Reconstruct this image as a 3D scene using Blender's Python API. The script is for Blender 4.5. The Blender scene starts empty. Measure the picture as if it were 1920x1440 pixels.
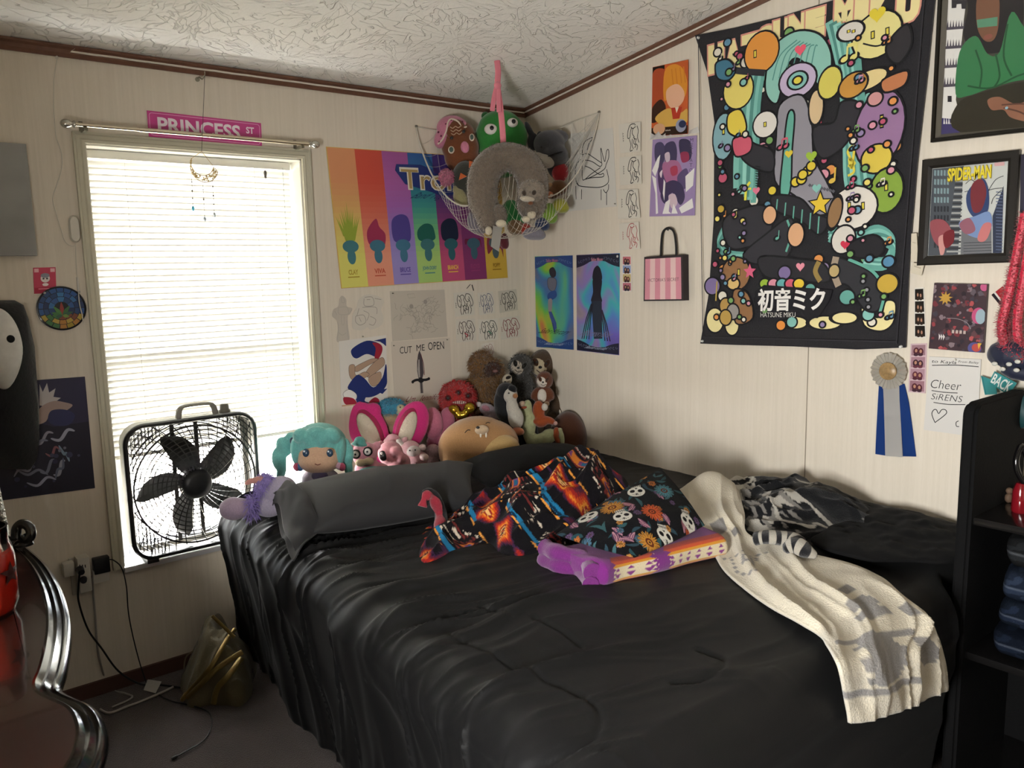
import bpy, bmesh, math, random
import numpy as np
from mathutils import Vector, Matrix

SC = bpy.context.scene
SKY = 140.0
COL = SC.collection
random.seed(7)

# ------------------------------------------------------------------ camera
FPX = 1517.0                                    # focal length in pixels of the 1920 x 1440 frame
YAW, PITCH, ROLL = math.radians(39.13), math.radians(-8.119), math.radians(-1.231)
CAM = Vector((-2.5315, -2.9723, 1.4359))        # corner of the room is the origin, window wall is y = 0, poster wall is x = 0
_f = Vector((math.sin(YAW) * math.cos(PITCH), math.cos(YAW) * math.cos(PITCH), math.sin(PITCH)))
_r = Vector((math.cos(YAW), -math.sin(YAW), 0))
_u = _r.cross(_f)
CR = _r * math.cos(ROLL) + _u * math.sin(ROLL)
CU = -_r * math.sin(ROLL) + _u * math.cos(ROLL)
CF = _f
cam = bpy.data.cameras.new('camera')
cam.sensor_width = 36.0
cam.lens = FPX / 1920.0 * 36.0
cam.clip_start = 0.02
cam.dof.use_dof = True
cam.dof.focus_distance = 3.0
cam.dof.aperture_fstop = 9.0
camo = bpy.data.objects.new('camera', cam)
COL.objects.link(camo)
camo.matrix_world = Matrix(((CR.x, CU.x, -CF.x, CAM.x), (CR.y, CU.y, -CF.y, CAM.y), (CR.z, CU.z, -CF.z, CAM.z), (0, 0, 0, 1)))
SC.camera = camo

# ------------------------------------------------------------------ daylight and exposure
SC.view_settings.view_transform = 'Standard'
SC.view_settings.look = 'None'
SC.view_settings.gamma = 1.0
SC.view_settings.use_curve_mapping = False
SC.view_settings.exposure = 0.0
W = bpy.data.worlds.new('sky')
SC.world = W
W.use_nodes = True
_n = W.node_tree.nodes
_bg = _n['Background']
_bg.inputs['Color'].default_value = (0.98, 0.97, 0.94, 1)
_bg.inputs['Strength'].default_value = SKY
def portal(loc, rot, sx, sy):                     # guides sampling to a window opening, gives no light itself
    por = bpy.data.lights.new('window_portal', 'AREA')
    por.shape = 'RECTANGLE'
    por.size, por.size_y = sx, sy
    por.cycles.is_portal = True
    poro = bpy.data.objects.new('window_portal', por)
    COL.objects.link(poro)
    poro.location = loc
    poro.rotation_euler = rot
portal((-1.507, 0.16, 1.155), (math.radians(-90), 0, 0), 0.76, 1.43)
portal((-2.97, -2.56, 1.03), (0, math.radians(-90), 0), .46, .48)
cy = SC.cycles
cy.max_bounces = 14
cy.diffuse_bounces = 8
cy.transmission_bounces = 8
cy.transparent_max_bounces = 12
cy.sample_clamp_indirect = 8.0
cy.caustics_reflective = False
cy.caustics_refractive = False

# ------------------------------------------------------------------ pixels to places
def ray(px, py):
    return CR * ((px - 960) / FPX) - CU * ((py - 720) / FPX) + CF
def on(px, py, ax, val):
    d = ray(px, py)
    return CAM + d * ((val - CAM[ax]) / d[ax])
def BW(px, py, off=0.0):      # a point on the window wall
    return on(px, py, 1, -off)
def RW(px, py, off=0.0):      # a point on the poster wall
    return on(px, py, 0, -off)
def FZ(px, py, z):            # a point at height z
    return on(px, py, 2, z)
def AT(px, py, depth):        # a point at a distance along the view
    return CAM + ray(px, py) * depth
def PRJ(p):
    d = Vector(p) - CAM
    z = d.dot(CF)
    return (960 + FPX * d.dot(CR) / z, 720 - FPX * d.dot(CU) / z, z)

# ------------------------------------------------------------------ materials
def lin(c):
    if isinstance(c, str):
        c = [int(c[i:i + 2], 16) / 255 for i in (0, 2, 4)]
    return tuple((x / 12.92 if x <= 0.04045 else ((x + 0.055) / 1.055) ** 2.4) for x in c[:3]) + (1.0,)
_M = {}
def nd(t, kind, **kw):
    n = t.nodes.new(kind)
    for k, v in kw.items():
        if k in n.inputs:
            n.inputs[k].default_value = v
        else:
            setattr(n, k, v)
    return n
def mat(color, rough=0.8, spec=0.3, metal=0.0, sheen=0.0, bump=0.0, bscale=60.0, vary=0.0, coat=0.0, trans=0.0, emit=None, key=''):
    k = (color, rough, spec, metal, sheen, bump, bscale, vary, coat, trans, emit, key)
    if k in _M:
        return _M[k]
    m = bpy.data.materials.new('m_' + str(color))
    m.use_nodes = True
    t = m.node_tree
    b = t.nodes['Principled BSDF']
    b.inputs['Base Color'].default_value = lin(color)
    b.inputs['Roughness'].default_value = rough
    b.inputs['Specular IOR Level'].default_value = spec
    b.inputs['Metallic'].default_value = metal
    b.inputs['Sheen Weight'].default_value = sheen
    b.inputs['Sheen Roughness'].default_value = 0.5
    b.inputs['Coat Weight'].default_value = coat
    b.inputs['Transmission Weight'].default_value = trans
    if emit:
        b.inputs['Emission Color'].default_value = lin(color)
        b.inputs['Emission Strength'].default_value = emit
    if bump or vary:
        tc = nd(t, 'ShaderNodeTexCoord')
        nz = nd(t, 'ShaderNodeTexNoise', Scale=bscale, Detail=3.0, Roughness=0.6)
        t.links.new(tc.outputs['Object'], nz.inputs['Vector'])
        if bump:
            bp = nd(t, 'ShaderNodeBump', Strength=bump, Distance=0.01)
            t.links.new(nz.outputs[0], bp.inputs['Height'])
            t.links.new(bp.outputs[0], b.inputs['Normal'])
        if vary:
            mx = nd(t, 'ShaderNodeMixRGB', blend_type='MULTIPLY')
            mx.inputs[0].default_value = 1.0
            mx.inputs[1].default_value = lin(color)
            rp = nd(t, 'ShaderNodeValToRGB')
            rp.color_ramp.elements[0].position = 0.3
            rp.color_ramp.elements[1].position = 0.7
            lo = 1 - vary
            rp.color_ramp.elements[0].color = (lo, lo, lo, 1)
            t.links.new(nz.outputs[0], rp.inputs[0])
            t.links.new(rp.outputs[0], mx.inputs[2])
            t.links.new(mx.outputs[0], b.inputs['Base Color'])
    _M[k] = m
    return m
def paper(c):
    return mat(c, rough=0.75, spec=0.2)
def plushm(c, b=0.35, s=220.0):
    return mat(c, rough=0.95, spec=0.1, sheen=0.35, bump=b, bscale=s, vary=0.18)
def attrmat(name, rough=0.9, spec=0.15, sheen=0.2, bump=0.25, bscale=250.0):
    m = bpy.data.materials.new(name)
    m.use_nodes = True
    t = m.node_tree
    b = t.nodes['Principled BSDF']
    a = nd(t, 'ShaderNodeAttribute', attribute_name='print')
    t.links.new(a.outputs['Color'], b.inputs['Base Color'])
    b.inputs['Roughness'].default_value = rough
    b.inputs['Specular IOR Level'].default_value = spec
    b.inputs['Sheen Weight'].default_value = sheen
    tc = nd(t, 'ShaderNodeTexCoord')
    nz = nd(t, 'ShaderNodeTexNoise', Scale=bscale, Detail=2.0)
    t.links.new(tc.outputs['Object'], nz.inputs['Vector'])
    bp = nd(t, 'ShaderNodeBump', Strength=bump, Distance=0.01)
    t.links.new(nz.outputs[0], bp.inputs['Height'])
    t.links.new(bp.outputs[0], b.inputs['Normal'])
    return m

# ------------------------------------------------------------------ objects
def tag(o, label=None, cat=None, group=None, kind=None):
    if label: o['label'] = label
    if cat: o['category'] = cat
    if group: o['group'] = group
    if kind: o['kind'] = kind
    return o
def empty(name, loc, label=None, cat=None, group=None):
    o = bpy.data.objects.new(name, None)
    o.empty_display_size = 0.05
    COL.objects.link(o)
    o.location = loc
    return tag(o, label, cat, group)
def link(name, me, parent=None):
    o = bpy.data.objects.new(name, me)
    COL.objects.link(o)
    if parent is not None:
        o.parent = parent
        if parent.parent is not None:
            wl = parent.location + parent.parent.location
        else:
            wl = parent.location
        o.matrix_parent_inverse = Matrix.Translation(-Vector(wl))
    return o
def obj(name, bm, mats, parent=None, smooth=True):
    """link a bmesh in world coordinates as one mesh object, its origin at its own base unless it is a part"""
    me = bpy.data.meshes.new(name)
    bm.to_mesh(me)
    bm.free()
    return objm(name, me, mats, parent, smooth)
def objm(name, me, mats, parent=None, smooth=True):
    if not isinstance(mats, (list, tuple)): mats = [mats]
    for m in mats:
        me.materials.append(m)
    if smooth:
        me.polygons.foreach_set('use_smooth', [True] * len(me.polygons))
        try: me.set_sharp_from_angle(angle=math.radians(50))
        except Exception: pass
    n = len(me.vertices)
    co = np.empty(n * 3); me.vertices.foreach_get('co', co); co = co.reshape(-1, 3)
    c = (co.min(0) + co.max(0)) / 2
    c[2] = co[:, 2].min()
    me.transform(Matrix.Translation(-Vector(c)))
    o = bpy.data.objects.new(name, me)
    COL.objects.link(o)
    if parent is not None:
        o.parent = parent
        w = Vector((0, 0, 0))
        p = parent
        while p is not None:
            w = w + p.location
            p = p.parent
        o.location = Vector(c) - w
    else:
        o.location = Vector(c)
    return o
def from_np(name, V, Fc, mats, parent=None, smooth=True, colors=None, fmat=None):
    me = bpy.data.meshes.new(name)
    me.from_pydata([tuple(v) for v in V], [], [tuple(int(i) for i in f) for f in Fc])
    if colors is not None:
        a = me.color_attributes.new('print', 'FLOAT_COLOR', 'POINT')
        c4 = np.ones((len(V), 4)); c4[:, :3] = colors
        a.data.foreach_set('color', c4.ravel())
    o = objm(name, me, mats, parent, smooth)
    if fmat is not None:
        o.data.polygons.foreach_set('material_index', [int(i) for i in fmat])
    return o

# ------------------------------------------------------------------ shapes added to a bmesh
def bx(bm, x0, x1, y0, y1, z0, z1, mi=0, bev=0.0, M=None):
    r = bmesh.ops.create_cube(bm, size=1.0)
    vs = r['verts']
    for v in vs:
        v.co = Vector(((x0 + x1) / 2 + v.co.x * (x1 - x0), (y0 + y1) / 2 + v.co.y * (y1 - y0), (z0 + z1) / 2 + v.co.z * (z1 - z0)))
    fs = {f for v in vs for f in v.link_faces}
    for f in fs: f.material_index = mi
    if bev:
        es = list({e for f in fs for e in f.edges})
        g = bmesh.ops.bevel(bm, geom=es, offset=bev, segments=2, affect='EDGES', profile=0.6)
        for f in g['faces']: f.material_index = mi
        vs = list({v for f in g['faces'] for v in f.verts} | {v for v in vs if v.is_valid})
        if M is not None:
            seen = set()
            st = list(vs)
            allv = set(vs)
            while st:
                v = st.pop()
                for e in v.link_edges:
                    w = e.other_vert(v)
                    if w not in allv:
                        allv.add(w); st.append(w)
            vs = list(allv)
    if M is not None:
        for v in vs: v.co = M @ v.co
    return vs
def tube(bm, pts, r, seg=8, mi=0, cap=True, flat=None):
    """a round tube along points; r is a number or one per point; flat = (normal, ratio) squashes it into a strap"""
    pts = [Vector(p) for p in pts]
    n = len(pts)
    rs = list(r) if isinstance(r, (list, tuple)) else [r] * n
    rings = []
    up = Vector((0, 0, 1))
    prev = None
    for i, p in enumerate(pts):
        t = (pts[min(i + 1, n - 1)] - pts[max(i - 1, 0)])
        if t.length < 1e-9: t = Vector((0, 0, 1))
        t.normalize()
        if prev is None:
            a = up if abs(t.dot(up)) < 0.95 else Vector((1, 0, 0))
            s = t.cross(a).normalized()
        else:
            s = (prev - t * prev.dot(t))
            s = s.normalized() if s.length > 1e-6 else t.orthogonal().normalized()
        prev = s
        b = t.cross(s)
        ring = []
        for k in range(seg):
            an = 2 * math.pi * k / seg
            d = (s * math.cos(an) + b * math.sin(an)) * rs[i]
            if flat is not None:
                nn = Vector(flat[0]).normalized()
                d = d - nn * d.dot(nn) * (1 - flat[1])
            ring.append(bm.verts.new(p + d))
        rings.append(ring)
    for i in range(n - 1):
        for k in range(seg):
            f = bm.faces.new((rings[i][k], rings[i][(k + 1) % seg], rings[i + 1][(k + 1) % seg], rings[i + 1][k]))
            f.material_index = mi
    if cap and seg > 2:
        for q in (rings[0][::-1], rings[-1]):
            f = bm.faces.new(q); f.material_index = mi
    return bm
def lathe(bm, prof, c, axis=(0, 0, 1), seg=32, mi=0):
    ax = Vector(axis).normalized()
    s = ax.orthogonal().normalized()
    b = ax.cross(s)
    c = Vector(c)
    rings = []
    for r, h in prof:
        if r < 1e-6:
            rings.append([bm.verts.new(c + ax * h)])
        else:
            rings.append([bm.verts.new(c + ax * h + (s * math.cos(2 * math.pi * k / seg) + b * math.sin(2 * math.pi * k / seg)) * r) for k in range(seg)])
    for i in range(len(rings) - 1):
        A, B = rings[i], rings[i + 1]
        for k in range(seg):
            if len(A) == 1 and len(B) == 1: continue
            if len(A) == 1: q = (A[0], B[(k + 1) % seg], B[k])
            elif len(B) == 1: q = (A[k], A[(k + 1) % seg], B[0])
            else: q = (A[k], A[(k + 1) % seg], B[(k + 1) % seg], B[k])
            f = bm.faces.new(q); f.material_index = mi
    return bm
def spline(pts, n=8):
    """Catmull-Rom through the points"""
    P = [Vector(p) for p in pts]
    out = []
    for i in range(len(P) - 1):
        a, b, c, d = P[max(i - 1, 0)], P[i], P[i + 1], P[min(i + 2, len(P) - 1)]
        for k in range(n):
            t = k / n
            out.append(0.5 * ((2 * b) + (c - a) * t + (2 * a - 5 * b + 4 * c - d) * t * t + (3 * b - a - 3 * c + d) * t ** 3))
    out.append(P[-1])
    return out
def ellip(bm, c, r, M=None, sub=3, mi=0):
    g = bmesh.ops.create_icosphere(bm, subdivisions=sub, radius=1.0)
    for v in g['verts']:
        q = Vector((v.co.x * r[0], v.co.y * r[1], v.co.z * r[2]))
        if M is not None: q = M @ q
        v.co = q + Vector(c)
    for v in g['verts']:
        for f in v.link_faces: f.material_index = mi
    return g['verts']

# numpy noise
_rs = np.random.RandomState(3)
_perm = _rs.permutation(4096)
_gv = _rs.rand(4096) * 2 - 1
def vnoise(x, y, z=0.0):
    x = np.asarray(x, float); y = np.asarray(y, float); z = np.asarray(z, float) + np.zeros_like(x)
    xi, yi, zi = np.floor(x).astype(int), np.floor(y).astype(int), np.floor(z).astype(int)
    fx, fy, fz = x - xi, y - yi, z - zi
    fx, fy, fz = fx * fx * (3 - 2 * fx), fy * fy * (3 - 2 * fy), fz * fz * (3 - 2 * fz)
    def h(a, b, c):
        return _gv[_perm[(_perm[(_perm[a & 4095] + b) & 4095] + c) & 4095]]
    r = 0
    for dz, wz in ((0, 1 - fz), (1, fz)):
        for dy, wy in ((0, 1 - fy), (1, fy)):
            for dx, wx in ((0, 1 - fx), (1, fx)):
                r = r + h(xi + dx, yi + dy, zi + dz) * wx * wy * wz
    return r
def fbm(x, y, z=0.0, o=4):
    r = 0; a = 1.0
    for k in range(o):
        r = r + a * vnoise(np.asarray(x) * 2 ** k + 17 * k, np.asarray(y) * 2 ** k - 9 * k, np.asarray(z) * 2 ** k)
        a *= 0.5
    return r
def ridge(x, y, z=0.0, o=3):
    r = 0; a = 1.0
    for k in range(o):
        r = r + a * (1 - np.abs(vnoise(x * 2 ** k + 5 * k, y * 2 ** k + 3 * k, z))) ** 3
        a *= 0.5
    return r
def sstep(a, b, x):
    t = np.clip((x - a) / (b - a), 0, 1)
    return t * t * (3 - 2 * t)
def gridf(nu, nv):
    """faces of a nu x nv grid of vertices, index = i * nv + j"""
    F = []
    for i in range(nu - 1):
        for j in range(nv - 1):
            F.append((i * nv + j, (i + 1) * nv + j, (i + 1) * nv + j + 1, i * nv + j + 1))
    return F
def evalmesh(o):
    dg = bpy.context.evaluated_depsgraph_get()
    return bpy.data.meshes.new_from_object(o.evaluated_get(dg))
# ================================================================== the room
XL, YF = -2.88, -4.1             # left wall and the wall behind the camera
CZ0, CSL = 2.165, 0.146          # the vaulted ceiling starts at 2.165 m over the window wall and climbs towards the camera
def ceil_z(y): return CZ0 - CSL * y

def wallpaper():
    m = bpy.data.materials.new('m_wallpaper')
    m.use_nodes = True
    t = m.node_tree; b = t.nodes['Principled BSDF']
    tc = nd(t, 'ShaderNodeTexCoord')
    mp = nd(t, 'ShaderNodeMapping'); mp.inputs['Scale'].default_value = (90, 90, 1.6)
    nz = nd(t, 'ShaderNodeTexNoise', Scale=1.0, Detail=5.0, Roughness=0.65)
    mp2 = nd(t, 'ShaderNodeMapping'); mp2.inputs['Scale'].default_value = (340, 340, 60)
    nz2 = nd(t, 'ShaderNodeTexNoise', Scale=1.0, Detail=2.0)
    rp = nd(t, 'ShaderNodeValToRGB')
    rp.color_ramp.elements[0].position, rp.color_ramp.elements[1].position = 0.30, 0.72
    rp.color_ramp.elements[0].color = lin('cdc4b5'); rp.color_ramp.elements[1].color = lin('d6cdbf')
    L = t.links.new
    L(tc.outputs['Object'], mp.inputs['Vector']); L(mp.outputs[0], nz.inputs['Vector'])
    L(tc.outputs['Object'], mp2.inputs['Vector']); L(mp2.outputs[0], nz2.inputs['Vector'])
    ad = nd(t, 'ShaderNodeMath', operation='ADD'); mu = nd(t, 'ShaderNodeMath', operation='MULTIPLY'); mu.inputs[1].default_value = 0.25
    sb = nd(t, 'ShaderNodeMath', operation='SUBTRACT'); sb.inputs[1].default_value = 0.125
    L(nz2.outputs[0], mu.inputs[0]); L(mu.outputs[0], sb.inputs[0]); L(nz.outputs[0], ad.inputs[0]); L(sb.outputs[0], ad.inputs[1])
    L(ad.outputs[0], rp.inputs[0]); L(rp.outputs[0], b.inputs['Base Color'])
    bp = nd(t, 'ShaderNodeBump', Strength=0.10, Distance=0.004)
    L(ad.outputs[0], bp.inputs['Height']); L(bp.outputs[0], b.inputs['Normal'])
    b.inputs['Roughness'].default_value = 0.7; b.inputs['Specular IOR Level'].default_value = 0.25
    return m
def stomp_ceiling():
    """white ceiling with a stamped crow's-foot texture: short strokes fanning out of scattered centres"""
    m = bpy.data.materials.new('m_ceiling')
    m.use_nodes = True
    t = m.node_tree; b = t.nodes['Principled BSDF']; L = t.links.new
    tc = nd(t, 'ShaderNodeTexCoord')
    w = nd(t, 'ShaderNodeTexNoise', Scale=9.0, Detail=2.0)
    wm = nd(t, 'ShaderNodeMixRGB', blend_type='ADD'); wm.inputs[0].default_value = 0.05
    L(tc.outputs['Object'], w.inputs['Vector']); L(tc.outputs['Object'], wm.inputs[1]); L(w.outputs['Color'], wm.inputs[2])
    hs = []
    for sc, k, seed in ((2.0, 13.0, 0.0), (2.9, 9.0, 3.7)):
        mp = nd(t, 'ShaderNodeMapping'); mp.inputs['Scale'].default_value = (sc, sc, 0.0); mp.inputs['Location'].default_value = (seed, seed, 0)
        v = nd(t, 'ShaderNodeTexVoronoi', Scale=1.0, Randomness=1.0, voronoi_dimensions='2D')
        L(wm.outputs[0], mp.inputs['Vector']); L(mp.outputs[0], v.inputs['Vector'])
        sub = nd(t, 'ShaderNodeVectorMath', operation='SUBTRACT'); L(mp.outputs[0], sub.inputs[0]); L(v.outputs['Position'], sub.inputs[1])
        sx = nd(t, 'ShaderNodeSeparateXYZ'); L(sub.outputs[0], sx.inputs[0])
        at = nd(t, 'ShaderNodeMath', operation='ARCTAN2'); L(sx.outputs[0], at.inputs[0]); L(sx.outputs[1], at.inputs[1])
        mu = nd(t, 'ShaderNodeMath', operation='MULTIPLY'); mu.inputs[1].default_value = k / 6.2832 * 2; L(at.outputs[0], mu.inputs[0])
        sr = nd(t, 'ShaderNodeSeparateColor'); L(v.outputs['Color'], sr.inputs[0])
        m10 = nd(t, 'ShaderNodeMath', operation='MULTIPLY'); m10.inputs[1].default_value = 30.0; L(sr.outputs[0], m10.inputs[0])
        ad = nd(t, 'ShaderNodeMath', operation='ADD'); L(mu.outputs[0], ad.inputs[0]); L(m10.outputs[0], ad.inputs[1])
        cx = nd(t, 'ShaderNodeCombineXYZ'); L(ad.outputs[0], cx.inputs[0])
        dm = nd(t, 'ShaderNodeMath', operation='MULTIPLY'); dm.inputs[1].default_value = 2.4; L(v.outputs['Distance'], dm.inputs[0]); L(dm.outputs[0], cx.inputs[1])
        nz = nd(t, 'ShaderNodeTexNoise', Scale=1.0, Detail=2.0, noise_dimensions='2D'); L(cx.outputs[0], nz.inputs['Vector'])
        rp = nd(t, 'ShaderNodeValToRGB')
        cr = rp.color_ramp; cr.elements[0].position = 0.482; cr.elements[0].color = (0, 0, 0, 1); cr.elements[1].position = 0.518; cr.elements[1].color = (0, 0, 0, 1)
        e = cr.elements.new(0.50); e.color = (1, 1, 1, 1)
        L(nz.outputs[0], rp.inputs[0]); hs.append(rp.outputs[0])
    mx = nd(t, 'ShaderNodeMixRGB', blend_type='LIGHTEN'); mx.inputs[0].default_value = 1.0; L(hs[0], mx.inputs[1]); L(hs[1], mx.inputs[2])
    gr = nd(t, 'ShaderNodeTexNoise', Scale=90.0, Detail=2.0); L(tc.outputs['Object'], gr.inputs['Vector'])
    am = nd(t, 'ShaderNodeMixRGB', blend_type='ADD'); am.inputs[0].default_value = 0.12; L(mx.outputs[0], am.inputs[1]); L(gr.outputs[0], am.inputs[2])
    bp = nd(t, 'ShaderNodeBump', Strength=0.6, Distance=0.012); L(am.outputs[0], bp.inputs['Height']); L(bp.outputs[0], b.inputs['Normal'])
    b.inputs['Base Color'].default_value = lin('e6e4de'); b.inputs['Roughness'].default_value = 0.8; b.inputs['Specular IOR Level'].default_value = 0.2
    return m
def carpet():
    m = bpy.data.materials.new('m_carpet'); m.use_nodes = True
    t = m.node_tree; b = t.nodes['Principled BSDF']; L = t.links.new
    tc = nd(t, 'ShaderNodeTexCoord'); nz = nd(t, 'ShaderNodeTexNoise', Scale=260.0, Detail=3.0); n2 = nd(t, 'ShaderNodeTexNoise', Scale=7.0, Detail=3.0)
    L(tc.outputs['Object'], nz.inputs['Vector']); L(tc.outputs['Object'], n2.inputs['Vector'])
    rp = nd(t, 'ShaderNodeValToRGB'); rp.color_ramp.elements[0].color = lin('241a18'); rp.color_ramp.elements[1].color = lin('46352f')
    rp.color_ramp.elements[0].position, rp.color_ramp.elements[1].position = 0.3, 0.72
    ad = nd(t, 'ShaderNodeMixRGB'); ad.inputs[0].default_value = 0.35
    L(nz.outputs[0], ad.inputs[1]); L(n2.outputs[0], ad.inputs[2]); L(ad.outputs[0], rp.inputs[0]); L(rp.outputs[0], b.inputs['Base Color'])
    bp = nd(t, 'ShaderNodeBump', Strength=0.9, Distance=0.01); L(nz.outputs[0], bp.inputs['Height']); L(bp.outputs[0], b.inputs['Normal'])
    b.inputs['Roughness'].default_value = 0.95; b.inputs['Sheen Weight'].default_value = 0.2
    return m
M_WALL, M_CEIL, M_FLOOR = wallpaper(), stomp_ceiling(), carpet()
M_WHITE = mat('dcdad2', rough=0.45, spec=0.4)
M_WOOD = mat('6b4a3a', rough=0.45, spec=0.4, vary=0.3, bscale=30)
OX0, OX1, OZ0, OZ1 = -1.883, -1.131, 0.43, 1.868      # window opening

def struct(name, bm, m, smooth=False):
    return tag(obj(name, bm, m, None, smooth), kind='structure')
bm = bmesh.new(); bx(bm, XL, 0, YF, 0, -0.1, 0); struct('floor', bm, M_FLOOR)
bm = bmesh.new()
for a, b_, c, d in ((XL - .1, OX0, 0, 2.9), (OX1, .12, 0, 2.9), (OX0, OX1, 0, OZ0), (OX0, OX1, OZ1, 2.9)):
    bx(bm, a, b_, 0, .14, c, d)
struct('wall_back', bm, M_WALL)
bm = bmesh.new(); bx(bm, 0, .12, YF - .1, 0, 0, 3.0); struct('wall_right', bm, M_WALL)
FILL_WIN = (-2.80, -2.32, .80, 1.26)                          # unseen opening added beside the camera to fill the room with light
bm = bmesh.new()
for a, b_, c, d in ((YF - .1, FILL_WIN[0], 0, 3.0), (FILL_WIN[1], 0, 0, 3.0), (FILL_WIN[0], FILL_WIN[1], 0, FILL_WIN[2]), (FILL_WIN[0], FILL_WIN[1], FILL_WIN[3], 3.0)):
    bx(bm, XL - .12, XL, a, b_, c, d)
struct('wall_left', bm, M_WALL)
fill_win = tag(empty('added_fill_window', (XL, (FILL_WIN[0] + FILL_WIN[1]) / 2, FILL_WIN[2])), kind='structure')
bm = bmesh.new()
for a, b_, c, d in ((FILL_WIN[0] - .04, FILL_WIN[0], FILL_WIN[2] - .04, FILL_WIN[3] + .04), (FILL_WIN[1], FILL_WIN[1] + .04, FILL_WIN[2] - .04, FILL_WIN[3] + .04), (FILL_WIN[0], FILL_WIN[1], FILL_WIN[2] - .04, FILL_WIN[2]), (FILL_WIN[0], FILL_WIN[1], FILL_WIN[3], FILL_WIN[3] + .04)): bx(bm, XL, XL + .015, a, b_, c, d)
obj('casing', bm, mat('bdb9a6', rough=.5, spec=.35), fill_win, smooth=False)
bm = bmesh.new(); bx(bm, XL, 0, YF - .12, YF, 0, 3.0); struct('wall_front', bm, M_WALL)
bm = bmesh.new()
q = [(XL - .1, YF - .1), (.1, YF - .1), (.1, .1), (XL - .1, .1)]
lo = [bm.verts.new((x, y, ceil_z(y))) for x, y in q]; hi = [bm.verts.new((x, y, ceil_z(y) + .1)) for x, y in q]
bm.faces.new(lo[::-1]); bm.faces.new(hi)
for k in range(4): bm.faces.new((lo[k], lo[(k + 1) % 4], hi[(k + 1) % 4], hi[k]))
bmesh.ops.recalc_face_normals(bm, faces=bm.faces)
struct('ceiling', bm, M_CEIL)
# dark wooden cove along the ceiling
def cove(name, p0, p1, n, h=0.036, d=0.014):
    bm = bmesh.new()
    prof = [(0, 0), (d * .5, 0), (d, h * .3), (d, h * .62), (d * 1.5, h * .8), (d * 1.5, h), (0, h)]
    p0, p1, n = Vector(p0), Vector(p1), Vector(n)
    R = [[bm.verts.new(p + n * a - Vector((0, 0, h - b2))) for a, b2 in prof] for p in (p0, p1)]
    k = len(prof)
    for i in range(k): bm.faces.new((R[0][i], R[0][(i + 1) % k], R[1][(i + 1) % k], R[1][i]))
    bm.faces.new(R[0][::-1]); bm.faces.new(R[1])
    bmesh.ops.recalc_face_normals(bm, faces=bm.faces)
    return struct(name, bm, M_WOOD)
cove('trim_1', (XL, 0, ceil_z(0)), (0, 0, ceil_z(0)), (0, -1, 0))
cove('trim_2', (0, 0, ceil_z(0)), (0, YF, ceil_z(YF)), (-1, 0, 0))
# the panel joint on the poster wall
bm = bmesh.new(); bx(bm, -.0012, 0.0, -1.4765, -1.4735, 0, ceil_z(-1.47)); struct('trim_3', bm, mat('8c8273', rough=.8))
bm = bmesh.new(); bx(bm, XL, 0, -.012, 0, 0, .05); struct('baseboard_back', bm, mat('4a322b', rough=.6))

# ------------------------------------------------------------------ window
win = tag(empty('window_1', ((OX0 + OX1) / 2, 0, OZ0)), kind='structure')
bm = bmesh.new()
def casing(bm, w=.034):
    # four mitred mouldings, stepped in profile
    prof = [(0, 0), (0, .014), (.009, .017), (.014, .012), (.024, .012), (.028, .017), (w, .017), (w, 0)]
    C4 = [(OX0, OZ0), (OX0, OZ1), (OX1, OZ1), (OX1, OZ0)]
    S = [(-1, 0), (-1, 1), (1, 1), (1, 0)]
    rings = []
    for (x, z), (sx, sz) in zip(C4, S):
        rings.append([bm.verts.new((x + sx * a, -dd, z + sz * a)) for a, dd in prof])
    for i in range(3):
        for k in range(len(prof) - 1):
            bm.faces.new((rings[i][k], rings[i][k + 1], rings[i + 1][k + 1], rings[i + 1][k]))
    for r in (rings[0], rings[3]): bm.faces.new(r)
    bmesh.ops.recalc_face_normals(bm, faces=bm.faces)
casing(bm)
obj('casing', bm, mat('bdb9a6', rough=.5, spec=.35), win, smooth=False)
bm = bmesh.new(); bx(bm, OX0, OX1, -.016, .14, OZ0 - .016, OZ0 + .003, bev=.004)
obj('sill', bm, mat('d9d9dc', rough=.25, spec=.6, coat=.4), win)
bm = bmesh.new()
for a, b_, c, d in ((OX0, OX0 + .006, OZ0, OZ1), (OX1 - .006, OX1, OZ0, OZ1), (OX0, OX1, OZ1 - .006, OZ1)):
    bx(bm, a, b_, .0, .14, c, d)
obj('jamb', bm, M_WHITE, win, smooth=False)
M_VINYL = mat('d5dbe4', rough=.35, spec=.5)
def sash(name, z0, z1, y0, y1, w=.042):
    bm = bmesh.new()
    a, b_ = OX0 + .008, OX1 - .008
    bx(bm, a, a + w, y0, y1, z0, z1, bev=.004); bx(bm, b_ - w, b_, y0, y1, z0, z1, bev=.004)
    bx(bm, a + w, b_ - w, y0, y1, z0, z0 + w, bev=.004); bx(bm, a + w, b_ - w, y0, y1, z1 - w, z1, bev=.004)
    s = obj(name, bm, M_VINYL, win)
    gm = bpy.data.materials.get('m_glass')
    if gm is None:
        gm = bpy.data.materials.new('m_glass'); gm.use_nodes = True
        t = gm.node_tree
        for n in list(t.nodes): t.nodes.remove(n)
        out = nd(t, 'ShaderNodeOutputMaterial'); tr = nd(t, 'ShaderNodeBsdfTransparent'); gl = nd(t, 'ShaderNodeBsdfGlossy', Roughness=0.02); mx = nd(t, 'ShaderNodeMixShader'); mx.inputs[0].default_value = 0.05
        t.links.new(tr.outputs[0], mx.inputs[1]); t.links.new(gl.outputs[0], mx.inputs[2]); t.links.new(mx.outputs[0], out.inputs[0])
    bm = bmesh.new(); bx(bm, a + w * .9, b_ - w * .9, (y0 + y1) / 2 - .002, (y0 + y1) / 2 + .002, z0 + w * .9, z1 - w * .9)
    obj('pane', bm, gm, s, smooth=False)
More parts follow.
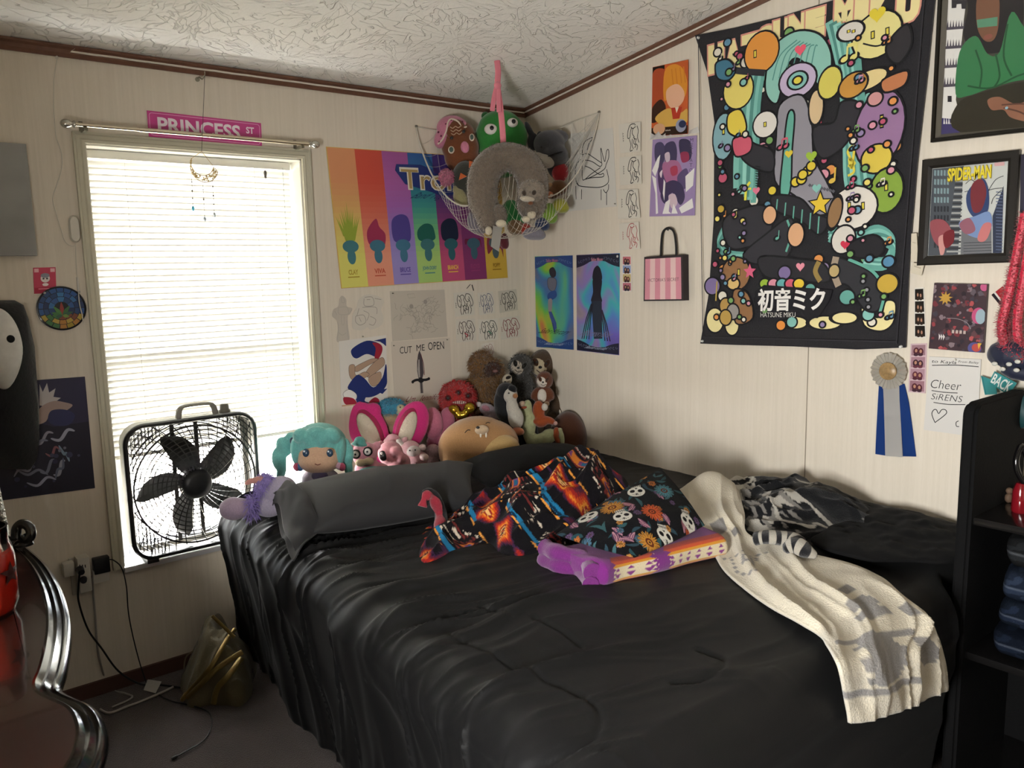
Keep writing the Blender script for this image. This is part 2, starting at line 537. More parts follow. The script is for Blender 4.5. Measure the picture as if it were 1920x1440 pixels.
sash('upper_sash', 1.13, OZ1 - .006, .128, .146)
sash('lower_sash', OZ0 + .004, 1.175, .108, .126)
# outside
bm = bmesh.new(); bx(bm, -14, 14, .6, 26, -1.0, -.9); struct('ground', bm, mat('cfc9bb', rough=.9, bump=.3, bscale=8))
bm = bmesh.new(); bx(bm, -9, 5, 9.0, 9.3, -.9, 1.9)
for k in range(14): bx(bm, -9, 5, 8.985, 9.0, -.9 + k * .2, -.72 + k * .2)
struct('wall_outside', bm, mat('c9d3de', rough=.8))

# ------------------------------------------------------------------ venetian blind
YB = .083
def translucent(c, w=.055):
    m = bpy.data.materials.new('m_slat'); m.use_nodes = True
    t = m.node_tree
    for n in list(t.nodes): t.nodes.remove(n)
    out = nd(t, 'ShaderNodeOutputMaterial'); d = nd(t, 'ShaderNodeBsdfDiffuse', Color=lin(c)); tr = nd(t, 'ShaderNodeBsdfTranslucent', Color=lin(c)); mx = nd(t, 'ShaderNodeMixShader'); mx.inputs[0].default_value = w
    t.links.new(d.outputs[0], mx.inputs[1]); t.links.new(tr.outputs[0], mx.inputs[2]); t.links.new(mx.outputs[0], out.inputs[0])
    return m
M_SLAT = translucent('f2f1ea')
bl = empty('venetian_blind', ((OX0 + OX1) / 2, YB, .82), 'white horizontal slat blind lowered behind the box fan in the window', 'blind')
X0, X1 = OX0 + .012, OX1 - .014
bm = bmesh.new(); bx(bm, X0, X1, YB - .014, YB + .014, OZ1 - .036, OZ1 - .008, bev=.003); obj('head_rail', bm, M_WHITE, bl)
ZB = .808
NS = 47
pitch = (OZ1 - .045 - ZB - .012) / NS
for k in range(NS):
    z = OZ1 - .045 - pitch * (k + .5)
    bm = bmesh.new()
    th = math.radians(77 + 2 * math.sin(k * 1.3)); hw = .0137
    n = 5
    rows = []
    for x in (X0, (X0 * 2 + X1) / 3, (X0 + 2 * X1) / 3, X1):
        rr = []
        for j in range(n):
            s = -1 + 2 * j / (n - 1)
            arch = .0022 * (1 - s * s)
            # the room edge is tilted up
            y = YB - s * hw * math.cos(th) - arch * math.sin(th)
            zz = z + s * hw * math.sin(th) - arch * math.cos(th) + random.uniform(-.0006, .0006)
            rr.append(bm.verts.new((x, y, zz)))
        rows.append(rr)
    for a, b_ in zip(rows, rows[1:]):
        for j in range(n - 1): bm.faces.new((a[j], b_[j], b_[j + 1], a[j + 1]))
    obj('slat', bm, M_SLAT, bl)
bm = bmesh.new(); bx(bm, X0, X1, YB - .012, YB + .012, ZB - .010, ZB + .004, bev=.003); obj('bottom_rail', bm, M_WHITE, bl)
for fx in (.17, .80):
    x = X0 + (X1 - X0) * fx
    for dy in (-.0145, .0145):
        bm = bmesh.new(); tube(bm, [(x, YB + dy, OZ1 - .03), (x, YB + dy, ZB)], .0009, 5); obj('ladder_cord', bm, M_WHITE, bl)
bm = bmesh.new(); tube(bm, [(X1 - .035, YB - .022, OZ1 - .03), (X1 - .04, YB - .026, 1.2), (X1 - .03, YB - .02, .62), (X1 - .036, YB - .02, .5)], .0011, 5); obj('lift_cord', bm, mat('a9adad'), bl)
bm = bmesh.new(); lathe(bm, [(0, 0), (.004, .002), (.006, .022), (.003, .03), (0, .031)], (X1 - .105, YB - .02, 1.795), seg=10); obj('tassel', bm, mat('55504a'), bl)

# ------------------------------------------------------------------ curtain rod
M_CHROME = mat('d8cfb8', rough=.18, spec=.6, metal=.95)
M_STEEL = mat('c9c6bd', rough=.25, metal=.9)
pa, pb = on(140, 233, 1, -.062), on(580, 270, 1, -.062)
rod = empty('curtain_rod', (pa + pb) / 2, 'shiny metal curtain rod without curtain above the window', 'curtain rod')
dv = (pb - pa).normalized()
mid = pa + (pb - pa) * .24
bm = bmesh.new(); tube(bm, [pa, mid], .0066, 14); obj('tube', bm, M_CHROME, rod)
bm = bmesh.new(); tube(bm, [mid, pb], .0078, 14); obj('outer_tube', bm, M_CHROME, rod)
for p, s in ((pa, -1), (pb, 1)):
    bm = bmesh.new()
    lathe(bm, [(.006, -.004), (.011, 0), (.011, .004), (.007, .008), (.012, .014), (.0145, .022), (.014, .03), (.010, .037), (.004, .041), (0, .042)], p, dv * s, 20)
    obj('finial', bm, M_STEEL, rod)
for p in (pa + dv * .03, pb - dv * .03):
    bm = bmesh.new()
    bx(bm, p.x - .006, p.x + .006, -.003, 0, p.z - .022, p.z + .02)
    bx(bm, p.x - .005, p.x + .005, -.07, -.001, p.z - .018, p.z - .008)
    tube(bm, [(p.x, p.y, p.z - .016), (p.x, p.y, p.z - .006)], .004, 8)
    obj('bracket', bm, mat('6e6a5c', rough=.4, metal=.6), rod)

# ------------------------------------------------------------------ box fan
M_BLK = mat('141414', rough=.38, spec=.45)
M_GREY = mat('77746c', rough=.5, spec=.4)
FX0, FX1, FZ0, FZ1, FY0, FY1 = -1.858, -1.388, .446, .934, -.045, .052
fan = empty('box_fan', ((FX0 + FX1) / 2, 0, FZ0), 'black square box fan standing on the window sill', 'fan')
fc = Vector(((FX0 + FX1) / 2, 0, (FZ0 + FZ1) / 2))
hw, hh = (FX1 - FX0) / 2, (FZ1 - FZ0) / 2
def rsq(hw, hh, r, n=10):
    o = []
    for cx, cz, a0 in ((hw - r, hh - r, 0), (-hw + r, hh - r, 90), (-hw + r, -hh + r, 180), (hw - r, -hh + r, 270)):
        for k in range(n + 1):
            a = math.radians(a0 + 90 * k / n)
            o.append((cx + r * math.cos(a), cz + r * math.sin(a)))
    return o
def ringband(bm, secs):
    """secs: list of (inset, y): loops of rounded squares joined in order"""
    loops = []
    for ins, y in secs:
        loops.append([bm.verts.new((fc.x + a, y, fc.z + c)) for a, c in rsq(hw - ins, hh - ins, max(.075 - ins, .02))])
    n = len(loops[0])
    for A, B in zip(loops, loops[1:]):
        for k in range(n): bm.faces.new((A[k], A[(k + 1) % n], B[(k + 1) % n], B[k]))
bm = bmesh.new(); ringband(bm, [(.006, FY0 + .02), (.006, FY1 - .01), (.012, FY1), (.03, FY1), (.03, FY1 - .01), (.014, FY1 - .02), (.014, FY0 + .02), (.006, FY0 + .02)])
bmesh.ops.recalc_face_normals(bm, faces=bm.faces); obj('housing', bm, M_GREY, fan)
bm = bmesh.new(); ringband(bm, [(.002, FY0 + .022), (0, FY0 + .006), (.005, FY0), (.013, FY0), (.017, FY0 + .006), (.015, FY0 + .022), (.002, FY0 + .022)])
bmesh.ops.recalc_face_normals(bm, faces=bm.faces); obj('front_rim', bm, M_BLK, fan)
def inside(a, c, ins=.016):
    w, h, r = hw - ins, hh - ins, .06
    if abs(a) > w or abs(c) > h: return False
    dx, dz = abs(a) - (w - r), abs(c) - (h - r)
    return not (dx > 0 and dz > 0 and dx * dx + dz * dz > r * r)
def grille(name, y, bulge, m, rw, seg=3):
    bm = bmesh.new()
    def P(r, a):
        return Vector((fc.x + r * math.cos(a), y - bulge * (1 - min(1, r / .24) ** 2), fc.z + r * math.sin(a)))
    rr = [.062 + .0152 * k for k in range(16)]
    for r in rr:
        run = []
        for k in range(97):
            a = 2 * math.pi * k / 96
            if inside(r * math.cos(a), r * math.sin(a)): run.append(P(r, a))
            else:
                if len(run) > 1: tube(bm, run, rw * (1.7 if abs(r - .214) < .006 else 1), seg, cap=False)
                run = []
        if len(run) > 1: tube(bm, run, rw * (1.9 if abs(r - .214) < .006 else 1), seg, cap=False)
    for k in range(36):
        a0 = 2 * math.pi * k / 36
        run = []
        for j in range(15):
            r = .055 + .021 * j
            a = a0 + .55 * (r - .055) / .16 * (.5 if r < .215 else .5)
            if inside(r * math.cos(a), r * math.sin(a), .010): run.append(P(r, a))
        if len(run) > 1: tube(bm, run, rw, seg, cap=False)
    for s in (-1, 1):                                   # slanted wires in the four corners
        for k in range(10):
            for sx in (-1, 1):
                run = []
                for j in range(9):
                    t = j / 8
                    a = sx * (hw - .012 - .013 * k * (1 - t) - .0 * t); c = s * (hh - .012 - .013 * k * t)
                    a = sx * (hw - .014 - .012 * k + .012 * k * t * 0 - t * .0); c = s * (hh - .015 - .16 * t + 0.012 * k * 0)
                    if inside(a, c, .012) and math.hypot(a, c) > .214: run.append(Vector((fc.x + a, y, fc.z + c)))
                if len(run) > 1: tube(bm, run, rw, seg, cap=False)
    return obj(name, bm, m, fan)
grille('front_grille', FY0 + .008, .012, mat('1b1a17', rough=.3, spec=.5), .0021)
grille('rear_grille', FY1 - .004, -.010, mat('161616', rough=.3, spec=.5), .0014)
bm = bmesh.new(); lathe(bm, [(0, -.022), (.03, -.021), (.050, -.014), (.057, .0), (.057, .03), (0, .03)], (fc.x, FY0 + .012, fc.z), (0, 1, 0), 36); obj('hub', bm, mat('0c0c0c', rough=.45), fan)
for k in range(5):
    a0 = math.radians(100 + 72 * k)
    bm = bmesh.new()
    rows = []
    for i in range(13):
        t = i / 12
        r = .045 + .158 * t
        w = .024 + .050 * math.sin(math.pi * min(1, t * .85 + .08)) ** .8
        if t > .8: w *= 1 - ((t - .8) / .2) ** 2 * .75
        sweep = .30 * t * t
        row = []
        for j in range(7):
            s = -1 + 2 * j / 6
            a = a0 + sweep + s * w / r * .62
            row.append(bm.verts.new((fc.x + r * math.cos(a), .004 + s * .020 * (1 - .35 * t) + .004 * (1 - s * s), fc.z + r * math.sin(a))))
        rows.append(row)
    for A, B in zip(rows, rows[1:]):
        for j in range(6): bm.faces.new((A[j], A[j + 1], B[j + 1], B[j]))
    bmesh.ops.solidify(bm, geom=bm.faces[:], thickness=.002)
    bmesh.ops.recalc_face_normals(bm, faces=bm.faces)
    obj('blade', bm, mat('12110d', rough=.35, spec=.5), fan)
bm = bmesh.new()                                           # motor and its two upright stays behind the blades
tube(bm, [(fc.x, .02, fc.z), (fc.x, FY1, fc.z)], .045, 20)
for dx in (-.05, .035): bx(bm, fc.x + dx - .007, fc.x + dx + .007, FY1 - .014, FY1 - .006, FZ0 + .02, FZ1 - .02)
obj('motor_mount', bm, mat('191714', rough=.5), fan)
hx = BW(335, 760).x, BW(398, 755).x
zt = FZ1
bm = bmesh.new(); tube(bm, spline([(hx[0] - .006, -.005, zt - .004), (hx[0], -.005, zt + .026), (hx[0] + .02, -.005, zt + .038), (hx[1] - .02, -.005, zt + .038), (hx[1], -.005, zt + .026), (hx[1] + .008, -.005, zt - .004)], 6), .011, 10, flat=((0, 0, 1), .55)); obj('handle', bm, M_GREY, fan)
kx = BW(420, 757).x
bm = bmesh.new(); lathe(bm, [(.021, -.004), (.021, .004), (.017, .008), (.016, .024), (.012, .029), (0, .029)], (kx, .0, zt), seg=20); obj('speed_knob', bm, mat('5d5a52', rough=.5), fan)
for sx in (-1, 1):
    bm = bmesh.new(); bx(bm, fc.x + sx * .17 - .02, fc.x + sx * .17 + .02, FY0 + .004, FY1, FZ0 - .012, FZ0 + .004, bev=.003); obj('foot', bm, M_BLK, fan)
# ================================================================== flat things on the walls
_TX = {}
def text_mesh(s, bold=0.0):
    """triangles of a word, fitted to the unit square (x right, y up), and its own width / height"""
    if (s, bold) in _TX: return _TX[(s, bold)]
    c = bpy.data.curves.new('word', 'FONT'); c.body = s; c.resolution_u = 3; c.offset = bold
    o = bpy.data.objects.new('word', c); COL.objects.link(o)
    me = evalmesh(o)
    V = np.array([v.co[:2] for v in me.vertices]); Fc = [list(p.vertices) for p in me.polygons]
    bpy.data.objects.remove(o); bpy.data.curves.remove(c); bpy.data.meshes.remove(me)
    lo, hi = V.min(0), V.max(0)
    V = (V - lo) / (hi - lo)
    _TX[(s, bold)] = (V, Fc, (hi - lo)[0] / (hi - lo)[1])
    return _TX[(s, bold)]
class Sheet:
    """a thin sheet: corners TL, TR, BR, BL in the world; artwork in (u, v), u right, v down, printed in very thin layers"""
    def __init__(self, c, n, base, th=.0012, step=2.5e-5, curl=None):
        self.c = [Vector(p) for p in c]; self.n = Vector(n)
        a, b, c2, d = self.c                       # keep the four corners in one plane
        pn = (b - a).cross(d - a)
        if abs(pn.dot(self.n)) > 1e-9: self.c[2] = c2 - self.n * ((c2 - a).dot(pn) / self.n.dot(pn))
        self.mats = []; self.bm = bmesh.new(); self.h = th; self.step = step; self.curl = curl
        self.w = ((self.c[1] - self.c[0]).length + (self.c[2] - self.c[3]).length) / 2
        self.hh = ((self.c[3] - self.c[0]).length + (self.c[2] - self.c[1]).length) / 2
        i = self.mi(base)
        self.base(i, th)
    def mi(self, m):
        if isinstance(m, str): m = paper(m)
        if m not in self.mats: self.mats.append(m)
        return self.mats.index(m)
    def P(self, u, v, h):
        a = self.c[0].lerp(self.c[1], u); b = self.c[3].lerp(self.c[2], u)
        return a.lerp(b, v) + self.n * (h + (self.curl(u, v) if self.curl else 0))
    def base(self, i, th):
        n = 14 if self.curl else 1
        bm = self.bm
        F = [[bm.verts.new(self.P(a / n, b / n, th)) for b in range(n + 1)] for a in range(n + 1)]
        B = [[bm.verts.new(self.P(a / n, b / n, 0)) for b in range(n + 1)] for a in range(n + 1)]
        for a in range(n):
            for b in range(n):
                bm.faces.new((F[a][b], F[a][b + 1], F[a + 1][b + 1], F[a + 1][b])).material_index = i
                bm.faces.new((B[a][b], B[a + 1][b], B[a + 1][b + 1], B[a][b + 1])).material_index = i
        for k in range(n):
            for (p, q) in (((k, 0), (k + 1, 0)), ((k + 1, n), (k, n)), ((0, k + 1), (0, k)), ((n, k), (n, k + 1))):
                bm.faces.new((F[p[0]][p[1]], F[q[0]][q[1]], B[q[0]][q[1]], B[p[0]][p[1]])).material_index = i
    def up(self):
        self.h += self.step
        return self.h
    def poly(self, pts, m, clip=True):
        i = self.mi(m); h = self.up()
        vs = []
        for u, v in pts:
            if clip: u, v = min(max(u, .004), .996), min(max(v, .004), .996)
            vs.append(self.bm.verts.new(self.P(u, v, h)))
        try:
            f = self.bm.faces.new(vs); f.material_index = i
            f.normal_update()
            if f.normal.dot(self.n) < 0: f.normal_flip()
        except Exception: pass
    def rect(self, u0, v0, u1, v1, m):
        self.poly([(u0, v0), (u0, v1), (u1, v1), (u1, v0)], m)
    def ell(self, u, v, ru, rv, m, rot=0, n=22, line=None, lw=.006, a0=0, a1=360):
        """ellipse; ru in widths; rv in heights"""
        r = math.radians(rot); pts = []
        for k in range(n):
            a = math.radians(a0 + (a1 - a0) * k / (n - (0 if a1 - a0 == 360 else 1)))
            x, y = ru * self.w * math.cos(a), rv * self.hh * math.sin(a)
            pts.append((u + (x * math.cos(r) - y * math.sin(r)) / self.w, v + (x * math.sin(r) + y * math.cos(r)) / self.hh))
        if line:
            cx, cy = u, v
            k = 1 + lw * self.w / max(1e-4, min(ru * self.w, rv * self.hh))
            self.poly([(cx + (a - cx) * k, cy + (b - cy) * k) for a, b in pts], line)
        if m: self.poly(pts, m)
        return pts
    def circ(self, u, v, r, m, **k):
        return self.ell(u, v, r, r * self.w / self.hh, m, **k)
    def blob(self, pts, m, n=5, line=None, lw=.008):
        """smooth closed outline through points"""
        P = [Vector((a * self.w, b * self.hh, 0)) for a, b in pts]
        N = len(P); out = []
        for i in range(N):
            a, b, c, d = P[i - 1], P[i], P[(i + 1) % N], P[(i + 2) % N]
            for k in range(n):
                t = k / n
                out.append(0.5 * ((2 * b) + (c - a) * t + (2 * a - 5 * b + 4 * c - d) * t * t + (3 * b - a - 3 * c + d) * t ** 3))
        q = [(p.x / self.w, p.y / self.hh) for p in out]
        if m: self.poly(q, m)
        if line: self.line(q + [q[0], q[1]], lw, line)
    def line(self, pts, w, m, smooth=False, taper=False):
        """stroke of width w (in sheet widths)"""
        i = self.mi(m); h = self.up()
        P = [Vector((a * self.w, b * self.hh, 0)) for a, b in pts]
        if smooth: P = spline(P, 6)
        n = len(P); L = []; R = []
        for k in range(n):
            t = P[min(k + 1, n - 1)] - P[max(k - 1, 0)]
            if t.length < 1e-9: t = Vector((1, 0, 0))
            t.normalize(); s = Vector((-t.y, t.x, 0)) * (w * self.w / 2)
            if taper: s *= math.sin(math.pi * (k + .3) / (n - .4)) ** .5
            for lst, q in ((L, P[k] + s), (R, P[k] - s)):
                u, v = min(max(q.x / self.w, .003), .997), min(max(q.y / self.hh, .003), .997)
                lst.append(self.bm.verts.new(self.P(u, v, h)))
        for k in range(n - 1):
            f = self.bm.faces.new((L[k], L[k + 1], R[k + 1], R[k])); f.material_index = i
            f.normal_update()
            if f.normal.dot(self.n) < 0: f.normal_flip()
    def text(self, s, u0, v0, u1, v1, m, bold=0.0, shear=0.0, vert=False):
        V, Fc, asp = text_mesh(s, bold)
        i = self.mi(m); h = self.up()
        vs = []
        for x, y in V:
            x2 = x + shear * (y - .5)
            if vert: u, v = u0 + (u1 - u0) * (1 - y), v0 + (v1 - v0) * (1 - x2)
            else: u, v = u0 + (u1 - u0) * x2, v1 + (v0 - v1) * y
            vs.append(self.bm.verts.new(self.P(min(max(u, .002), .998), min(max(v, .002), .998), h)))
        for f in Fc:
            try:
                q = self.bm.faces.new([vs[k] for k in f]); q.material_index = i
                q.normal_update()
                if q.normal.dot(self.n) < 0: q.normal_flip()
            except Exception: pass
    def star(self, u, v, r, m, n=5, inner=.45, rot=-90):
        pts = []
        for k in range(2 * n):
            a = math.radians(rot + 180 * k / n); q = r * (1 if k % 2 == 0 else inner)
            pts.append((u + q * math.cos(a), v + q * math.sin(a) * self.w / self.hh))
        self.poly(pts, m)
    def heart(self, u, v, r, m, rot=0):
        pts = []
        for k in range(24):
            t = 2 * math.pi * k / 24
            x = 16 * math.sin(t) ** 3 / 16; y = -(13 * math.cos(t) - 5 * math.cos(2 * t) - 2 * math.cos(3 * t) - math.cos(4 * t)) / 16
            c, s = math.cos(math.radians(rot)), math.sin(math.radians(rot))
            pts.append((u + r * (x * c - y * s), v + r * (x * s + y * c) * self.w / self.hh))
        self.poly(pts, m)
    def done(self, name, label=None, cat=None, group=None, parent=None):
        o = obj(name, self.bm, self.mats, parent, smooth=False)
        return tag(o, label, cat, group)
def back_sheet(px, base, off=.001, **k):
    return Sheet([BW(x, y, off) for x, y in px], (0, -1, 0), base if not isinstance(base, str) else paper(base), **k)
def right_sheet(px, base, off=.001, **k):
    return Sheet([RW(x, y, off) for x, y in px], (-1, 0, 0), base if not isinstance(base, str) else paper(base), **k)
def pin(parent, p, n, m='c9c9c4', r=.0045):
    bm = bmesh.new(); lathe(bm, [(r, 0), (r, .001), (r * .6, .004), (r * .8, .007), (0, .008)], p, n, 10)
    return obj('pin', bm, mat(m, rough=.3), parent)
def px2uv(px):
    """maps a photo pixel into the (u, v) of a quadrilateral given in pixels (nearly parallel sides)"""
    (x0, y0), (x1, y1), (x2, y2), (x3, y3) = px
    def f(x, y):
        u = v = .5
        for _ in range(12):
            ax, ay = x0 + (x1 - x0) * u, y0 + (y1 - y0) * u
            bx_, by = x3 + (x2 - x3) * u, y3 + (y2 - y3) * u
            v = ((y - ay) / (by - ay)) if abs(by - ay) > 1e-6 else .5
            lx, rx = x0 + (x3 - x0) * v, x1 + (x2 - x1) * v
            u = (x - lx) / (rx - lx)
        return (u, v)
    return f
INK = mat('17161a', rough=.7)
PENCIL = mat('8f8a82', rough=.8)
def _uvf(self, px, py):
    """(u, v) on this sheet of the place seen at a photo pixel"""
    ax = 1 if abs(self.n.y) > .5 else 0
    p = on(px, py, ax, self.c[0][ax])
    k = 0 if ax == 1 else 1
    q = [(c[k], c[2]) for c in self.c]
    return px2uv(q)(p[k], p[2])
Sheet.uv = _uvf
def _px(self, pts): return [self.uv(x, y) for x, y in pts]
Sheet.px = _px
def crop(x0, y0, s):
    """photo pixels from positions read in an enlarged crop"""
    return lambda pts: [(x0 + x / s, y0 + y / s) for x, y in pts]
def blend(a, b, t):
    a = [int(a[i:i + 2], 16) for i in (0, 2, 4)]; b = [int(b[i:i + 2], 16) for i in (0, 2, 4)]
    return '%02x%02x%02x' % tuple(int(x + (y - x) * t) for x, y in zip(a, b))
# ================================================================== on the window wall
# grey canvas at the edge of the picture
bm = bmesh.new()
a, b_ = BW(46, 272), BW(49, 480)
bx(bm, a.x - .42, a.x, -.028, 0, b_.z, a.z, bev=.002)
o = tag(obj('canvas_print', bm, mat('9a9a98', rough=.7, vary=.35, bscale=3.5)), 'plain grey stretched canvas hanging above the hooded mask', 'canvas print')
# pink card with a little pale face
s = back_sheet([(62, 502), (104, 501), (105.5, 549), (64, 551)], 'b8495f', off=.001)
s.rect(.03, .77, .97, .97, 'a03348'); s.rect(.04, .04, .24, .18, 'e6b9bf'); s.rect(.76, .04, .96, .18, 'e6b9bf')
s.circ(.52, .42, .21, 'e7dfdc'); s.ell(.52, .31, .20, .09, '8d8f9b'); s.circ(.44, .43, .045, '38363c'); s.circ(.60, .43, .045, '38363c'); s.ell(.52, .66, .14, .06, 'f0e6e6'); s.rect(.2, .80, .8, .84, 'd77f90')
s.done('collector_card', 'small pink card with a pale round face, above the stained glass disc', 'card')
# round leaf disc
c = BW(115, 578); rw_ = abs(BW(161.5, 578).x - BW(68, 578).x) / 2; rh = abs(BW(115, 537).z - BW(115, 620).z) / 2
bm = bmesh.new()
disc = empty('wall_disc', (c.x, 0, c.z), 'round dark disc with a stained glass style leaf picture', 'wall disc')
lathe(bm, [(0, .004), (.93, .004), (.95, .007), (1, .006), (1, 0)], (0, 0, 0), (0, -1, 0), 48)
for v in bm.verts: v.co = Vector((c.x + v.co.x * rw_, v.co.y - .0015, c.z + v.co.z * rh))
obj('plate', bm, mat('14151d', rough=.35, coat=.3), disc)
R_ = [Vector((c.x - rw_, -.006, c.z + rh)), Vector((c.x + rw_, -.006, c.z + rh)), Vector((c.x + rw_, -.006, c.z - rh)), Vector((c.x - rw_, -.006, c.z - rh))]
class Flat(Sheet):
    def base(self, i, th): pass
s = Flat(R_, (0, -1, 0), mat('14151d', rough=.35, coat=.3), th=.0002)
rr = random.Random(5)
cl = ['1c3a66', '234a80', '17305a', '2a5d8f', '1a2c52', '30679a']
for ring, (r0, r1, nseg) in enumerate(((.30, .52, 10), (.54, .72, 14), (.74, .92, 18))):
    for k in range(nseg):
        a0 = 2 * math.pi * k / nseg + .02; a1 = 2 * math.pi * (k + 1) / nseg - .02
        low = math.sin((a0 + a1) / 2) > .35
        col = rr.choice(['8a7a22', '9c6a2b', '6d3a2c', 'a08a3a', '35663a']) if low else rr.choice(cl)
        pt = [(.5 + .5 * r * math.cos(a), .5 + .5 * r * math.sin(a)) for r, a in ((r0, a0), (r0, (a0 + a1) / 2), (r0, a1), (r1, a1), (r1, (a0 + a1) / 2), (r1, a0))]
        s.poly(pt, mat(col, rough=.3, coat=.3))
for k, (an, ln) in enumerate(((-90, .62), (-52, .55), (-128, .55), (-18, .46), (-162, .46), (14, .28), (166, .28))):
    a = math.radians(an)
    d = (math.cos(a), math.sin(a)); e = (-d[1], d[0])
    base = (.5, .66)
    pt = []
    for t, w in ((0, 0), (.25, .06), (.5, .085), (.8, .045), (1, 0), (.8, -.045), (.5, -.085), (.25, -.06)):
        pt.append((base[0] + .5 * (d[0] * t * ln + e[0] * w) * 1.0, base[1] + .5 * (d[1] * t * ln + e[1] * w)))
    s.poly(pt, mat(['7e2f2c', '2f5f38', '41703a', '2b5340', '35663a', '5d7a35', '2b5340'][k], rough=.3, coat=.3))
s.done('leaf_picture', parent=disc)
for dx in (-.045, .055): pin(disc, (c.x + dx, -.008, c.z + rh * .72), (0, -1, 0), '9a9a98', .004)

# dark poster
s = back_sheet([(-60, 722), (159, 706), (178, 915), (-40, 944)], mat('1e1d2d', rough=.45), off=.001)
U = s.px
s.poly(U([(-60, 722), (159, 706), (166, 790), (100, 800), (60, 790), (-55, 800)]), mat('2a2842', rough=.45))
s.poly(U([(74, 720), (80, 735), (88, 718), (92, 736), (104, 728), (100, 744), (114, 746), (100, 756), (84, 762), (74, 760)]), 'b9b4b4')
s.blob(U([(78, 762), (100, 752), (120, 754), (136, 760), (118, 772), (96, 770), (86, 790), (66, 796), (62, 784)]), 'a08c86')
s.blob(U([(96, 770), (122, 768), (140, 778), (130, 796), (104, 798), (90, 788)]), mat('2c2f55', rough=.45))
rr = random.Random(11)
for k, (x, y, dx, dy, c_) in enumerate([(60, 830, 40, -18, '8f8d9b'), (40, 850, 50, -24, '77788a'), (95, 822, 45, -14, '9c9fb2'), (30, 880, 60, 10, '6c6d80'), (50, 905, 55, -6, '8d8fa2'), (110, 835, 20, 30, '7c93a8'), (85, 850, 26, -8, '8a5a60'), (75, 885, 30, -22, '6f7183'), (20, 835, 26, 30, '565a70'), (100, 890, 22, -26, '9496a6'), (60, 868, -34, 26, '82808f'), (118, 858, -14, 40, '5d6479')]):
    s.line(U([(x, y), (x + dx * .3 + 4, y + dy * .3 + 7), (x + dx * .7, y + dy * .7 - 6), (x + dx, y + dy)]), .022 + .012 * rr.random(), mat(c_, rough=.45), smooth=True, taper=True)
for k in range(14):
    s.circ(*s.uv(rr.uniform(20, 150), rr.uniform(810, 920)), rr.uniform(.012, .03), mat(rr.choice(['3a3a55', '47465c', '706f80', '2c2c46']), rough=.45))
s.done('dark_poster', 'dark blue poster with pale swirls hanging behind the hooded robe', 'poster')

# pale mask in a black hooded robe
mk = empty('hooded_costume', BW(10, 870), 'black hooded robe with a white mask hanging over the dark poster', 'costume')
k0 = abs(BW(100, 700).x - BW(0, 700).x) / 100
def MK(px, py, y): return BW(px, py, y)
prof = [(563, -75, 28, .03), (572, -88, 45, .06), (600, -95, 55, .085), (650, -98, 64, .095), (700, -98, 66, .09), (760, -100, 72, .08), (820, -100, 75, .07), (862, -98, 70, .06), (880, -90, 58, .05)]
bm = bmesh.new()
rows = []
for y, x0, x1, d in prof:
    row = []
    n = 24
    for k in range(n):
        a = math.pi * 2 * k / n
        xm, xr = (x0 + x1) / 2, (x1 - x0) / 2
        fold = 1 + .03 * math.sin(9 * a + y * .02)
        p = BW(xm + xr * math.cos(a) * fold, y, .004 + d * (.5 - .5 * math.sin(a)) * (1.0))
        row.append(bm.verts.new(p))
    rows.append(row)
for A, B in zip(rows, rows[1:]):
    for k in range(24): bm.faces.new((A[k], A[(k + 1) % 24], B[(k + 1) % 24], B[k]))
bm.faces.new(rows[0]); bm.faces.new(rows[-1][::-1])
bmesh.ops.recalc_face_normals(bm, faces=bm.faces)
obj('robe', bm, mat('101113', rough=.9, sheen=.3, bump=.2, bscale=90), mk)
# the mask itself: a plain oval face with two almond eyes and a round open mouth
cm = BW(2, 655, .105)
bm = bmesh.new()
for v in ellip(bm, (0, 0, 0), (1, 1, 1), sub=4): pass
for v in bm.verts:
    x, y, z = v.co
    w = 1 - .28 * max(0, -z) ** 1.4
    v.co = Vector((cm.x + x * .060 * w, cm.y + .02 + y * .034, cm.z + z * .125))
obj('mask', bm, mat('d3d1cc', rough=.5, vary=.15, bscale=30), mk)
for dx in (-.026, .026):
    bm = bmesh.new(); ellip(bm, (cm.x + dx, cm.y + .02 - .029, cm.z + .03), (.012, .006, .012), None, 3)
    obj('eye_hole', bm, mat('0a0a0b', rough=.8), mk)

# led strip, its wire, control box and plug
M_CABLE = mat('c9c5ba', rough=.6)
cb = empty('light_controller', BW(139, 452), 'white light strip control box with thin white cable beside the window', 'controller')
bm = bmesh.new()
c = BW(139, 430)
lathe(bm, [(0, .014), (.8, .014), (1, .008), (1, 0)], (0, 0, 0), (0, -1, 0), 24)
for v in bm.verts:
    z = v.co.z + (.9 if v.co.z > .001 else (-.9 if v.co.z < -.001 else 0))
    v.co = Vector((c.x + v.co.x * .0155, v.co.y - .001, c.z + z * .0225))
obj('case', bm, mat('c4c0b5', rough=.4), cb)
def bwline(pts, off): return [BW(x, y, off) for x, y in pts]
bm = bmesh.new(); tube(bm, spline(bwline([(141, 453), (141, 460), (133, 461), (122, 452), (114, 428), (104, 395), (99, 371), (107, 345), (116, 315), (115, 285), (105, 255), (101, 210), (101, 150), (106, 115), (110, 92)], .004), 6), .0013, 6); obj('wire', bm, M_CABLE, cb)
bm = bmesh.new(); tube(bm, bwline([(108, 88), (107, 100), (106, 110)], .004), .004, 8); obj('plug', bm, mat('c8c5bd', rough=.4), cb)
bm = bmesh.new(); tube(bm, bwline([(145, 520), (147, 545)], .004), .0035, 8); obj('plug', bm, mat('c8c5bd', rough=.4), cb)
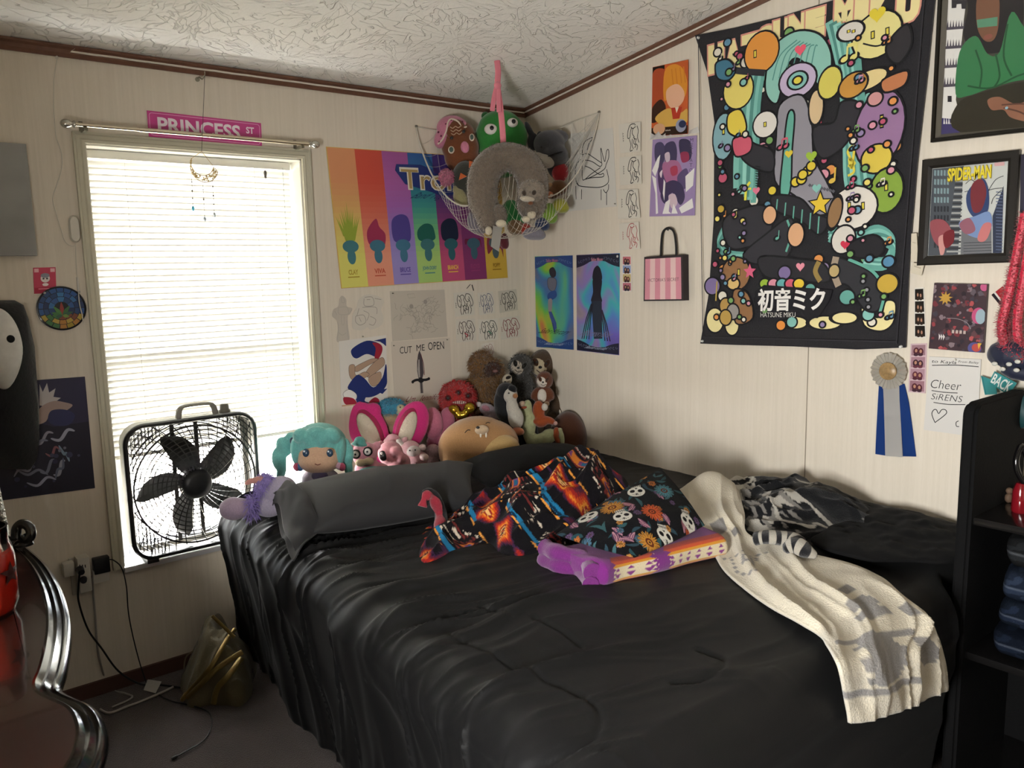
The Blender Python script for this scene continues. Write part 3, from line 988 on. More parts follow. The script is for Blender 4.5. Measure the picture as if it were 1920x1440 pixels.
bm = bmesh.new(); tube(bm, spline(bwline([(142, 462), (143, 500), (145, 520)], .003), 4), .0012, 6); tube(bm, spline(bwline([(147, 545), (149, 570), (154, 590), (156, 606)], .014), 6), .0015, 6); obj('wire', bm, M_CABLE, cb)
bm = bmesh.new()
pts = spline([BW(112, 86, .012), BW(128, 84, .014), BW(150, 86.5, .016)], 4) + [Vector((x, -.0165, CZ0 - .0185 - .0006 * math.sin(x * 40))) for x in np.linspace(-1.9, -.02, 30)]
tube(bm, pts, .0035, 6)
tag(obj('light_strip', bm, mat('d7d0c6', rough=.45)), 'thin white light strip running along the dark moulding above the window', 'light strip')
bm = bmesh.new(); tube(bm, [Vector((-.0165, y, ceil_z(y) - .0185)) for y in np.linspace(-.02, -1.9, 30)], .0035, 6)
tag(obj('light_strip', bm, mat('d7d0c6', rough=.45)), 'thin white light strip running along the sloping moulding above the tapestry', 'light strip')

# street sign
s = back_sheet([(275, 207), (489, 231), (491, 275), (279, 256)], mat('b53a80', rough=.35, coat=.3), off=.003, th=.0015)
sg = empty('street_sign', BW(383, 275))
W1 = 'e9dfe6'
def rrect(s, ins, w, m, r=.05):
    asp = s.w / s.hh
    pts = []
    for cx, cy_, a0 in ((1 - ins - r, ins * asp + r * asp, -90), (1 - ins - r, 1 - ins * asp - r * asp, 0), (ins + r, 1 - ins * asp - r * asp, 90), (ins + r, ins * asp + r * asp, 180)):
        for k in range(5):
            a = math.radians(a0 + 90 * k / 4); pts.append((cx + r * math.cos(a), cy_ + r * asp * math.sin(a)))
    s.line(pts + pts[:2], w, m)
rrect(s, .016, .006, 'd99cc0', .022)
s.text('PRINCESS', .08, .20, .80, .80, W1, bold=.03)
s.text('ST', .855, .22, .93, .50, W1, bold=.03)
s.done('street_sign', 'pink metal street sign reading PRINCESS ST above the curtain rod', 'sign')
bpy.data.objects.remove(sg)

# moon sun catcher
mo = empty('sun_catcher', BW(380, 290), 'gold crescent moon sun catcher hanging before the blind on a thread', 'sun catcher')
YM = .075
def MP(px, py): return on(px, py, 1, -YM)
bm = bmesh.new()
h0 = BW(370, 149)
tube(bm, spline([h0 + Vector((0, 0, .004)), h0 + Vector((0, -.02, .004)), h0 + Vector((0, -.05, -.008)), h0 + Vector((0, -.075, 0)), h0 + Vector((0, -.078, .012))], 5), .002, 6)
lathe(bm, [(.008, 0), (.008, .003), (0, .003)], h0, (0, -1, 0), 12)
obj('hook', bm, mat('8d887a', rough=.4, metal=.6), mo)
bm = bmesh.new(); tube(bm, [h0 + Vector((0, -.075, -.002)), MP(378, 284)], .0009, 5); obj('thread', bm, mat('3a3833'), mo)
M_GOLD = mat('a8894a', rough=.3, metal=.9)
ctr = MP(383, 316)
kk = (MP(400, 316) - MP(383, 316)).length / 17
bm = bmesh.new()
out = []
for k in range(25):
    a = math.radians(-20 - 195 * k / 24 + 10)
    out.append((25 * math.cos(a), 25 * math.sin(a)))
inn = []
for k in range(25):
    a = math.radians(-10 - 195 * k / 24 + 0)
    inn.append((-3 + 21 * math.cos(a), 8 + 21 * math.sin(a)))
loop = [ctr + Vector((a * kk, 0, b * kk)) for a, b in out] ; loop2 = [ctr + Vector((a * kk, 0, b * kk)) for a, b in inn]
tube(bm, loop, .0013, 6); tube(bm, loop2, .0013, 6)
obj('moon_outline', bm, M_GOLD, mo)
bm = bmesh.new()
rr = random.Random(2)
for k in range(70):
    i = rr.randrange(1, 24); t = rr.uniform(.1, .9)
    p = loop[i].lerp(loop2[i], t)
    ellip(bm, p, (.0035 * rr.uniform(.6, 1.2),) * 3, sub=1)
obj('crystal_chips', bm, mat('c8b07c', rough=.3, spec=.6), mo)
bm = bmesh.new(); tube(bm, [MP(378, 284), loop[0]], .0008, 5); tube(bm, [MP(378, 284), loop2[-1]], .0008, 5); obj('hanger', bm, M_GOLD, mo)
for (x0, y0), (x1, y1), cc in (((359, 325), (362, 390), '5fb8d8'), ((380, 338), (384, 410), 'b9c4cf'), ((398, 332), (402, 402), 'c4ccd2')):
    st = empty('bead_strand', (0, 0, 0)); bpy.data.objects.remove(st)
    a, b2 = MP(x0, y0), MP(x1, y1)
    bm = bmesh.new(); tube(bm, [a, b2], .0006, 4)
    for t, r in ((.25, .0022), (.5, .003), (.72, .002)): ellip(bm, a.lerp(b2, t), (r, r, r * 1.3), sub=2)
    st = obj('bead_strand', bm, mat('5a5548', rough=.4), mo)
    bm = bmesh.new(); lathe(bm, [(0, .008), (.004, .004), (.006, -.002), (.003, -.008), (0, -.011)], b2, (0, 0, 1), 8); obj('crystal_drop', bm, mat(cc, rough=.1, spec=.8), st, smooth=False)

# striped poster of seven colours
TL, BL, BR = BW(611, 275, .002), BW(639.5, 541, .002), BW(952, 521, .002)
TRr = Vector((-.162, -.002, 1.936))
s = Sheet([TL, TRr, BR, BL], (0, -1, 0), mat('c9a75a', rough=.4))
cols = [('c98a63', 'd0cb6a'), ('b8493c', 'd58f77'), ('a05390', '9084c0'), ('2f5a96', '9fc06e'), ('43306e', 'b0486f'), ('5a2a63', '7c2f62'), ('8a6a2c', 'c2a03c')]
for k, (a, b2) in enumerate(cols):
    mids = [a, a, blend(a, b2, .3), blend(a, b2, .7), b2, b2]
    if k == 3: mids = [a, blend(a, '2f7f88', .6), '3c8a86', '6fae78', b2, b2]
    if k == 2: mids = ['96518f', 'a05a9a', '9a60a8', '8a74b6', b2, b2]
    for j in range(24):
        t = j / 23 * 5; i = min(4, int(t))
        # each printed stripe fades through its own inks, top to bottom
        s.rect(k / 7, j / 24, (k + 1) / 7, (j + 1) / 24, mat(blend(mids[i], mids[i + 1], t - i), rough=.4))
    s.h -= s.step * 22
# seven plumed shapes, one per stripe
pl = [('8a9a3a', '3f6f78'), ('8f2f4f', '3d6c80'), ('4a3f86', '3f6d86'), ('1f5a50', '3c6b70'), ('1a2238', '2c5a63'), ('6a2440', '3a5a68'), ('7a3040', '4a5a60')]
tops = [.38, .50, .47, .54, .50, .66, .74]
for k, (hc, bc) in enumerate(pl):
    u = (k + .5) / 7; tp = tops[k]; 
    if k == 0:
        for j in range(13):
            a = -1 + 2 * j / 12
            s.poly([(u + a * .018 - .008, .66), (u + a * .018 + .008, .66), (u + a * .062, tp + .10 * abs(a) + .03 * ((j * 5) % 3) / 2)], hc)
    elif k == 1: s.blob([(u - .05, .66), (u - .045, .58), (u + .005, tp), (u + .02, .56), (u + .05, .62), (u + .03, .72), (u - .03, .70)], hc)
    else: s.blob([(u - .05, .66), (u - .052, tp + .05), (u - .01, tp), (u + .035, tp + .01), (u + .05, tp + .08), (u + .045, .66), (u, .68)], hc)
    s.ell(u, .70, .042, .045, bc); s.ell(u, .775, .022, .055, bc)
for k, (nm, c_, wd) in enumerate((('CLAY', 'a08a35', .05), ('VIVA', 'b4523c', .06), ('BRUCE', '5a4c96', .06), ('JOHN DORY', '4a7f86', .085), ('BRANCH', 'e0b64a', .065), ('FLOYD', '8f3e6c', .06), ('POPPY', '8a6a20', .05))):
    u = (k + .5) / 7
    s.text(nm, u - wd / 2, .868, u + wd / 2, .905, c_, bold=.03); s.rect(u - .03, .918, u + .03, .926, c_)
s.poly([(.36, .095), (.50, .09), (.565, .12), (.57, .15), (.66, .16), (.80, .20), (.80, .30), (.60, .32), (.55, .295), (.40, .24), (.35, .14)], '27346e')
s.text('Trolls', .375, .115, .78, .285, 'd9d2c2', bold=.035); s.text('Trolls', .383, .13, .775, .275, 'a58a58', bold=.0)
s.text('Band Together', .44, .30, .72, .36, '27345f', shear=.3)
s.done('striped_poster', 'large film poster of seven coloured stripes reading Trolls beside the window', 'poster')

# drawings under the striped poster
def pencil_scribble(s, seed, n, m, area, L=.18, w=.008):
    r = random.Random(seed)
    for _ in range(n):
        u, v = r.uniform(area[0], area[2]), r.uniform(area[1], area[3])
        a = r.uniform(0, 6.28); p = [(u, v)]
        for k in range(4):
            a += r.uniform(-1.2, 1.2); u += L / 4 * math.cos(a); v += L / 4 * math.sin(a) * s.w / s.hh
            p.append((u, v))
        s.line(p, w, m, smooth=True)
LP = mat('aaa49b', rough=.8); LP2 = mat('98928a', rough=.8)
class Cut(Sheet):
    """a sheet cut along its own outline"""
    def __init__(self, c, n, outline, base, th=.001, **k):
        self.outline = outline
        super().__init__(c, n, base, th, **k)
    def base(self, i, th):
        F = [self.bm.verts.new(self.P(u, v, th)) for u, v in self.outline]; B = [self.bm.verts.new(self.P(u, v, 0)) for u, v in self.outline]
        f = self.bm.faces.new(F); f.normal_update()
        if f.normal.dot(self.n) < 0: f.normal_flip()
        self.bm.faces.new(B)
        n = len(F)
        for k in range(n): self.bm.faces.new((F[k], F[(k + 1) % n], B[(k + 1) % n], B[k]))
def smoothloop(pts, n=4):
    P = [Vector((a, b, 0)) for a, b in pts]; N = len(P); out = []
    for i in range(N):
        a, b, c, d = P[i - 1], P[i], P[(i + 1) % N], P[(i + 2) % N]
        for k in range(n):
            t = k / n
            q = 0.5 * ((2 * b) + (c - a) * t + (2 * a - 5 * b + 4 * c - d) * t * t + (3 * b - a - 3 * c + d) * t ** 3)
            out.append((q.x, q.y))
    return out
def cutsheet(px, outline_px, base, off):
    c = [BW(x, y, off) for x, y in px]
    q = Sheet.__new__(Sheet); q.c = c; q.n = Vector((0, -1, 0))
    return Cut(c, (0, -1, 0), smoothloop([_uvf(q, x, y) for x, y in outline_px]), paper(base) if isinstance(base, str) else base)
K = crop(600, 520, 4.8)
s = cutsheet([(620, 555), (662, 550), (662, 640), (622, 642)], K([(175, 195), (200, 165), (235, 200), (240, 260), (290, 280), (270, 330), (250, 350), (250, 430), (265, 560), (210, 580), (150, 575), (160, 470), (150, 390), (110, 350), (120, 290), (165, 260)]), 'b9b1a6', .001)
for p in ([(200, 170), (190, 220), (220, 225), (210, 180)], [(170, 270), (240, 270), (250, 330), (170, 330), (165, 270)], [(190, 340), (195, 420), (215, 420), (215, 350)], [(160, 400), (165, 480), (155, 560)], [(240, 390), (245, 480), (255, 560)], [(130, 300), (150, 340)], [(285, 290), (255, 335)], [(170, 500), (200, 520), (235, 500)]):
    s.line(s.px(K(p)), .022, LP, smooth=True)
s.done('cut_out_drawing', 'pale pencil figure cut from paper beside the window frame', 'drawing')
s = cutsheet([(658, 552), (720, 552), (720, 622), (658, 622)], K([(350, 200), (420, 155), (490, 160), (560, 190), (575, 230), (548, 290), (570, 360), (560, 420), (500, 460), (450, 470), (425, 450), (380, 475), (300, 465), (288, 400), (300, 320), (330, 270)]), 'c9c3b8', .001)
for p in ([(400, 180), (470, 180), (480, 250), (400, 255), (395, 190)], [(380, 270), (500, 270), (510, 330)], [(320, 350), (390, 340), (410, 400), (360, 430), (320, 400), (320, 350)], [(450, 350), (500, 380), (480, 430), (440, 420)], [(350, 280), (330, 350)], [(420, 200), (450, 200)], [(490, 190), (550, 200)], [(390, 300), (440, 330), (420, 390)], [(350, 360), (370, 400)]):
    s.line(s.px(K(p)), .016, LP2, smooth=True)
s.done('cut_out_drawing', 'round-edged cut-out pencil drawing with curled paper border', 'drawing')
s = back_sheet([(731, 546), (833, 543), (839, 631), (736, 640)], 'bab3a7', off=.001)
pencil_scribble(s, 4, 26, LP2, (.28, .25, .46, .9), .16, .006); pencil_scribble(s, 5, 30, LP2, (.52, .20, .76, .9), .16, .006); pencil_scribble(s, 6, 8, LP2, (.1, .33, .2, .5), .12, .005); pencil_scribble(s, 8, 8, LP2, (.78, .3, .9, .5), .12, .005)
s.line([(.3, .07), (.42, .065), (.44, .14), (.32, .15), (.3, .07)], .005, LP2)
for u, v in ((.36, .32), (.62, .24)): s.circ(u, v, .035, LP2)
d = s.done('pencil_drawing', 'white sheet with a faint pencil drawing of two figures', 'drawing')
pin(d, BW(736, 550, .002), (0, -1, 0), '77726a', .003)
s = back_sheet([(635, 640), (723.5, 628), (727, 753), (640, 763)], 'd4d0ca', off=.001)
# a loose coloured-pencil composition: blue swoops, tan bars and red patches
def SP(p): return s.px(K(p))
MB_, MTn, MRd = '1f2c66', 'a68c78', '8f2336'
s.blob(SP([(290, 640), (420, 570), (540, 600), (560, 660), (520, 720), (420, 690), (330, 730), (285, 700)]), MB_)
s.blob(SP([(470, 590), (540, 600), (560, 660), (520, 740), (490, 720), (500, 640)]), MRd)
s.poly(SP([(480, 570), (595, 545), (600, 620), (570, 600), (540, 580)]), MB_)
s.blob(SP([(310, 810), (420, 750), (480, 730), (520, 740), (420, 800), (330, 850)]), MTn, line=INK, lw=.006)
s.blob(SP([(410, 860), (480, 770), (560, 720), (580, 780), (520, 840), (440, 900)]), MTn, line=INK, lw=.006)
s.blob(SP([(260, 800), (310, 790), (320, 880), (400, 850), (440, 880), (330, 930), (270, 900)]), MTn, line=INK, lw=.006)
s.blob(SP([(440, 900), (540, 850), (545, 930), (490, 980), (450, 960)]), MTn, line=INK, lw=.006)
s.blob(SP([(250, 980), (330, 880), (400, 910), (480, 990), (560, 900), (590, 780), (605, 860), (600, 960), (540, 1040), (440, 1080), (330, 1060), (270, 1020)]), MB_)
s.blob(SP([(320, 1020), (420, 1040), (400, 1110), (450, 1130), (340, 1140)]), MB_)
s.poly(SP([(500, 1020), (610, 1000), (560, 1050)]), MB_)
s.blob(SP([(205, 1050), (260, 1010), (325, 1050), (320, 1100), (250, 1110)]), 'e2dfdc', line=INK, lw=.006)
s.blob(SP([(210, 1080), (300, 1090), (330, 1150), (230, 1145)]), MRd)
s.blob(SP([(440, 1120), (490, 1080), (530, 1100), (525, 1140), (450, 1145)]), MRd)
s.poly(SP([(195, 1150), (600, 1120), (600, 1140), (195, 1165)]), 'b89a7c')
d = s.done('coloured_drawing', 'coloured pencil drawing of blue swoops, tan bars and red patches', 'drawing')
pin(d, BW(680, 631, .002), (0, -1, 0), '9a958c', .003)
s = back_sheet([(733.5, 641), (843, 633), (849.5, 752), (740, 763)], 'c5bcb0', off=.001)
s.text('CUT', .13, .085, .33, .19, INK, shear=.03); s.text('ME', .41, .075, .55, .17, INK); s.text('OPEN', .61, .05, .89, .17, INK)
def KP(p): return s.px(K(p))
s.poly(KP([(893, 655), (912, 700), (925, 780), (932, 860), (920, 910), (885, 910), (873, 840), (872, 760), (880, 700)]), '4a4347')
s.poly(KP([(884, 740), (894, 740), (900, 900), (888, 900), (878, 830)]), 'a09a96')
s.line(KP([(905, 690), (930, 780), (938, 880)]), .010, '5d2430', smooth=True)
s.line(KP([(828, 942), (860, 925), (905, 922), (950, 922), (985, 910)]), .038, INK, smooth=True)
s.circ(*s.uv(*K([(833, 942)])[0]), .022, INK); s.circ(*s.uv(*K([(978, 912)])[0]), .022, INK)
s.line(KP([(908, 930), (912, 990), (916, 1042)]), .048, '6a6464'); s.line(KP([(908, 930), (912, 990), (916, 1042)]), .012, '2c2a2c')
s.blob(KP([(880, 930), (905, 900), (935, 930), (908, 950)]), INK)
s.text('Um , Jennifer', .19, .86, .76, .97, '7d3a3c', shear=.15)
d = s.done('knife_drawing', 'white sheet with an inked dagger under the words CUT ME OPEN', 'drawing')
pin(d, BW(738, 648, .002), (0, -1, 0), '8a857c', .003); pin(d, BW(838, 637, .002), (0, -1, 0), '8a857c', .003)

def print_lines(s, c):
    """the same little print on every square: two leaning long-eared heads over tangled legs"""
    m = mat(c, rough=.7)
    for p in ([(.22, .10), (.16, .3), (.2, .55), (.3, .62), (.36, .4), (.32, .22), (.24, .15)], [(.30, .18), (.42, .12), (.52, .2), (.46, .36)], [(.62, .08), (.8, .12), (.9, .3), (.95, .5), (.86, .62), (.8, .42), (.7, .3)], [(.62, .08), (.56, .26), (.66, .42), (.78, .36)],
              [(.36, .5), (.3, .75), (.34, .95)], [(.42, .55), (.46, .75), (.40, .94)], [(.60, .5), (.7, .7), (.66, .92)], [(.76, .55), (.84, .75), (.78, .94)], [(.44, .62), (.52, .56), (.60, .66), (.54, .78), (.44, .72)], [(.5, .36), (.54, .5), (.48, .6)], [(.66, .46), (.60, .62)], [(.5, .78), (.56, .92)], [(.25, .3), (.3, .42)], [(.74, .2), (.8, .34)], [(.52, .66), (.64, .76), (.72, .64)]):
        s.line(p, .028, m, smooth=True)
    for v in (.42, .5, .58): s.line([(.06, v), (.10, v + .06)], .02, m)
sq = [((850, 549), (887, 546), (890, 590), (853, 594), '2c2624', 'cdc8bd', 'black-inked square print, outer one of the top row below the striped poster'),
      ((895, 549), (924, 546), (928, 588), (898, 591), '3a4468', 'cdc8bd', 'blue-inked square print below the striped poster'),
      ((934, 546), (968, 542), (971, 581), (937, 587), '2f2a28', 'bdb7ab', 'dark-inked square print nearest the room corner'),
      ((854, 599), (890, 597), (893, 639), (856, 643), '3a2426', 'cdc8bd', 'square print in dark ink with a red centre, below the outer black one'),
      ((896, 599), (933, 597), (934, 637), (898, 640), '1f2422', 'd2cdc2', 'square print with the blackest ink, middle of the lower row'),
      ((936, 596), (974, 592), (977, 632), (939, 637), '7c3238', 'cbc5ba', 'red-inked square print touching the blackest one'),
      ((903, 645), (925, 641), (928, 675), (905, 679), '8f5a55', 'd6cfc5', 'little print in brownish red hanging over the furry brown plush')]
for k, (a, b2, c2, d2, ink, pc, lab) in enumerate(sq):
    s = back_sheet([a, b2, c2, d2], pc, off=.001)
    print_lines(s, ink)
    if k == 3: s.line([(.42, .62), (.56, .70), (.5, .8)], .05, '9c3a44', smooth=True)
    if k == 4: s.line([(.5, .56), (.66, .7)], .05, '3a6a55')
    s.done('square_print', lab, 'print', 'little square prints under the striped poster')
bm = bmesh.new()
tube(bm, bwline([(875, 541), (882, 533)], .001), .0016, 5); tube(bm, bwline([(885, 534), (888, 545)], .001), .0026, 5)
tag(obj('hair_clip', bm, mat('2a2422', rough=.5)), 'tiny dark clip stuck on the wall above the prints', 'clip')
# ================================================================== on the poster wall
# drawing of two long-horned animals
K = crop(580, 180, 3.2)
s = right_sheet(K([(1535, 232), (1822, 190), (1845, 662), (1553, 692)]), 'c9c6bf', off=.001)
def LN(pts, w=.012, m=INK, sm=True): s.line(s.px(K(pts)), w, m, smooth=sm)
for p in ([(1638, 345), (1640, 310), (1655, 275), (1690, 252), (1702, 255), (1680, 285), (1668, 325)], [(1625, 345), (1640, 350), (1668, 345), (1700, 365), (1740, 392), (1757, 405), (1752, 420), (1738, 420), (1700, 395), (1660, 385), (1640, 400), (1640, 495), (1655, 500), (1690, 470), (1748, 430)],
          [(1755, 400), (1750, 330), (1752, 315), (1765, 370), (1775, 392), (1785, 330), (1797, 325), (1797, 370), (1782, 410)], [(1782, 410), (1770, 440), (1715, 475), (1660, 500)], [(1655, 420), (1690, 435), (1740, 470), (1765, 465), (1762, 485), (1700, 490), (1655, 500)], [(1640, 350), (1642, 365)], [(1608, 400), (1598, 440), (1600, 500), (1615, 535), (1660, 545), (1740, 548), (1785, 530), (1797, 500), (1785, 440)], [(1600, 510), (1620, 540)], [(1600, 540), (1602, 620)], [(1635, 560), (1634, 620)], [(1752, 560), (1752, 625)], [(1785, 575), (1785, 655)], [(1765, 560), (1780, 580), (1795, 560), (1797, 530)], [(1612, 400), (1630, 380)], [(1660, 345), (1664, 350)]):
    LN(p)
d = s.done('animal_drawing', 'large white sheet with an ink drawing of two long-horned animals', 'drawing')
pin(d, RW(1154, 382, .002), (-1, 0, 0), '77726a', .003)

# four square prints in a column
K = crop(1150, 200, 5.144)
labs = ['topmost of four square prints in a column beside the orange picture', 'square print second from the top of the column by the shiny sleeve', 'square print third from the top of the column, above the red one', 'red-inked square print at the bottom of the column above the photo strip']
for k, (q, ink) in enumerate((([(50, 170), (265, 145), (262, 430), (70, 450)], '2a2826'), ([(60, 490), (270, 470), (275, 740), (68, 760)], '2a2826'), ([(50, 800), (238, 795), (265, 1070), (45, 1085)], '2a2826'), ([(58, 1125), (245, 1110), (262, 1370), (62, 1388)], 'a04a4c'))):
    px = K(q)
    s = Sheet([RW(px[0][0], px[0][1], .001), RW(px[1][0], px[1][1], .012), RW(px[2][0], px[2][1], .012), RW(px[3][0], px[3][1], .001)], (-1, 0, 0), paper('cfcabf'))
    m = mat(ink, rough=.7)
    for p in ([(.75, .05), (.6, .05), (.5, .12), (.42, .3), (.40, .5), (.5, .5), (.54, .3), (.6, .16)], [(.56, .14), (.66, .20), (.78, .14)], [(.66, .2), (.62, .36), (.72, .5)], [(.84, .12), (.9, .3), (.86, .5), (.93, .7)], [(.48, .55), (.54, .75), (.5, .95), (.62, .93)], [(.62, .55), (.6, .75), (.66, .9)], [(.72, .55), (.68, .7), (.78, .78), (.72, .86)], [(.82, .55), (.76, .7), (.86, .8), (.82, .95)], [(.66, .5), (.78, .58)], [(.74, .1), (.78, .07)]):
        s.line(p, .028, m, smooth=True)
    for v in (.32, .4, .48, .56): s.line([(.17, v), (.21, v + .02), (.17, v + .05)], .02, m)
    s.done('square_print', labs[k], 'print', 'column of square prints')

# orange picture
s = Sheet([RW(1224, 126, .001), RW(1290.5, 112, .014), RW(1290, 251, .014), RW(1221.5, 256, .001)], (-1, 0, 0), mat('b9562a', rough=.4))
K = crop(1150, 0, 7.66)
K2 = crop(1150, 200, 5.144)
s.rect(.0, .0, .35, .12, '1d1510'); s.blob([(.0, .1), (.3, .05), (.45, .2), (.3, .5), (.0, .6)], mat('a04423', rough=.4)); s.blob([(.35, .1), (.6, .02), (.85, .1), (.98, .3), (.9, .5), (.6, .42), (.35, .5)], mat('d08a2c', rough=.4))
s.blob([(.42, .36), (.7, .30), (.9, .42), (.86, .56), (.62, .64), (.44, .54)], mat('d9a98c', rough=.4)); s.blob([(.0, .6), (.25, .48), (.4, .6), (.3, .75), (.0, .8)], mat('32190f', rough=.4))
for u in (.55, .66, .78, .88): s.line([(u, .08), (u + .05, .3)], .03, mat('c47a24', rough=.4))
s.blob([(.1, .75), (.45, .62), (.8, .7), (.98, .66), (.98, .84), (.5, .9)], mat('c9a04e', rough=.4)); s.poly([(.55, .62), (.85, .62), (.78, .78), (.6, .78)], mat('a8311f', rough=.4)); s.poly([(.66, .62), (.76, .62), (.70, .70)], 'd9cbb4')
s.rect(.0, .88, 1, 1, mat('2a1710', rough=.4)); s.ell(.22, .90, .17, .08, mat('c99a78', rough=.4)); s.ell(.82, .88, .14, .09, mat('8f93a8', rough=.4)); s.ell(.86, .86, .10, .05, '2c3350')
for k in range(3): s.circ(.42 + .05 * k, .93, .014, 'd6d0c4')
s.done('orange_picture', 'small orange and gold picture curling off the wall', 'picture')
# lilac picture in a shiny sleeve
M_LIL = mat('9682ad', rough=.25, coat=.6)
px = [(1224, 262), (1307, 254), (1303, 404), (1218, 406)]
s = Sheet([RW(px[0][0], px[0][1], .001), RW(px[1][0], px[1][1], .006), RW(px[2][0], px[2][1], .006), RW(px[3][0], px[3][1], .001)], (-1, 0, 0), M_LIL)
for p, c_ in (([(.06, .08), (.2, .04), (.3, .12), (.28, .3), (.1, .3)], '423c5e'), ([(.3, .08), (.5, .05), (.58, .2), (.52, .42), (.34, .4), (.3, .22)], '3a3556'), ([(.62, .04), (.85, .06), (.9, .25), (.78, .32), (.66, .24)], '322e4c'), ([(.18, .3), (.3, .34), (.36, .56), (.24, .7), (.16, .5)], '4a3a60'),
              ([(.26, .32), (.6, .3), (.72, .5), (.6, .62), (.36, .56)], 'a0658c'), ([(.44, .38), (.58, .36), (.6, .46), (.48, .48)], 'a43a55'), ([(.66, .2), (.82, .2), (.84, .3), (.7, .32)], '8a3050'), ([(.6, .5), (.8, .4), (.86, .6), (.7, .66)], '564a70'), ([(.24, .74), (.3, .6), (.5, .54), (.7, .6), (.78, .76), (.68, .86), (.5, .7), (.36, .84)], '3a3556'), ([(.42, .74), (.56, .72), (.62, .84), (.5, .9)], 'c9b4c0'), ([(.2, .44), (.26, .4), (.24, .5)], 'd9cdd8'), ([(.3, .2), (.4, .18), (.42, .28), (.34, .3)], 'c5b2c2')):
    s.blob(p, mat(c_, rough=.25, coat=.6))
_ = [s.text(ch, .86, .03 + .062 * k, .925, .075 + .062 * k, '4a4058') for k, ch in enumerate('METTATON X') if ch != ' ']
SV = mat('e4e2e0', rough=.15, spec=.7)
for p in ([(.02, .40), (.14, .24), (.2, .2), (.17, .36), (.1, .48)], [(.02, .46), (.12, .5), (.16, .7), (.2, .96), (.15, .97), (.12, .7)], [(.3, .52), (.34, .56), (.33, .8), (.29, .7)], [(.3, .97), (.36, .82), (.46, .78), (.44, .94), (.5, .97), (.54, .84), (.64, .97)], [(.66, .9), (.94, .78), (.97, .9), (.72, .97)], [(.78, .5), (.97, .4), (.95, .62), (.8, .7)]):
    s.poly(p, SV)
hol = s.done('sleeved_picture', 'lilac picture in a shiny clear sleeve under the orange picture', 'picture')
bm = bmesh.new()
V = []
rr = random.Random(9)
for k in range(13):
    t = k / 12
    a = RW(1218 + (1311 - 1218) * t, 263 - 14 * t + rr.uniform(-2, 2), .006 + rr.uniform(0, .008)); b2 = RW(1220 + (1308 - 1220) * t, 252 - 12 * t + rr.uniform(-4, 3), .004 + rr.uniform(0, .004))
    V.append((bm.verts.new(a), bm.verts.new(b2)))
for A, B in zip(V, V[1:]): bm.faces.new((A[0], B[0], B[1], A[1]))
bmesh.ops.solidify(bm, geom=bm.faces[:], thickness=.0008)
obj('sleeve_flap', bm, SV, hol, smooth=False)

# two iridescent cards
def irid(name, cols, seed):
    m = bpy.data.materials.new(name); m.use_nodes = True
    t = m.node_tree; b = t.nodes['Principled BSDF']; L = t.links.new
    tc = nd(t, 'ShaderNodeTexCoord'); mp = nd(t, 'ShaderNodeMapping'); mp.inputs['Location'].default_value = (seed, seed, seed); mp.inputs['Rotation'].default_value = (.6, .3, .2)
    mp.inputs['Scale'].default_value = (4.0, 5.5, 3.2)
    nz = nd(t, 'ShaderNodeTexNoise', Scale=1.0, Detail=1.5, Distortion=.8)
    rp = nd(t, 'ShaderNodeValToRGB'); cr = rp.color_ramp
    for k, c_ in enumerate(cols):
        p = .28 + .46 * k / (len(cols) - 1)
        e = cr.elements[k] if k < 2 else cr.elements.new(p)
        e.position = p; e.color = lin(c_)
    L(tc.outputs['Object'], mp.inputs['Vector']); L(mp.outputs[0], nz.inputs['Vector']); L(nz.outputs[0], rp.inputs[0]); L(rp.outputs[0], b.inputs['Base Color'])
    b.inputs['Roughness'].default_value = .3; b.inputs['Metallic'].default_value = .25; b.inputs['Coat Weight'].default_value = .4
    return m
I1 = irid('m_holo_warm', ['6a6a7a', '3f6fae', '3fa0a8', '6fc04a', 'b8b83f', 'c98048', '77757a', '5a5a66'], 1.3)
I2 = irid('m_holo_cool', ['5a4a8a', '6a5fc0', '4f86cc', '3fb0b8', '8a7ac0', '9a8a9a', '6a6a80', '4a4a66'], 4.1)
K = crop(1000, 440, 6)
def holo(px, base, edge, title, fig, lab):
    s = right_sheet(px, base, off=.001)
    M_E = mat(edge, rough=.3, coat=.3)
    for v0, sg in ((0, 1), (1, -1)):
        pts = [(.003, v0)]
        n = 28
        for k in range(n + 1):
            u = k / n
            d = .055 + .085 * abs(2 * u - 1) ** 1.3 + .012 * abs(math.sin(u * 9.4))
            pts.append((u, v0 + sg * d * (.95 if v0 == 0 else .85)))
        pts.append((.997, v0))
        s.poly(pts, M_E)
        LC = mat(blend(edge, 'b9c4d8', .45), rough=.3)
        for k in range(6):
            for q in (0, 1):
                u0 = .06 + .06 * k if q == 0 else .94 - .06 * k
                vv = v0 + sg * (.03 + .08 * abs(2 * u0 - 1) * .6)
                sw = []
                for j in range(9):
                    a = j / 8 * 4.7 + k; r = .028 * (1 - j / 11)
                    sw.append((u0 + r * math.cos(a), vv + r * math.sin(a) * s.w / s.hh))
                s.line(sw, .008, LC)
    fig(s)
    return s, lab
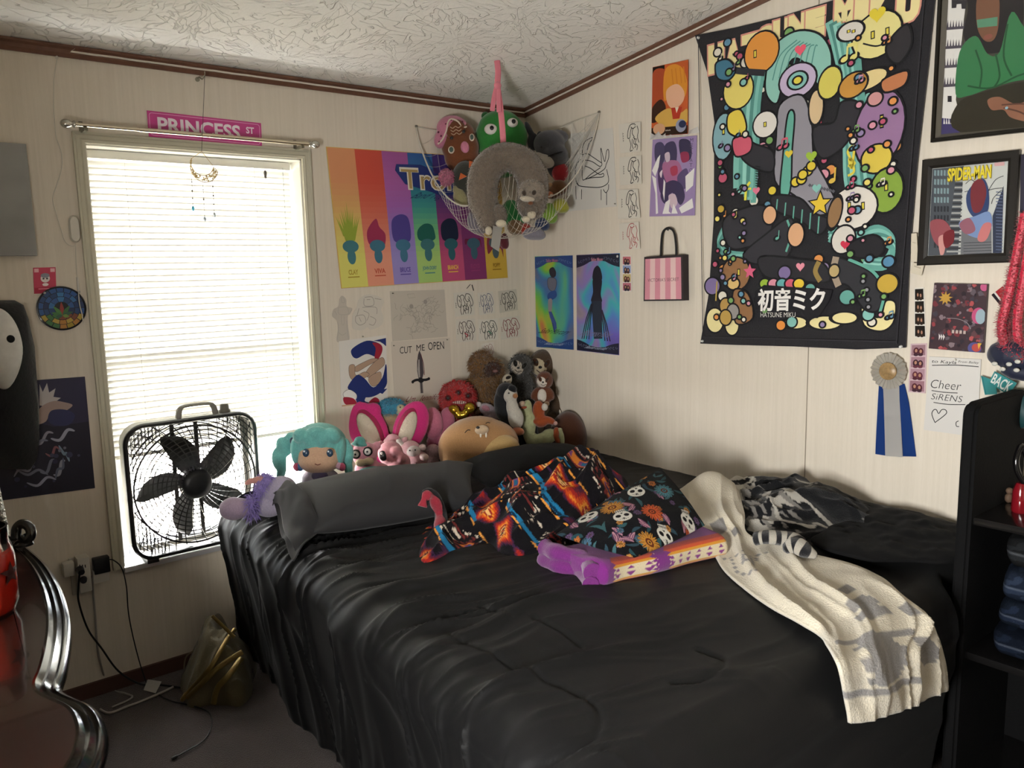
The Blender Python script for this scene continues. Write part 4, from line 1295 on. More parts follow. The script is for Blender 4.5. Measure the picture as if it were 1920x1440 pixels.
def fig1(s):
    # a slim grey-blue upright shape in bands
    s.blob([(.40, .14), (.50, .12), (.57, .17), (.55, .22), (.46, .23), (.40, .19)], '332f38'); s.blob([(.36, .24), (.54, .24), (.58, .30), (.50, .38), (.36, .34)], '6a6a78', line='3a3a48', lw=.01)
    s.blob([(.36, .40), (.54, .37), (.58, .43), (.46, .47), (.34, .46)], '2c4a86'); s.blob([(.36, .47), (.46, .47), (.44, .60), (.40, .68), (.35, .58)], '8a8488'); s.poly([(.36, .60), (.44, .60), (.56, .72), (.57, .78), (.52, .80), (.44, .72)], '3a4f8a'); s.poly([(.44, .72), (.48, .72), (.53, .82), (.50, .83)], '2f3f70')
    s.text('Sailor Mercury', .12, .785, .88, .86, '2c2a33', shear=.35); s.text('Sailor Moon', .32, .03, .62, .065, 'b0708a', bold=.02); 
    s.text('Beautiful Guardian', .28, .935, .74, .965, 'aab4c8', shear=.3)
def fig2(s):
    DK = mat('1d1c2a', rough=.35)
    # a long dark flared gown shape
    s.blob([(.41, .16), (.5, .115), (.58, .16), (.60, .26), (.40, .26)], DK); s.blob([(.40, .25), (.60, .25), (.58, .40), (.60, .48), (.36, .48), (.40, .38)], DK)
    s.poly([(.36, .47), (.60, .47), (.62, .85), (.42, .86)], mat('232c3c', rough=.35))
    for a, b2 in ((.36, .13), (.38, .18), (.39, .24), (.40, .30)): s.line([(a, .50), ((a + b2) / 2 - .01, .66), (b2, .87)], .020, DK)
    for a, b2 in ((.58, .68), (.60, .74), (.61, .80)): s.line([(a, .56), ((a + b2) / 2 + .01, .7), (b2, .87)], .024, mat('2f2438', rough=.35))
    s.text('Mistress Nine', .18, .77, .85, .835, '7d7896', shear=.35); s.text('Sailor Moon', .36, .035, .62, .07, 'c98a9a', bold=.02); s.text('Beautiful Guardian', .25, .935, .72, .965, 'aab4c8', shear=.3)
    s.circ(.95, .03, .02, 'd0d0d0')
s, lab = holo([(1003, 481), (1074, 478.7), (1076, 656), (1006, 650.5)], I1, '1d3f7c', '', fig1, '')
d = s.done('iridescent_card', 'tall rainbow iridescent card with a blue lace border, nearest the room corner', 'card', 'tall iridescent cards')
s, lab = holo([(1081, 478), (1162.5, 474.7), (1161, 666), (1082, 657)], I2, '1b1c34', '', fig2, '')
d = s.done('iridescent_card', 'tall violet iridescent card with a dark gown shape and black lace border', 'card', 'tall iridescent cards')

# photo strips
def strip(px, base, frames, lab, hair):
    s = right_sheet(px, base, off=.001)
    for k, fcol in enumerate(frames):
        v0, v1 = .03 + .243 * k, .24 + .243 * k
        s.rect(.08, v0, .92, v1, fcol)
        vc = (v0 + v1) / 2
        for u, q in ((.36, .0), (.64, .015)):
            s.ell(u, vc + q + .02, .17, .075, hair[k % len(hair)]); s.ell(u, vc + q + .01, .075, .036, 'a87c66'); s.ell(u, vc + .092, .15, .03, hair[(k + 1) % len(hair)])
    return s.done('photo_strip', lab, 'photo strip', 'photo booth strips')
strip(K([(1000, 235), (1105, 235), (1110, 640), (1002, 640)]), 'd6cfc8', ['b56a70', '8a9ac0', 'b9a878', 'b06a78'], 'little strip of four colourful photos beside the violet card', ['3a2426', '2c2c3c', '4a2c22'])
K = crop(1600, 500, 3.6)
strip(K([(412, 142), (478, 138), (494, 482), (412, 480)]), 'd0ccc4', ['17130f', '17130f', '191410', '17130f'], 'strip of four nearly black photos between tapestry and red card', ['241a14', '2c2018', '31241a'])
strip(K([(388, 520), (498, 516), (488, 855), (372, 846)]), 'bfa6ac', ['8f6f78', '97747f', 'a07f8a', '8f6a74'], 'strip of four pinkish photos beside the white rosette', ['4a1f2a', '3a222c', '5a2c38'])

# striped paper bag
K = crop(1000, 440, 6)
bag = empty('paper_bag', RW(1255, 563), 'pink and white striped paper gift bag reading VICTORIAS SECRET hanging on the wall', 'bag')
M_EDGE = mat('2a2226', rough=.5)
P0 = [RW(1218.7, 481.7, .001), RW(1291, 477.5, .001), RW(1292, 563, .001), RW(1217.5, 564, .001)]
bm = bmesh.new()
f = [p + Vector((-.034, 0, 0)) for p in P0]
A = [bm.verts.new(p) for p in P0]; B = [bm.verts.new(p) for p in f]
for k in range(4): bm.faces.new((A[k], A[(k + 1) % 4], B[(k + 1) % 4], B[k]))
bm.faces.new(A); bm.faces.new(B)
bmesh.ops.recalc_face_normals(bm, faces=bm.faces)
obj('bag_body', bm, M_EDGE, bag, smooth=False)
s = Sheet([p + Vector((-.0005, 0, 0)) for p in f], (-1, 0, 0), mat('2a2226', rough=.5), th=.0004)
s.rect(.03, .05, .955, .965, 'd8b8b8')
for k in range(4): s.rect(.03 + .264 * k, .05, .03 + .264 * k + .133, .965, 'c68593')
s.text("VICTORIA'S SECRET", .10, .49, .90, .565, '6a4a52')
s.done('front_panel', parent=bag)
for off in (-.034, -.004):
    bm = bmesh.new()
    pts = [RW(1239, 480, -off), RW(1240, 455, -off), RW(1243, 435, -off * .8), RW(1253, 427.5, -off * .6), RW(1263, 434, -off * .8), RW(1267, 455, -off), RW(1268, 480, -off)]
    tube(bm, spline(pts, 5), .0042, 8); obj('rope_handle', bm, mat('1a1719', rough=.7), bag)
pin(bag, RW(1253, 431, .001), (-1, 0, 0), '4a4a4a', .004)

# the big tapestry
K = crop(1300, 0, 2.1813)
tl = RW(1303.7, 66.5, .012); bl = RW(1313.8, 645, .012); br = RW(1699, 655, .012); r0 = RW(1754.5, 0, .012)
tr = br + (r0 - br) * ((2.272 - br.z) / (r0.z - br.z))
cs = [tl, tr, br, bl]
q = Sheet.__new__(Sheet); q.c = cs; q.n = Vector((-1, 0, 0)); uvk = lambda pts: [_uvf(q, x, y) for x, y in K(pts)]
out = [(0.0, 0.0), (.06, .004), (.2, .012), (.4, .018), (.6, .015), (.8, .01), (1.0, 0.0), (.995, .25), (.985, .5), (.985, .75), (1.0, .995), (.8, 1.004), (.5, 1.0), (.2, 1.0)] + uvk([(30, 1405), (65, 1200), (85, 900), (88, 500), (60, 300)])
M_TAP = mat('1c1b20', rough=.9, sheen=.3, bump=.2, bscale=200)
s = Cut(cs, (-1, 0, 0), out, M_TAP, th=.003, step=1.6e-5)
def TM(c_): return mat(c_, rough=.85, sheen=.15)
O = TM('111015')
def TB(pts, c_, line=True, lw=.008): s.blob(uvk(pts), TM(c_), line=O if line else None, lw=lw)
def TE(x, y, rx, ry, c_, rot=0, line=True):
    u, v = uvk([(x, y)])[0]
    s.ell(u, v, rx / 850, ry / 1290, TM(c_), rot=rot, line=O if line else None, lw=.007)
def TL_(pts, w, c_, sm=True): s.line(uvk(pts), w / 850, TM(c_), smooth=sm)
# cream bubble lettering along the top edge and the foot
for ch, x, y, h in (('H', 95, 240, 95), ('A', 165, 225, 95), ('T', 235, 200, 95), ('S', 300, 165, 90), ('U', 365, 135, 85), ('N', 430, 115, 85), ('E', 500, 95, 85), ('M', 620, 60, 100), ('I', 705, 40, 90), ('K', 770, 30, 90), ('U', 880, 25, 90)):
    u, v = uvk([(x, y)])[0]
    w_ = .040; hv = h / 1290 / 2 * 1.2
    s.text(ch, u - w_ * 1.15, v - hv * 1.12, u + w_ * 1.15, v + hv * 1.12, TM('c98a7c'), bold=.12); s.text(ch, u - w_, v - hv, u + w_, v + hv, TM('e0d39a'), bold=.10)
for x, y, rx, ry in ((90, 1310, 40, 50), (160, 1330, 30, 40), (420, 1320, 45, 22), (540, 1320, 60, 24), (620, 1300, 45, 20)): TE(x, y, rx, ry, 'e0d39a')
TB([(690, 1240), (730, 1230), (740, 1290), (770, 1290), (790, 1230), (830, 1240), (820, 1320), (770, 1355), (700, 1330)], 'e0d39a')
# scattered dots behind everything
rr = random.Random(21)
PAL = ['7fb5ad', 'd9c96a', 'c98a9a', '8a7aa0', '6f9a5a', 'd08a4a', '5a86a0', 'b0506a', 'd9d3c4']
for k in range(150):
    x, y = rr.uniform(100, 850), rr.uniform(130, 1330)
    if x > 800 + 60 * (1 - y / 1300): continue
    r = rr.uniform(6, 20); TE(x, y, r, r, rr.choice(PAL))
# long teal swaths
TL1 = ['5f9a90', '78b3a8', '4f867e', '8cc4b8']
for k in range(6): TL_([(300 - 16 * k, 230 + 10 * k), (270 - 14 * k, 420), (262 - 16 * k, 640), (250 - 14 * k, 830 - 12 * k)], 24, TL1[k % 4])
for k in range(8): TL_([(560 + 16 * k, 90 + 4 * k), (610 + 10 * k, 300), (630 + 12 * k, 560), (640 + 14 * k, 760), (700 + 10 * k, 850 - 8 * k)], 26, TL1[(k + 1) % 4])
for k in range(5): TL_([(560, 930 + 12 * k), (660, 960 + 14 * k), (760, 930 + 16 * k), (820, 980 + 10 * k), (790, 1060 + 8 * k), (700, 1050 + 10 * k)], 18, TL1[k % 4])
for k in range(3): TL_([(130, 930 + 14 * k), (110, 990 + 10 * k), (150, 1030 + 12 * k), (230, 1040 + 8 * k)], 16, TL1[k % 4])
# a great mint swirl at the top
TB([(300, 330), (330, 200), (420, 130), (520, 140), (570, 220), (560, 330), (520, 360), (480, 280), (420, 240), (380, 300), (350, 420), (310, 400)], '86b8ac')
for k in range(7): TL_([(330 + 26 * k, 330 - 8 * k), (360 + 24 * k, 230 - 6 * k), (430 + 14 * k, 165 + 4 * k)], 4, '4f867e')
TE(432, 330, 66, 60, 'b9a9c4'); TE(432, 330, 34, 30, '7fb5ad'); TE(432, 330, 14, 12, 'd6c64a')
# grey pebble, black bars and a teal band down the middle
TB([(360, 430), (450, 390), (490, 500), (500, 640), (560, 760), (590, 850), (500, 880), (420, 800), (340, 740), (345, 560)], '8a8790')
TB([(392, 470), (420, 470), (410, 620), (405, 760), (385, 815), (360, 790), (372, 640)], '5fa090')
TB([(200, 560), (260, 590), (330, 620), (330, 700), (260, 690), (200, 640)], '2b2a30')
TB([(500, 520), (580, 500), (610, 420), (680, 420), (680, 500), (620, 600), (540, 650), (500, 600)], '2b2a30')
TL_([(490, 500), (530, 490)], 22, 'b54a5c')
TB([(330, 800), (440, 810), (500, 870), (560, 900), (520, 960), (440, 900), (340, 860)], '25242a')
for k in range(6): TL_([(350 + 34 * k, 815 + 14 * k), (345 + 34 * k, 865 + 18 * k)], 5, '5fa090')
TB([(130, 900), (190, 860), (290, 840), (330, 900), (300, 980), (180, 1020), (135, 980)], '2e2d33')
TB([(210, 1040), (300, 960), (400, 890), (420, 960), (380, 1060), (260, 1080)], '2e2d33'); TL_([(390, 900), (405, 960), (385, 1030)], 8, '5fa090'); TE(425, 960, 30, 44, 'cfa07a'); TE(318, 880, 26, 34, 'cfa07a'); TE(508, 440, 24, 60, 'c9b08a')
TB([(280, 1050), (450, 1060), (540, 1080), (560, 1150), (440, 1150), (300, 1130)], '26252a')
TB([(590, 1060), (650, 1070), (740, 1120), (780, 1190), (760, 1270), (700, 1260), (640, 1170), (580, 1150)], '2b2b30'); TL_([(640, 1060), (740, 1110), (785, 1190), (770, 1275)], 10, '5fa090')
for x, y in ((700, 1150), (715, 1185), (720, 1225), (722, 1255)): TE(x, y, 6, 6, '8d8d92')
TL_([(520, 1070), (505, 1110), (525, 1150)], 18, '8a7440'); TL_([(590, 1050), (580, 1110), (600, 1170)], 24, '9a8a78'); TE(582, 1108, 18, 22, 'b09a6a')
# round balls with stitched bars
def ball(x, y, rx, ry, c_, bars, rot=0):
    TE(x, y, rx, ry, c_, rot)
    for bx_, by_ in bars: TL_([(x + bx_ * rx, y + by_ * ry - ry * .22), (x + bx_ * rx, y + by_ * ry + ry * .22)], 13, '1c1b20'); TL_([(x + bx_ * rx, y + by_ * ry - ry * .16), (x + bx_ * rx, y + by_ * ry + ry * .16)], 7, 'd9c94a')
ball(285, 215, 65, 75, 'cf8a3c', [(-.4, .1)], 20); ball(755, 145, 75, 75, 'd9cf8a', [(-.2, 0), (.6, -.2)], -15)
TL_([(700, 180), (760, 190), (815, 160)], 5, '1c1b20')
ball(190, 370, 60, 70, 'd9c86a', []); ball(130, 560, 45, 90, '7fa6ae', [(.0, -.3)], 4); ball(765, 530, 78, 130, '8f6d92', [(.15, -.25)], 6)
TE(755, 650, 48, 48, 'cfb84a'); ball(795, 780, 52, 75, '7d9a3c', [(.0, -.2)]); ball(660, 850, 80, 75, 'd6d0c6', [(-.2, -.1), (.5, -.1)]); TE(585, 870, 22, 55, '8a6a48', 12)
ball(300, 510, 46, 48, 'd6d1ca', [(.0, .0)]); ball(650, 130, 40, 30, 'cfcac2', [(-.2, 0), (.3, 0)]); ball(180, 1120, 62, 66, '8a6442', [(.2, -.1)]); TE(170, 1160, 26, 22, 'd0b070'); TB([(170, 1190), (230, 1200), (250, 1300), (180, 1320)], '8a6442')
TE(620, 980, 40, 50, 'cfc9c0', 20); TE(565, 340, 38, 55, 'c9be5a', 10); TE(720, 330, 60, 30, 'd6c28a', -12); TE(750, 405, 22, 22, 'c08a8a'); TE(660, 350, 46, 40, 'b8863c', -20)
TB([(150, 470), (200, 450), (225, 520), (200, 560), (150, 540)], 'd6c04a'); TB([(170, 570), (240, 560), (240, 620), (180, 640)], 'c0566a')
TL_([(110, 270), (180, 290), (300, 300)], 22, '2a2a30'); TB([(100, 260), (150, 245), (180, 290), (150, 330), (105, 320)], '3f6f86')
TB([(640, 1000), (740, 960), (790, 1000), (760, 1050), (660, 1050)], '201f24')
TB([(800, 180), (880, 100), (900, 180), (850, 260), (805, 240)], '2a282c'); TB([(780, 330), (880, 290), (870, 350), (790, 380)], 'b0704a')
for x, y, r in ((380, 1115, 24), (635, 1215, 26), (800, 1160, 34), (805, 1070, 18), (485, 1180, 18), (365, 1330, 18), (120, 855, 14), (85, 1170, 34)):
    TE(x, y, r, r, rr.choice(['4f7fa0', 'd0843c', '7a6a96', '5f9a90', 'b89a3c']))
for x, y in ((425, 745), (450, 735), (475, 700), (490, 680), (455, 715), (330, 780)): TE(x, y, 15, 15, 'cfb83c')
for k in range(9): TL_([(480 + 12 * k, 755 + 3 * k), (488 + 12 * k, 762 + 3 * k)], 9, '55555c')
s.star(*uvk([(525, 835)])[0], .058, O); s.star(*uvk([(525, 835)])[0], .046, TM('d6b83a')); s.star(*uvk([(238, 1110)])[0], .034, TM('c95a7a'))
for x, y, r, c_ in ((445, 205, .024, 'd9566a'), (398, 630, .018, 'cfb83a'), (265, 780, .018, 'd0708a'), (512, 770, .02, '7fb5ad'), (628, 1000, .02, 'c0304a'), (445, 1090, .02, 'd98a9a'), (760, 60, .03, 'd6c23a'), (490, 640, .024, '8fae3a')): s.heart(*uvk([(x, y)])[0], r, TM(c_))
def note(x, y, k, c_, dbl=True):
    TE(x, y, 12 * k, 9 * k, c_, -20); TL_([(x + 10 * k, y), (x + 14 * k, y - 55 * k)], 6 * k, c_, False)
    if dbl: TE(x + 38 * k, y - 10 * k, 12 * k, 9 * k, c_, -20); TL_([(x + 48 * k, y - 10 * k), (x + 52 * k, y - 66 * k)], 6 * k, c_, False); TL_([(x + 14 * k, y - 55 * k), (x + 52 * k, y - 66 * k)], 12 * k, c_, False)
note(625, 245, 1.0, 'd9cf7a'); note(362, 605, .6, 'c0566a'); note(350, 975, .6, '5fa090', False); note(575, 740, 1.0, 'cfae4a', False)
TL_([(640, 720), (665, 700), (650, 650), (640, 620), (665, 600), (655, 690), (645, 650), (668, 670), (640, 680)], 8, 'd6c64a'); TL_([(240, 745), (225, 770), (220, 820)], 10, 'd9d24a'); TL_([(205, 775), (245, 772)], 8, 'd9d24a')
for k in range(9): TL_([(262, 680 + 10 * k), (282, 684 + 10 * k)], 3, '16161a')
for k in range(3): TE(140 + 30 * (k % 2), 1250 + 24 * k, 26, 30, ['a8874a', '8f8a86', 'b0904a'][k])
TL_([(105, 1150), (100, 1230)], 6, 'b09a4a')
for x, c_ in ((300, '8fae3a'), (335, 'd08a9a'), (370, '5fa0a0'), (405, 'c0566a'), (440, 'd6b83a')): TE(x, 1160, 20, 18, c_)
for k in range(110):
    x, y = (rr.uniform(95, 240), rr.uniform(230, 1330)) if k % 2 else (rr.uniform(640, 850), rr.uniform(120, 1320))
    if x > 805 + 50 * (1 - y / 1300): continue
    r = rr.uniform(4, 11)
    if k % 5 == 0: note(x, y, .4, rr.choice(PAL), k % 2 == 0)
    else: TE(x, y, r, r, rr.choice(PAL))
# kanji title and the latin title below it
s.poly(uvk([(262, 1190), (300, 1165), (580, 1185), (570, 1225), (520, 1300), (470, 1300), (450, 1265), (265, 1265)]), TM('15141a'))
s.text('初音ミク', *uvk([(275, 1180)])[0], *uvk([(548, 1272)])[0], TM('e0ddd8'), bold=.03)
s.text('HATSUNE MIKU', *uvk([(286, 1277)])[0], *uvk([(428, 1296)])[0], TM('cfccc6'))
for u in (.03, .97): s.line([(u, .02), (u, .985)], .004, TM('2c2b31'))
s.line([(.03, .975), (.97, .978)], .004, TM('2c2b31'))
tp = s.done('wall_tapestry', 'big black fabric tapestry crowded with teal swirls, round balls and music notes', 'tapestry')
for x, y in ((22, 155), (38, 1395), (850, 1418)): pin(tp, RW(*K([(x, y)])[0], .015), (-1, 0, 0), 'd0d0cc', .005)

# paper tags peeking out beside the tapestry
for px, nm, lab in (([(1709, 438), (1719, 437), (1722, 490), (1708, 492)], 'paper_tag', 'narrow cream paper tag hanging between tapestry and small frame'), ([(1712, 492), (1733, 497), (1728, 517), (1706, 511)], 'paper_tag', 'crumpled cream paper tag below the small black frame corner')):
    s = right_sheet(px, 'c4bba9', off=.018); 
    s.line([(.2, .3), (.8, .35)], .12, 'a89f8d')
    s.done(nm, lab, 'tag')

# framed pictures
def frame(px_out, w, depth, col, lab, cat, mat_w=None):
    """a picture frame standing off the wall; returns root and the picture sheet"""
    P = [RW(x, y, depth) for x, y in px_out]
    root = empty('framed_picture', Vector((0, (P[2].y + P[3].y) / 2, min(p.z for p in P))), lab, cat)
    ctr = sum(P, Vector()) / 4
    bm = bmesh.new()
    def inset(d, x):
        out = []
        for k in range(4):
            a, b2, c_ = P[k - 1], P[k], P[(k + 1) % 4]
            e1 = (a - b2).normalized(); e2 = (c_ - b2).normalized()
            q = b2 + e1 * d + e2 * d
            out.append(bm.verts.new(Vector((x, q.y, q.z))))
        return out
    L = [inset(0, -.001), inset(0, -depth * .9), inset(w * .15, -depth), inset(w * .7, -depth), inset(w, -depth * .8), inset(w, -depth * .45)]
    for A, B in zip(L, L[1:]):
        for k in range(4): bm.faces.new((A[k], A[(k + 1) % 4], B[(k + 1) % 4], B[k]))
    bmesh.ops.recalc_face_normals(bm, faces=bm.faces)
    obj('frame', bm, mat(col, rough=.35, spec=.4), root, smooth=False)
    Q = []
    for k in range(4):
        a, b2, c_ = P[k - 1], P[k], P[(k + 1) % 4]
        q = b2 + (a - b2).normalized() * w + (c_ - b2).normalized() * w
        Q.append(Vector((-depth * .45, q.y, q.z)))
    return root, Q
K = crop(1620, 0, 2.6667)
bl_, br_ = K([(330, 712)])[0], (2010, 237)
q0 = RW(*bl_, .018); t0 = RW(1757.5, 0, .018)
q1 = RW(*br_, .018)
UPV = (t0 - q0).normalized()
P4 = [q0 + UPV * .62, q1 + UPV * .62, q1, q0]
root = empty('framed_poster', Vector((0, (q0.y + q1.y) / 2, q1.z)), 'large dark framed poster of a person in a green hoodie, cut by the picture edge', 'framed poster')
M_FR = mat('17140f', rough=.35)
bm = bmesh.new()
def ringq(ins, x):
    out = []
    for k in range(4):
        a, b2, c_ = P4[k - 1], P4[k], P4[(k + 1) % 4]
        q = b2 + (a - b2).normalized() * ins + (c_ - b2).normalized() * ins
        out.append(Vector((x, q.y, q.z)))
    return out
L = [[bm.verts.new(v) for v in ringq(i, x)] for i, x in ((0, -.001), (0, -.016), (.002, -.018), (.009, -.018), (.011, -.012))]
for A, B in zip(L, L[1:]):
    for k in range(4): bm.faces.new((A[k], A[(k + 1) % 4], B[(k + 1) % 4], B[k]))
bmesh.ops.recalc_face_normals(bm, faces=bm.faces)
obj('frame', bm, M_FR, root, smooth=False)
s = Sheet(ringq(.0105, -.010), (-1, 0, 0), mat('3d3a33', rough=.3, coat=.5))
def G(c_): return mat(c_, rough=.3, coat=.5)
PX = lambda pts: s.px(K(pts))
s.poly(PX([(400, -60), (385, 670), (500, 655), (460, 500), (500, 100), (520, -60)]), G('d2d0cc'))
s.poly(PX([(388, 590), (385, 672), (480, 662), (500, 600)]), G('3a3560'))
for k in range(4):
    y = 100 + 95 * k
    for j in range(8):
        x = 400 + 14 * j; s.poly(PX([(x, y + 40), (x + 7, y), (x + 10, y + 40)]), G('4a4550'))
    s.poly(PX([(396, y + 38), (510, y + 30), (508, y + 44), (396, y + 52)]), G('4a4550'))
for j in range(9): x = 398 + 12 * j; s.poly(PX([(x, 620), (x + 4, 585), (x + 9, 620)]), G('d2d0cc'))
s.poly(PX([(440, 0), (520, 0), (510, 45), (490, 45), (488, 20), (465, 22), (463, 40), (440, 42)]), G('2c2a30')); s.poly(PX([(420, 480), (440, 480), (440, 510), (420, 510)]), G('2c2a30'))
s.blob(PX([(540, -60), (760, -60), (800, 60), (770, 200), (690, 260), (560, 260), (500, 180), (520, 60)]), G('1d1a1d'))
s.blob(PX([(575, -30), (670, -30), (675, 120), (650, 200), (600, 200), (565, 120)]), G('6b4a38'))
s.poly(PX([(565, 100), (670, 85), (668, 130), (570, 140)]), G('4f7f66')); s.ell(*s.uv(*K([(622, 185)])[0]), .035, .012, G('7d4a40'))
s.blob(PX([(480, 260), (560, 180), (620, 270), (680, 260), (740, 60), (830, 160), (1050, 200), (1050, 400), (800, 400), (640, 440), (520, 480), (460, 470)]), G('2f6b43'))
for p in ([(560, 250), (590, 350), (580, 440)], [(660, 270), (680, 380), (650, 440)], [(720, 120), (700, 280), (740, 380)], [(520, 430), (640, 440), (800, 370), (1000, 350)]): s.line(PX(p), .014, G('1d4a2c'), smooth=True)
s.blob(PX([(470, 520), (600, 460), (800, 410), (1050, 420), (1050, 700), (480, 660)]), G('2d2a22'))
s.blob(PX([(620, 500), (680, 485), (760, 520), (860, 500), (980, 560), (860, 610), (740, 590), (700, 550), (640, 550)]), G('7d5644')); 
for p in ([(700, 540), (780, 560), (850, 600)], [(690, 525), (800, 520), (900, 540)]): s.line(PX(p), .012, G('553a30'), smooth=True)
s.ell(*s.uv(*K([(715, 540)])[0]), .012, .006, G('86aab8'))
s.rect(.0, .0, .052, 1.0, G('56524a')); s.poly(PX([(335, 705), (820, 650), (820, 640), (390, 672), (372, 690)]), G('4a463e'))
s.done('print', parent=root)

K = crop(1620, 0, 2.6667)
root, Q = frame(K([(290, 800), (775, 748), (745, 1312), (262, 1328)]), .027, .022, '1a1714', 'small black framed comic cover titled SPIDER-MAN', 'framed picture')
s = Sheet(Q, (-1, 0, 0), mat('b9bcb8', rough=.3, coat=.4))
def PX(pts): return s.px(K(pts))
def G(c_): return mat(c_, rough=.3, coat=.4)
s.poly(PX([(310, 810), (500, 830), (470, 1290), (320, 1290)]), G('4a4f56'))
for k in range(9):
    for j in range(5): s.poly(PX([(352 + 16 * j, 850 + 45 * k), (362 + 16 * j, 852 + 45 * k), (361 + 16 * j, 880 + 45 * k), (351 + 16 * j, 878 + 45 * k)]), G('788f94' if k < 4 else '2c2f36'))
for k in range(24): s.poly(PX([(462 - k * 2, 885 + 16 * k), (497 - k * .5, 885 + 16 * k), (496 - k * .5, 894 + 16 * k), (460 - k * 2, 894 + 16 * k)]), G('9a9c9a' if k % 2 else '35373c'))
s.poly(PX([(645, 1080), (700, 930), (690, 1280), (645, 1285)]), G('2c3448'))
for k in range(20): s.line(PX([(662, 960 + 16 * k), (695, 962 + 16 * k)]), .012, G('56607a'))
for p in ([(510, 920), (540, 900), (580, 930)], [(620, 960), (660, 900), (700, 880)], [(505, 960), (540, 950)], [(640, 1020), (650, 990), (690, 950)], [(600, 960), (650, 945), (700, 940)]): s.line(PX(p), .008, INK, smooth=True)
s.poly(PX([(490, 1150), (640, 1140), (640, 1285), (485, 1285)]), G('6a6c70'))
for k in range(6): s.line(PX([(500, 1215 + 14 * k), (640, 1210 + 14 * k)]), .01, G('3f4248'))
# a plain cluster of red and blue rounded shapes in place of the drawn hero
s.blob(PX([(520, 960), (590, 890), (625, 950), (620, 1060), (560, 1090), (520, 1040)]), G('2f3f66')); s.blob(PX([(545, 920), (590, 895), (615, 960), (590, 1050), (550, 1060), (535, 990)]), G('6a2c34'))
s.blob(PX([(480, 1110), (560, 1080), (630, 1060), (640, 1140), (580, 1190), (500, 1160)]), G('6f86b0')); s.blob(PX([(480, 1120), (530, 1090), (560, 1150), (510, 1170)]), G('8a5a68')); s.blob(PX([(570, 1190), (600, 1120), (640, 1120), (620, 1190), (590, 1210)]), G('b87070'))
s.blob(PX([(335, 1110), (400, 1100), (440, 1160), (400, 1240), (350, 1200)]), G('8a4a52')); s.blob(PX([(375, 1190), (410, 1180), (405, 1260), (385, 1275)]), G('c08a86')); s.blob(PX([(400, 1170), (450, 1150), (450, 1210), (410, 1240)]), G('6a242c'))
s.text('SPIDER-MAN', *s.uv(*K([(422, 842)])[0]), *s.uv(*K([(640, 893)])[0]), G('8a7a20'), bold=.05); s.text('SPIDER-MAN', *s.uv(*K([(424, 844)])[0]), *s.uv(*K([(636, 888)])[0]), G('d6c43a'), bold=.03)
s.poly(PX([(655, 812), (705, 808), (705, 828), (655, 832)]), G('c9a0a0'))
s.done('comic_cover', parent=root)
# sliver of another dark picture at the very edge
P4 = [RW(1914, 290, .016), RW(1990, 282, .016), RW(1985, 420, .016), RW(1911, 424, .016)]
s = Sheet([p + Vector((.015, 0, 0)) for p in P4], (-1, 0, 0), mat('2a2736', rough=.4), th=.014)
s.rect(.1, .1, .9, .9, '3f3a58')
s.done('dark_plaque', 'dark plaque cut by the picture edge beside the comic frame', 'plaque')

# red collage card
K = crop(1600, 500, 3.6)
s = right_sheet(K([(558, 110), (918, 118), (888, 580), (520, 550)]), mat('3a2a30', rough=.4), off=.001, th=.012)
rr = random.Random(31)
def G(c_): return mat(c_, rough=.4)
for k in range(130):
    u, v = rr.random(), rr.random()
    c_ = rr.choice(['6a2c34', '4a3a42', '8a3a40', '2c2630', '5a5058', '7a6a70', '3a3540', 'a04a4c', '55383c', '241c24'])
    r = rr.uniform(.02, .07); a = rr.uniform(0, 6)
    s.poly([(u + r * math.cos(a + q) * rr.uniform(.5, 1.2), v + r * math.sin(a + q) * rr.uniform(.5, 1.2) * .8) for q in (0, 1.1, 2.1, 3.2, 4.2, 5.3)], G(c_))
s.star(.25, .22, .14, G('b08a3c'), n=9, inner=.5); s.ell(.88, .46, .12, .12, G('b04a72')); s.ell(.92, .47, .09, .11, G('8fa3ad')); s.ell(.85, .94, .12, .09, G('4a4a80')); s.ell(.88, .93, .08, .06, G('a8443c')); s.poly([(.9, .86), (.97, .86), (.92, .95)], G('c9a03c')); s.ell(.95, .04, .07, .06, G('b0527a'))
for k in range(3): s.poly([(.18 + .04 * k, .76), (.22 + .04 * k, .80), (.19 + .04 * k, .86)], G('cfc9c9'))
_ = [s.rect(.42 + .07 * k, .69, .465 + .07 * k, .74, G('b0a09a')) for k in range(4)]
s.line([(.3, .52), (.5, .52), (.68, .57), (.76, .66)], .012, G('8a8084'), smooth=True)
s.done('collage_card', 'dark red and black collage card on the wall above the note', 'card')
# handwritten note
s = right_sheet(K([(518, 605), (866, 625), (838, 1150), (478, 1100)]), 'c9c6c2', off=.001, th=.004)
PX = lambda pts: s.px(K(pts))
def T(t, a, b2, w=0.0, sh=.05):
    s.text(t, *s.uv(*K([a])[0]), *s.uv(*K([b2])[0]), INK, bold=w, shear=sh)
T('to Kayla', (534, 626), (700, 664)); T('From Bailey', (714, 632), (850, 660)); s.line(PX([(535, 665), (700, 664), (850, 675)]), .016, INK, smooth=True)
T('Cheer', (530, 760), (730, 835), -.012); s.line(PX([(532, 835), (610, 846), (708, 852)]), .015, INK, smooth=True)
T('SiRENS', (535, 853), (738, 915), -.012); s.line(PX([(545, 915), (640, 928), (760, 930)]), .015, INK, smooth=True)
hp = [(555, 1050), (538, 1010), (535, 985), (548, 965), (565, 965), (580, 990), (600, 965), (625, 965), (634, 985), (610, 1010), (570, 1040), (555, 1052)]
s.line(PX(hp), .016, INK, smooth=True); s.line(PX([(715, 1040), (698, 1050), (700, 1075), (718, 1078)]), .015, INK, smooth=True)
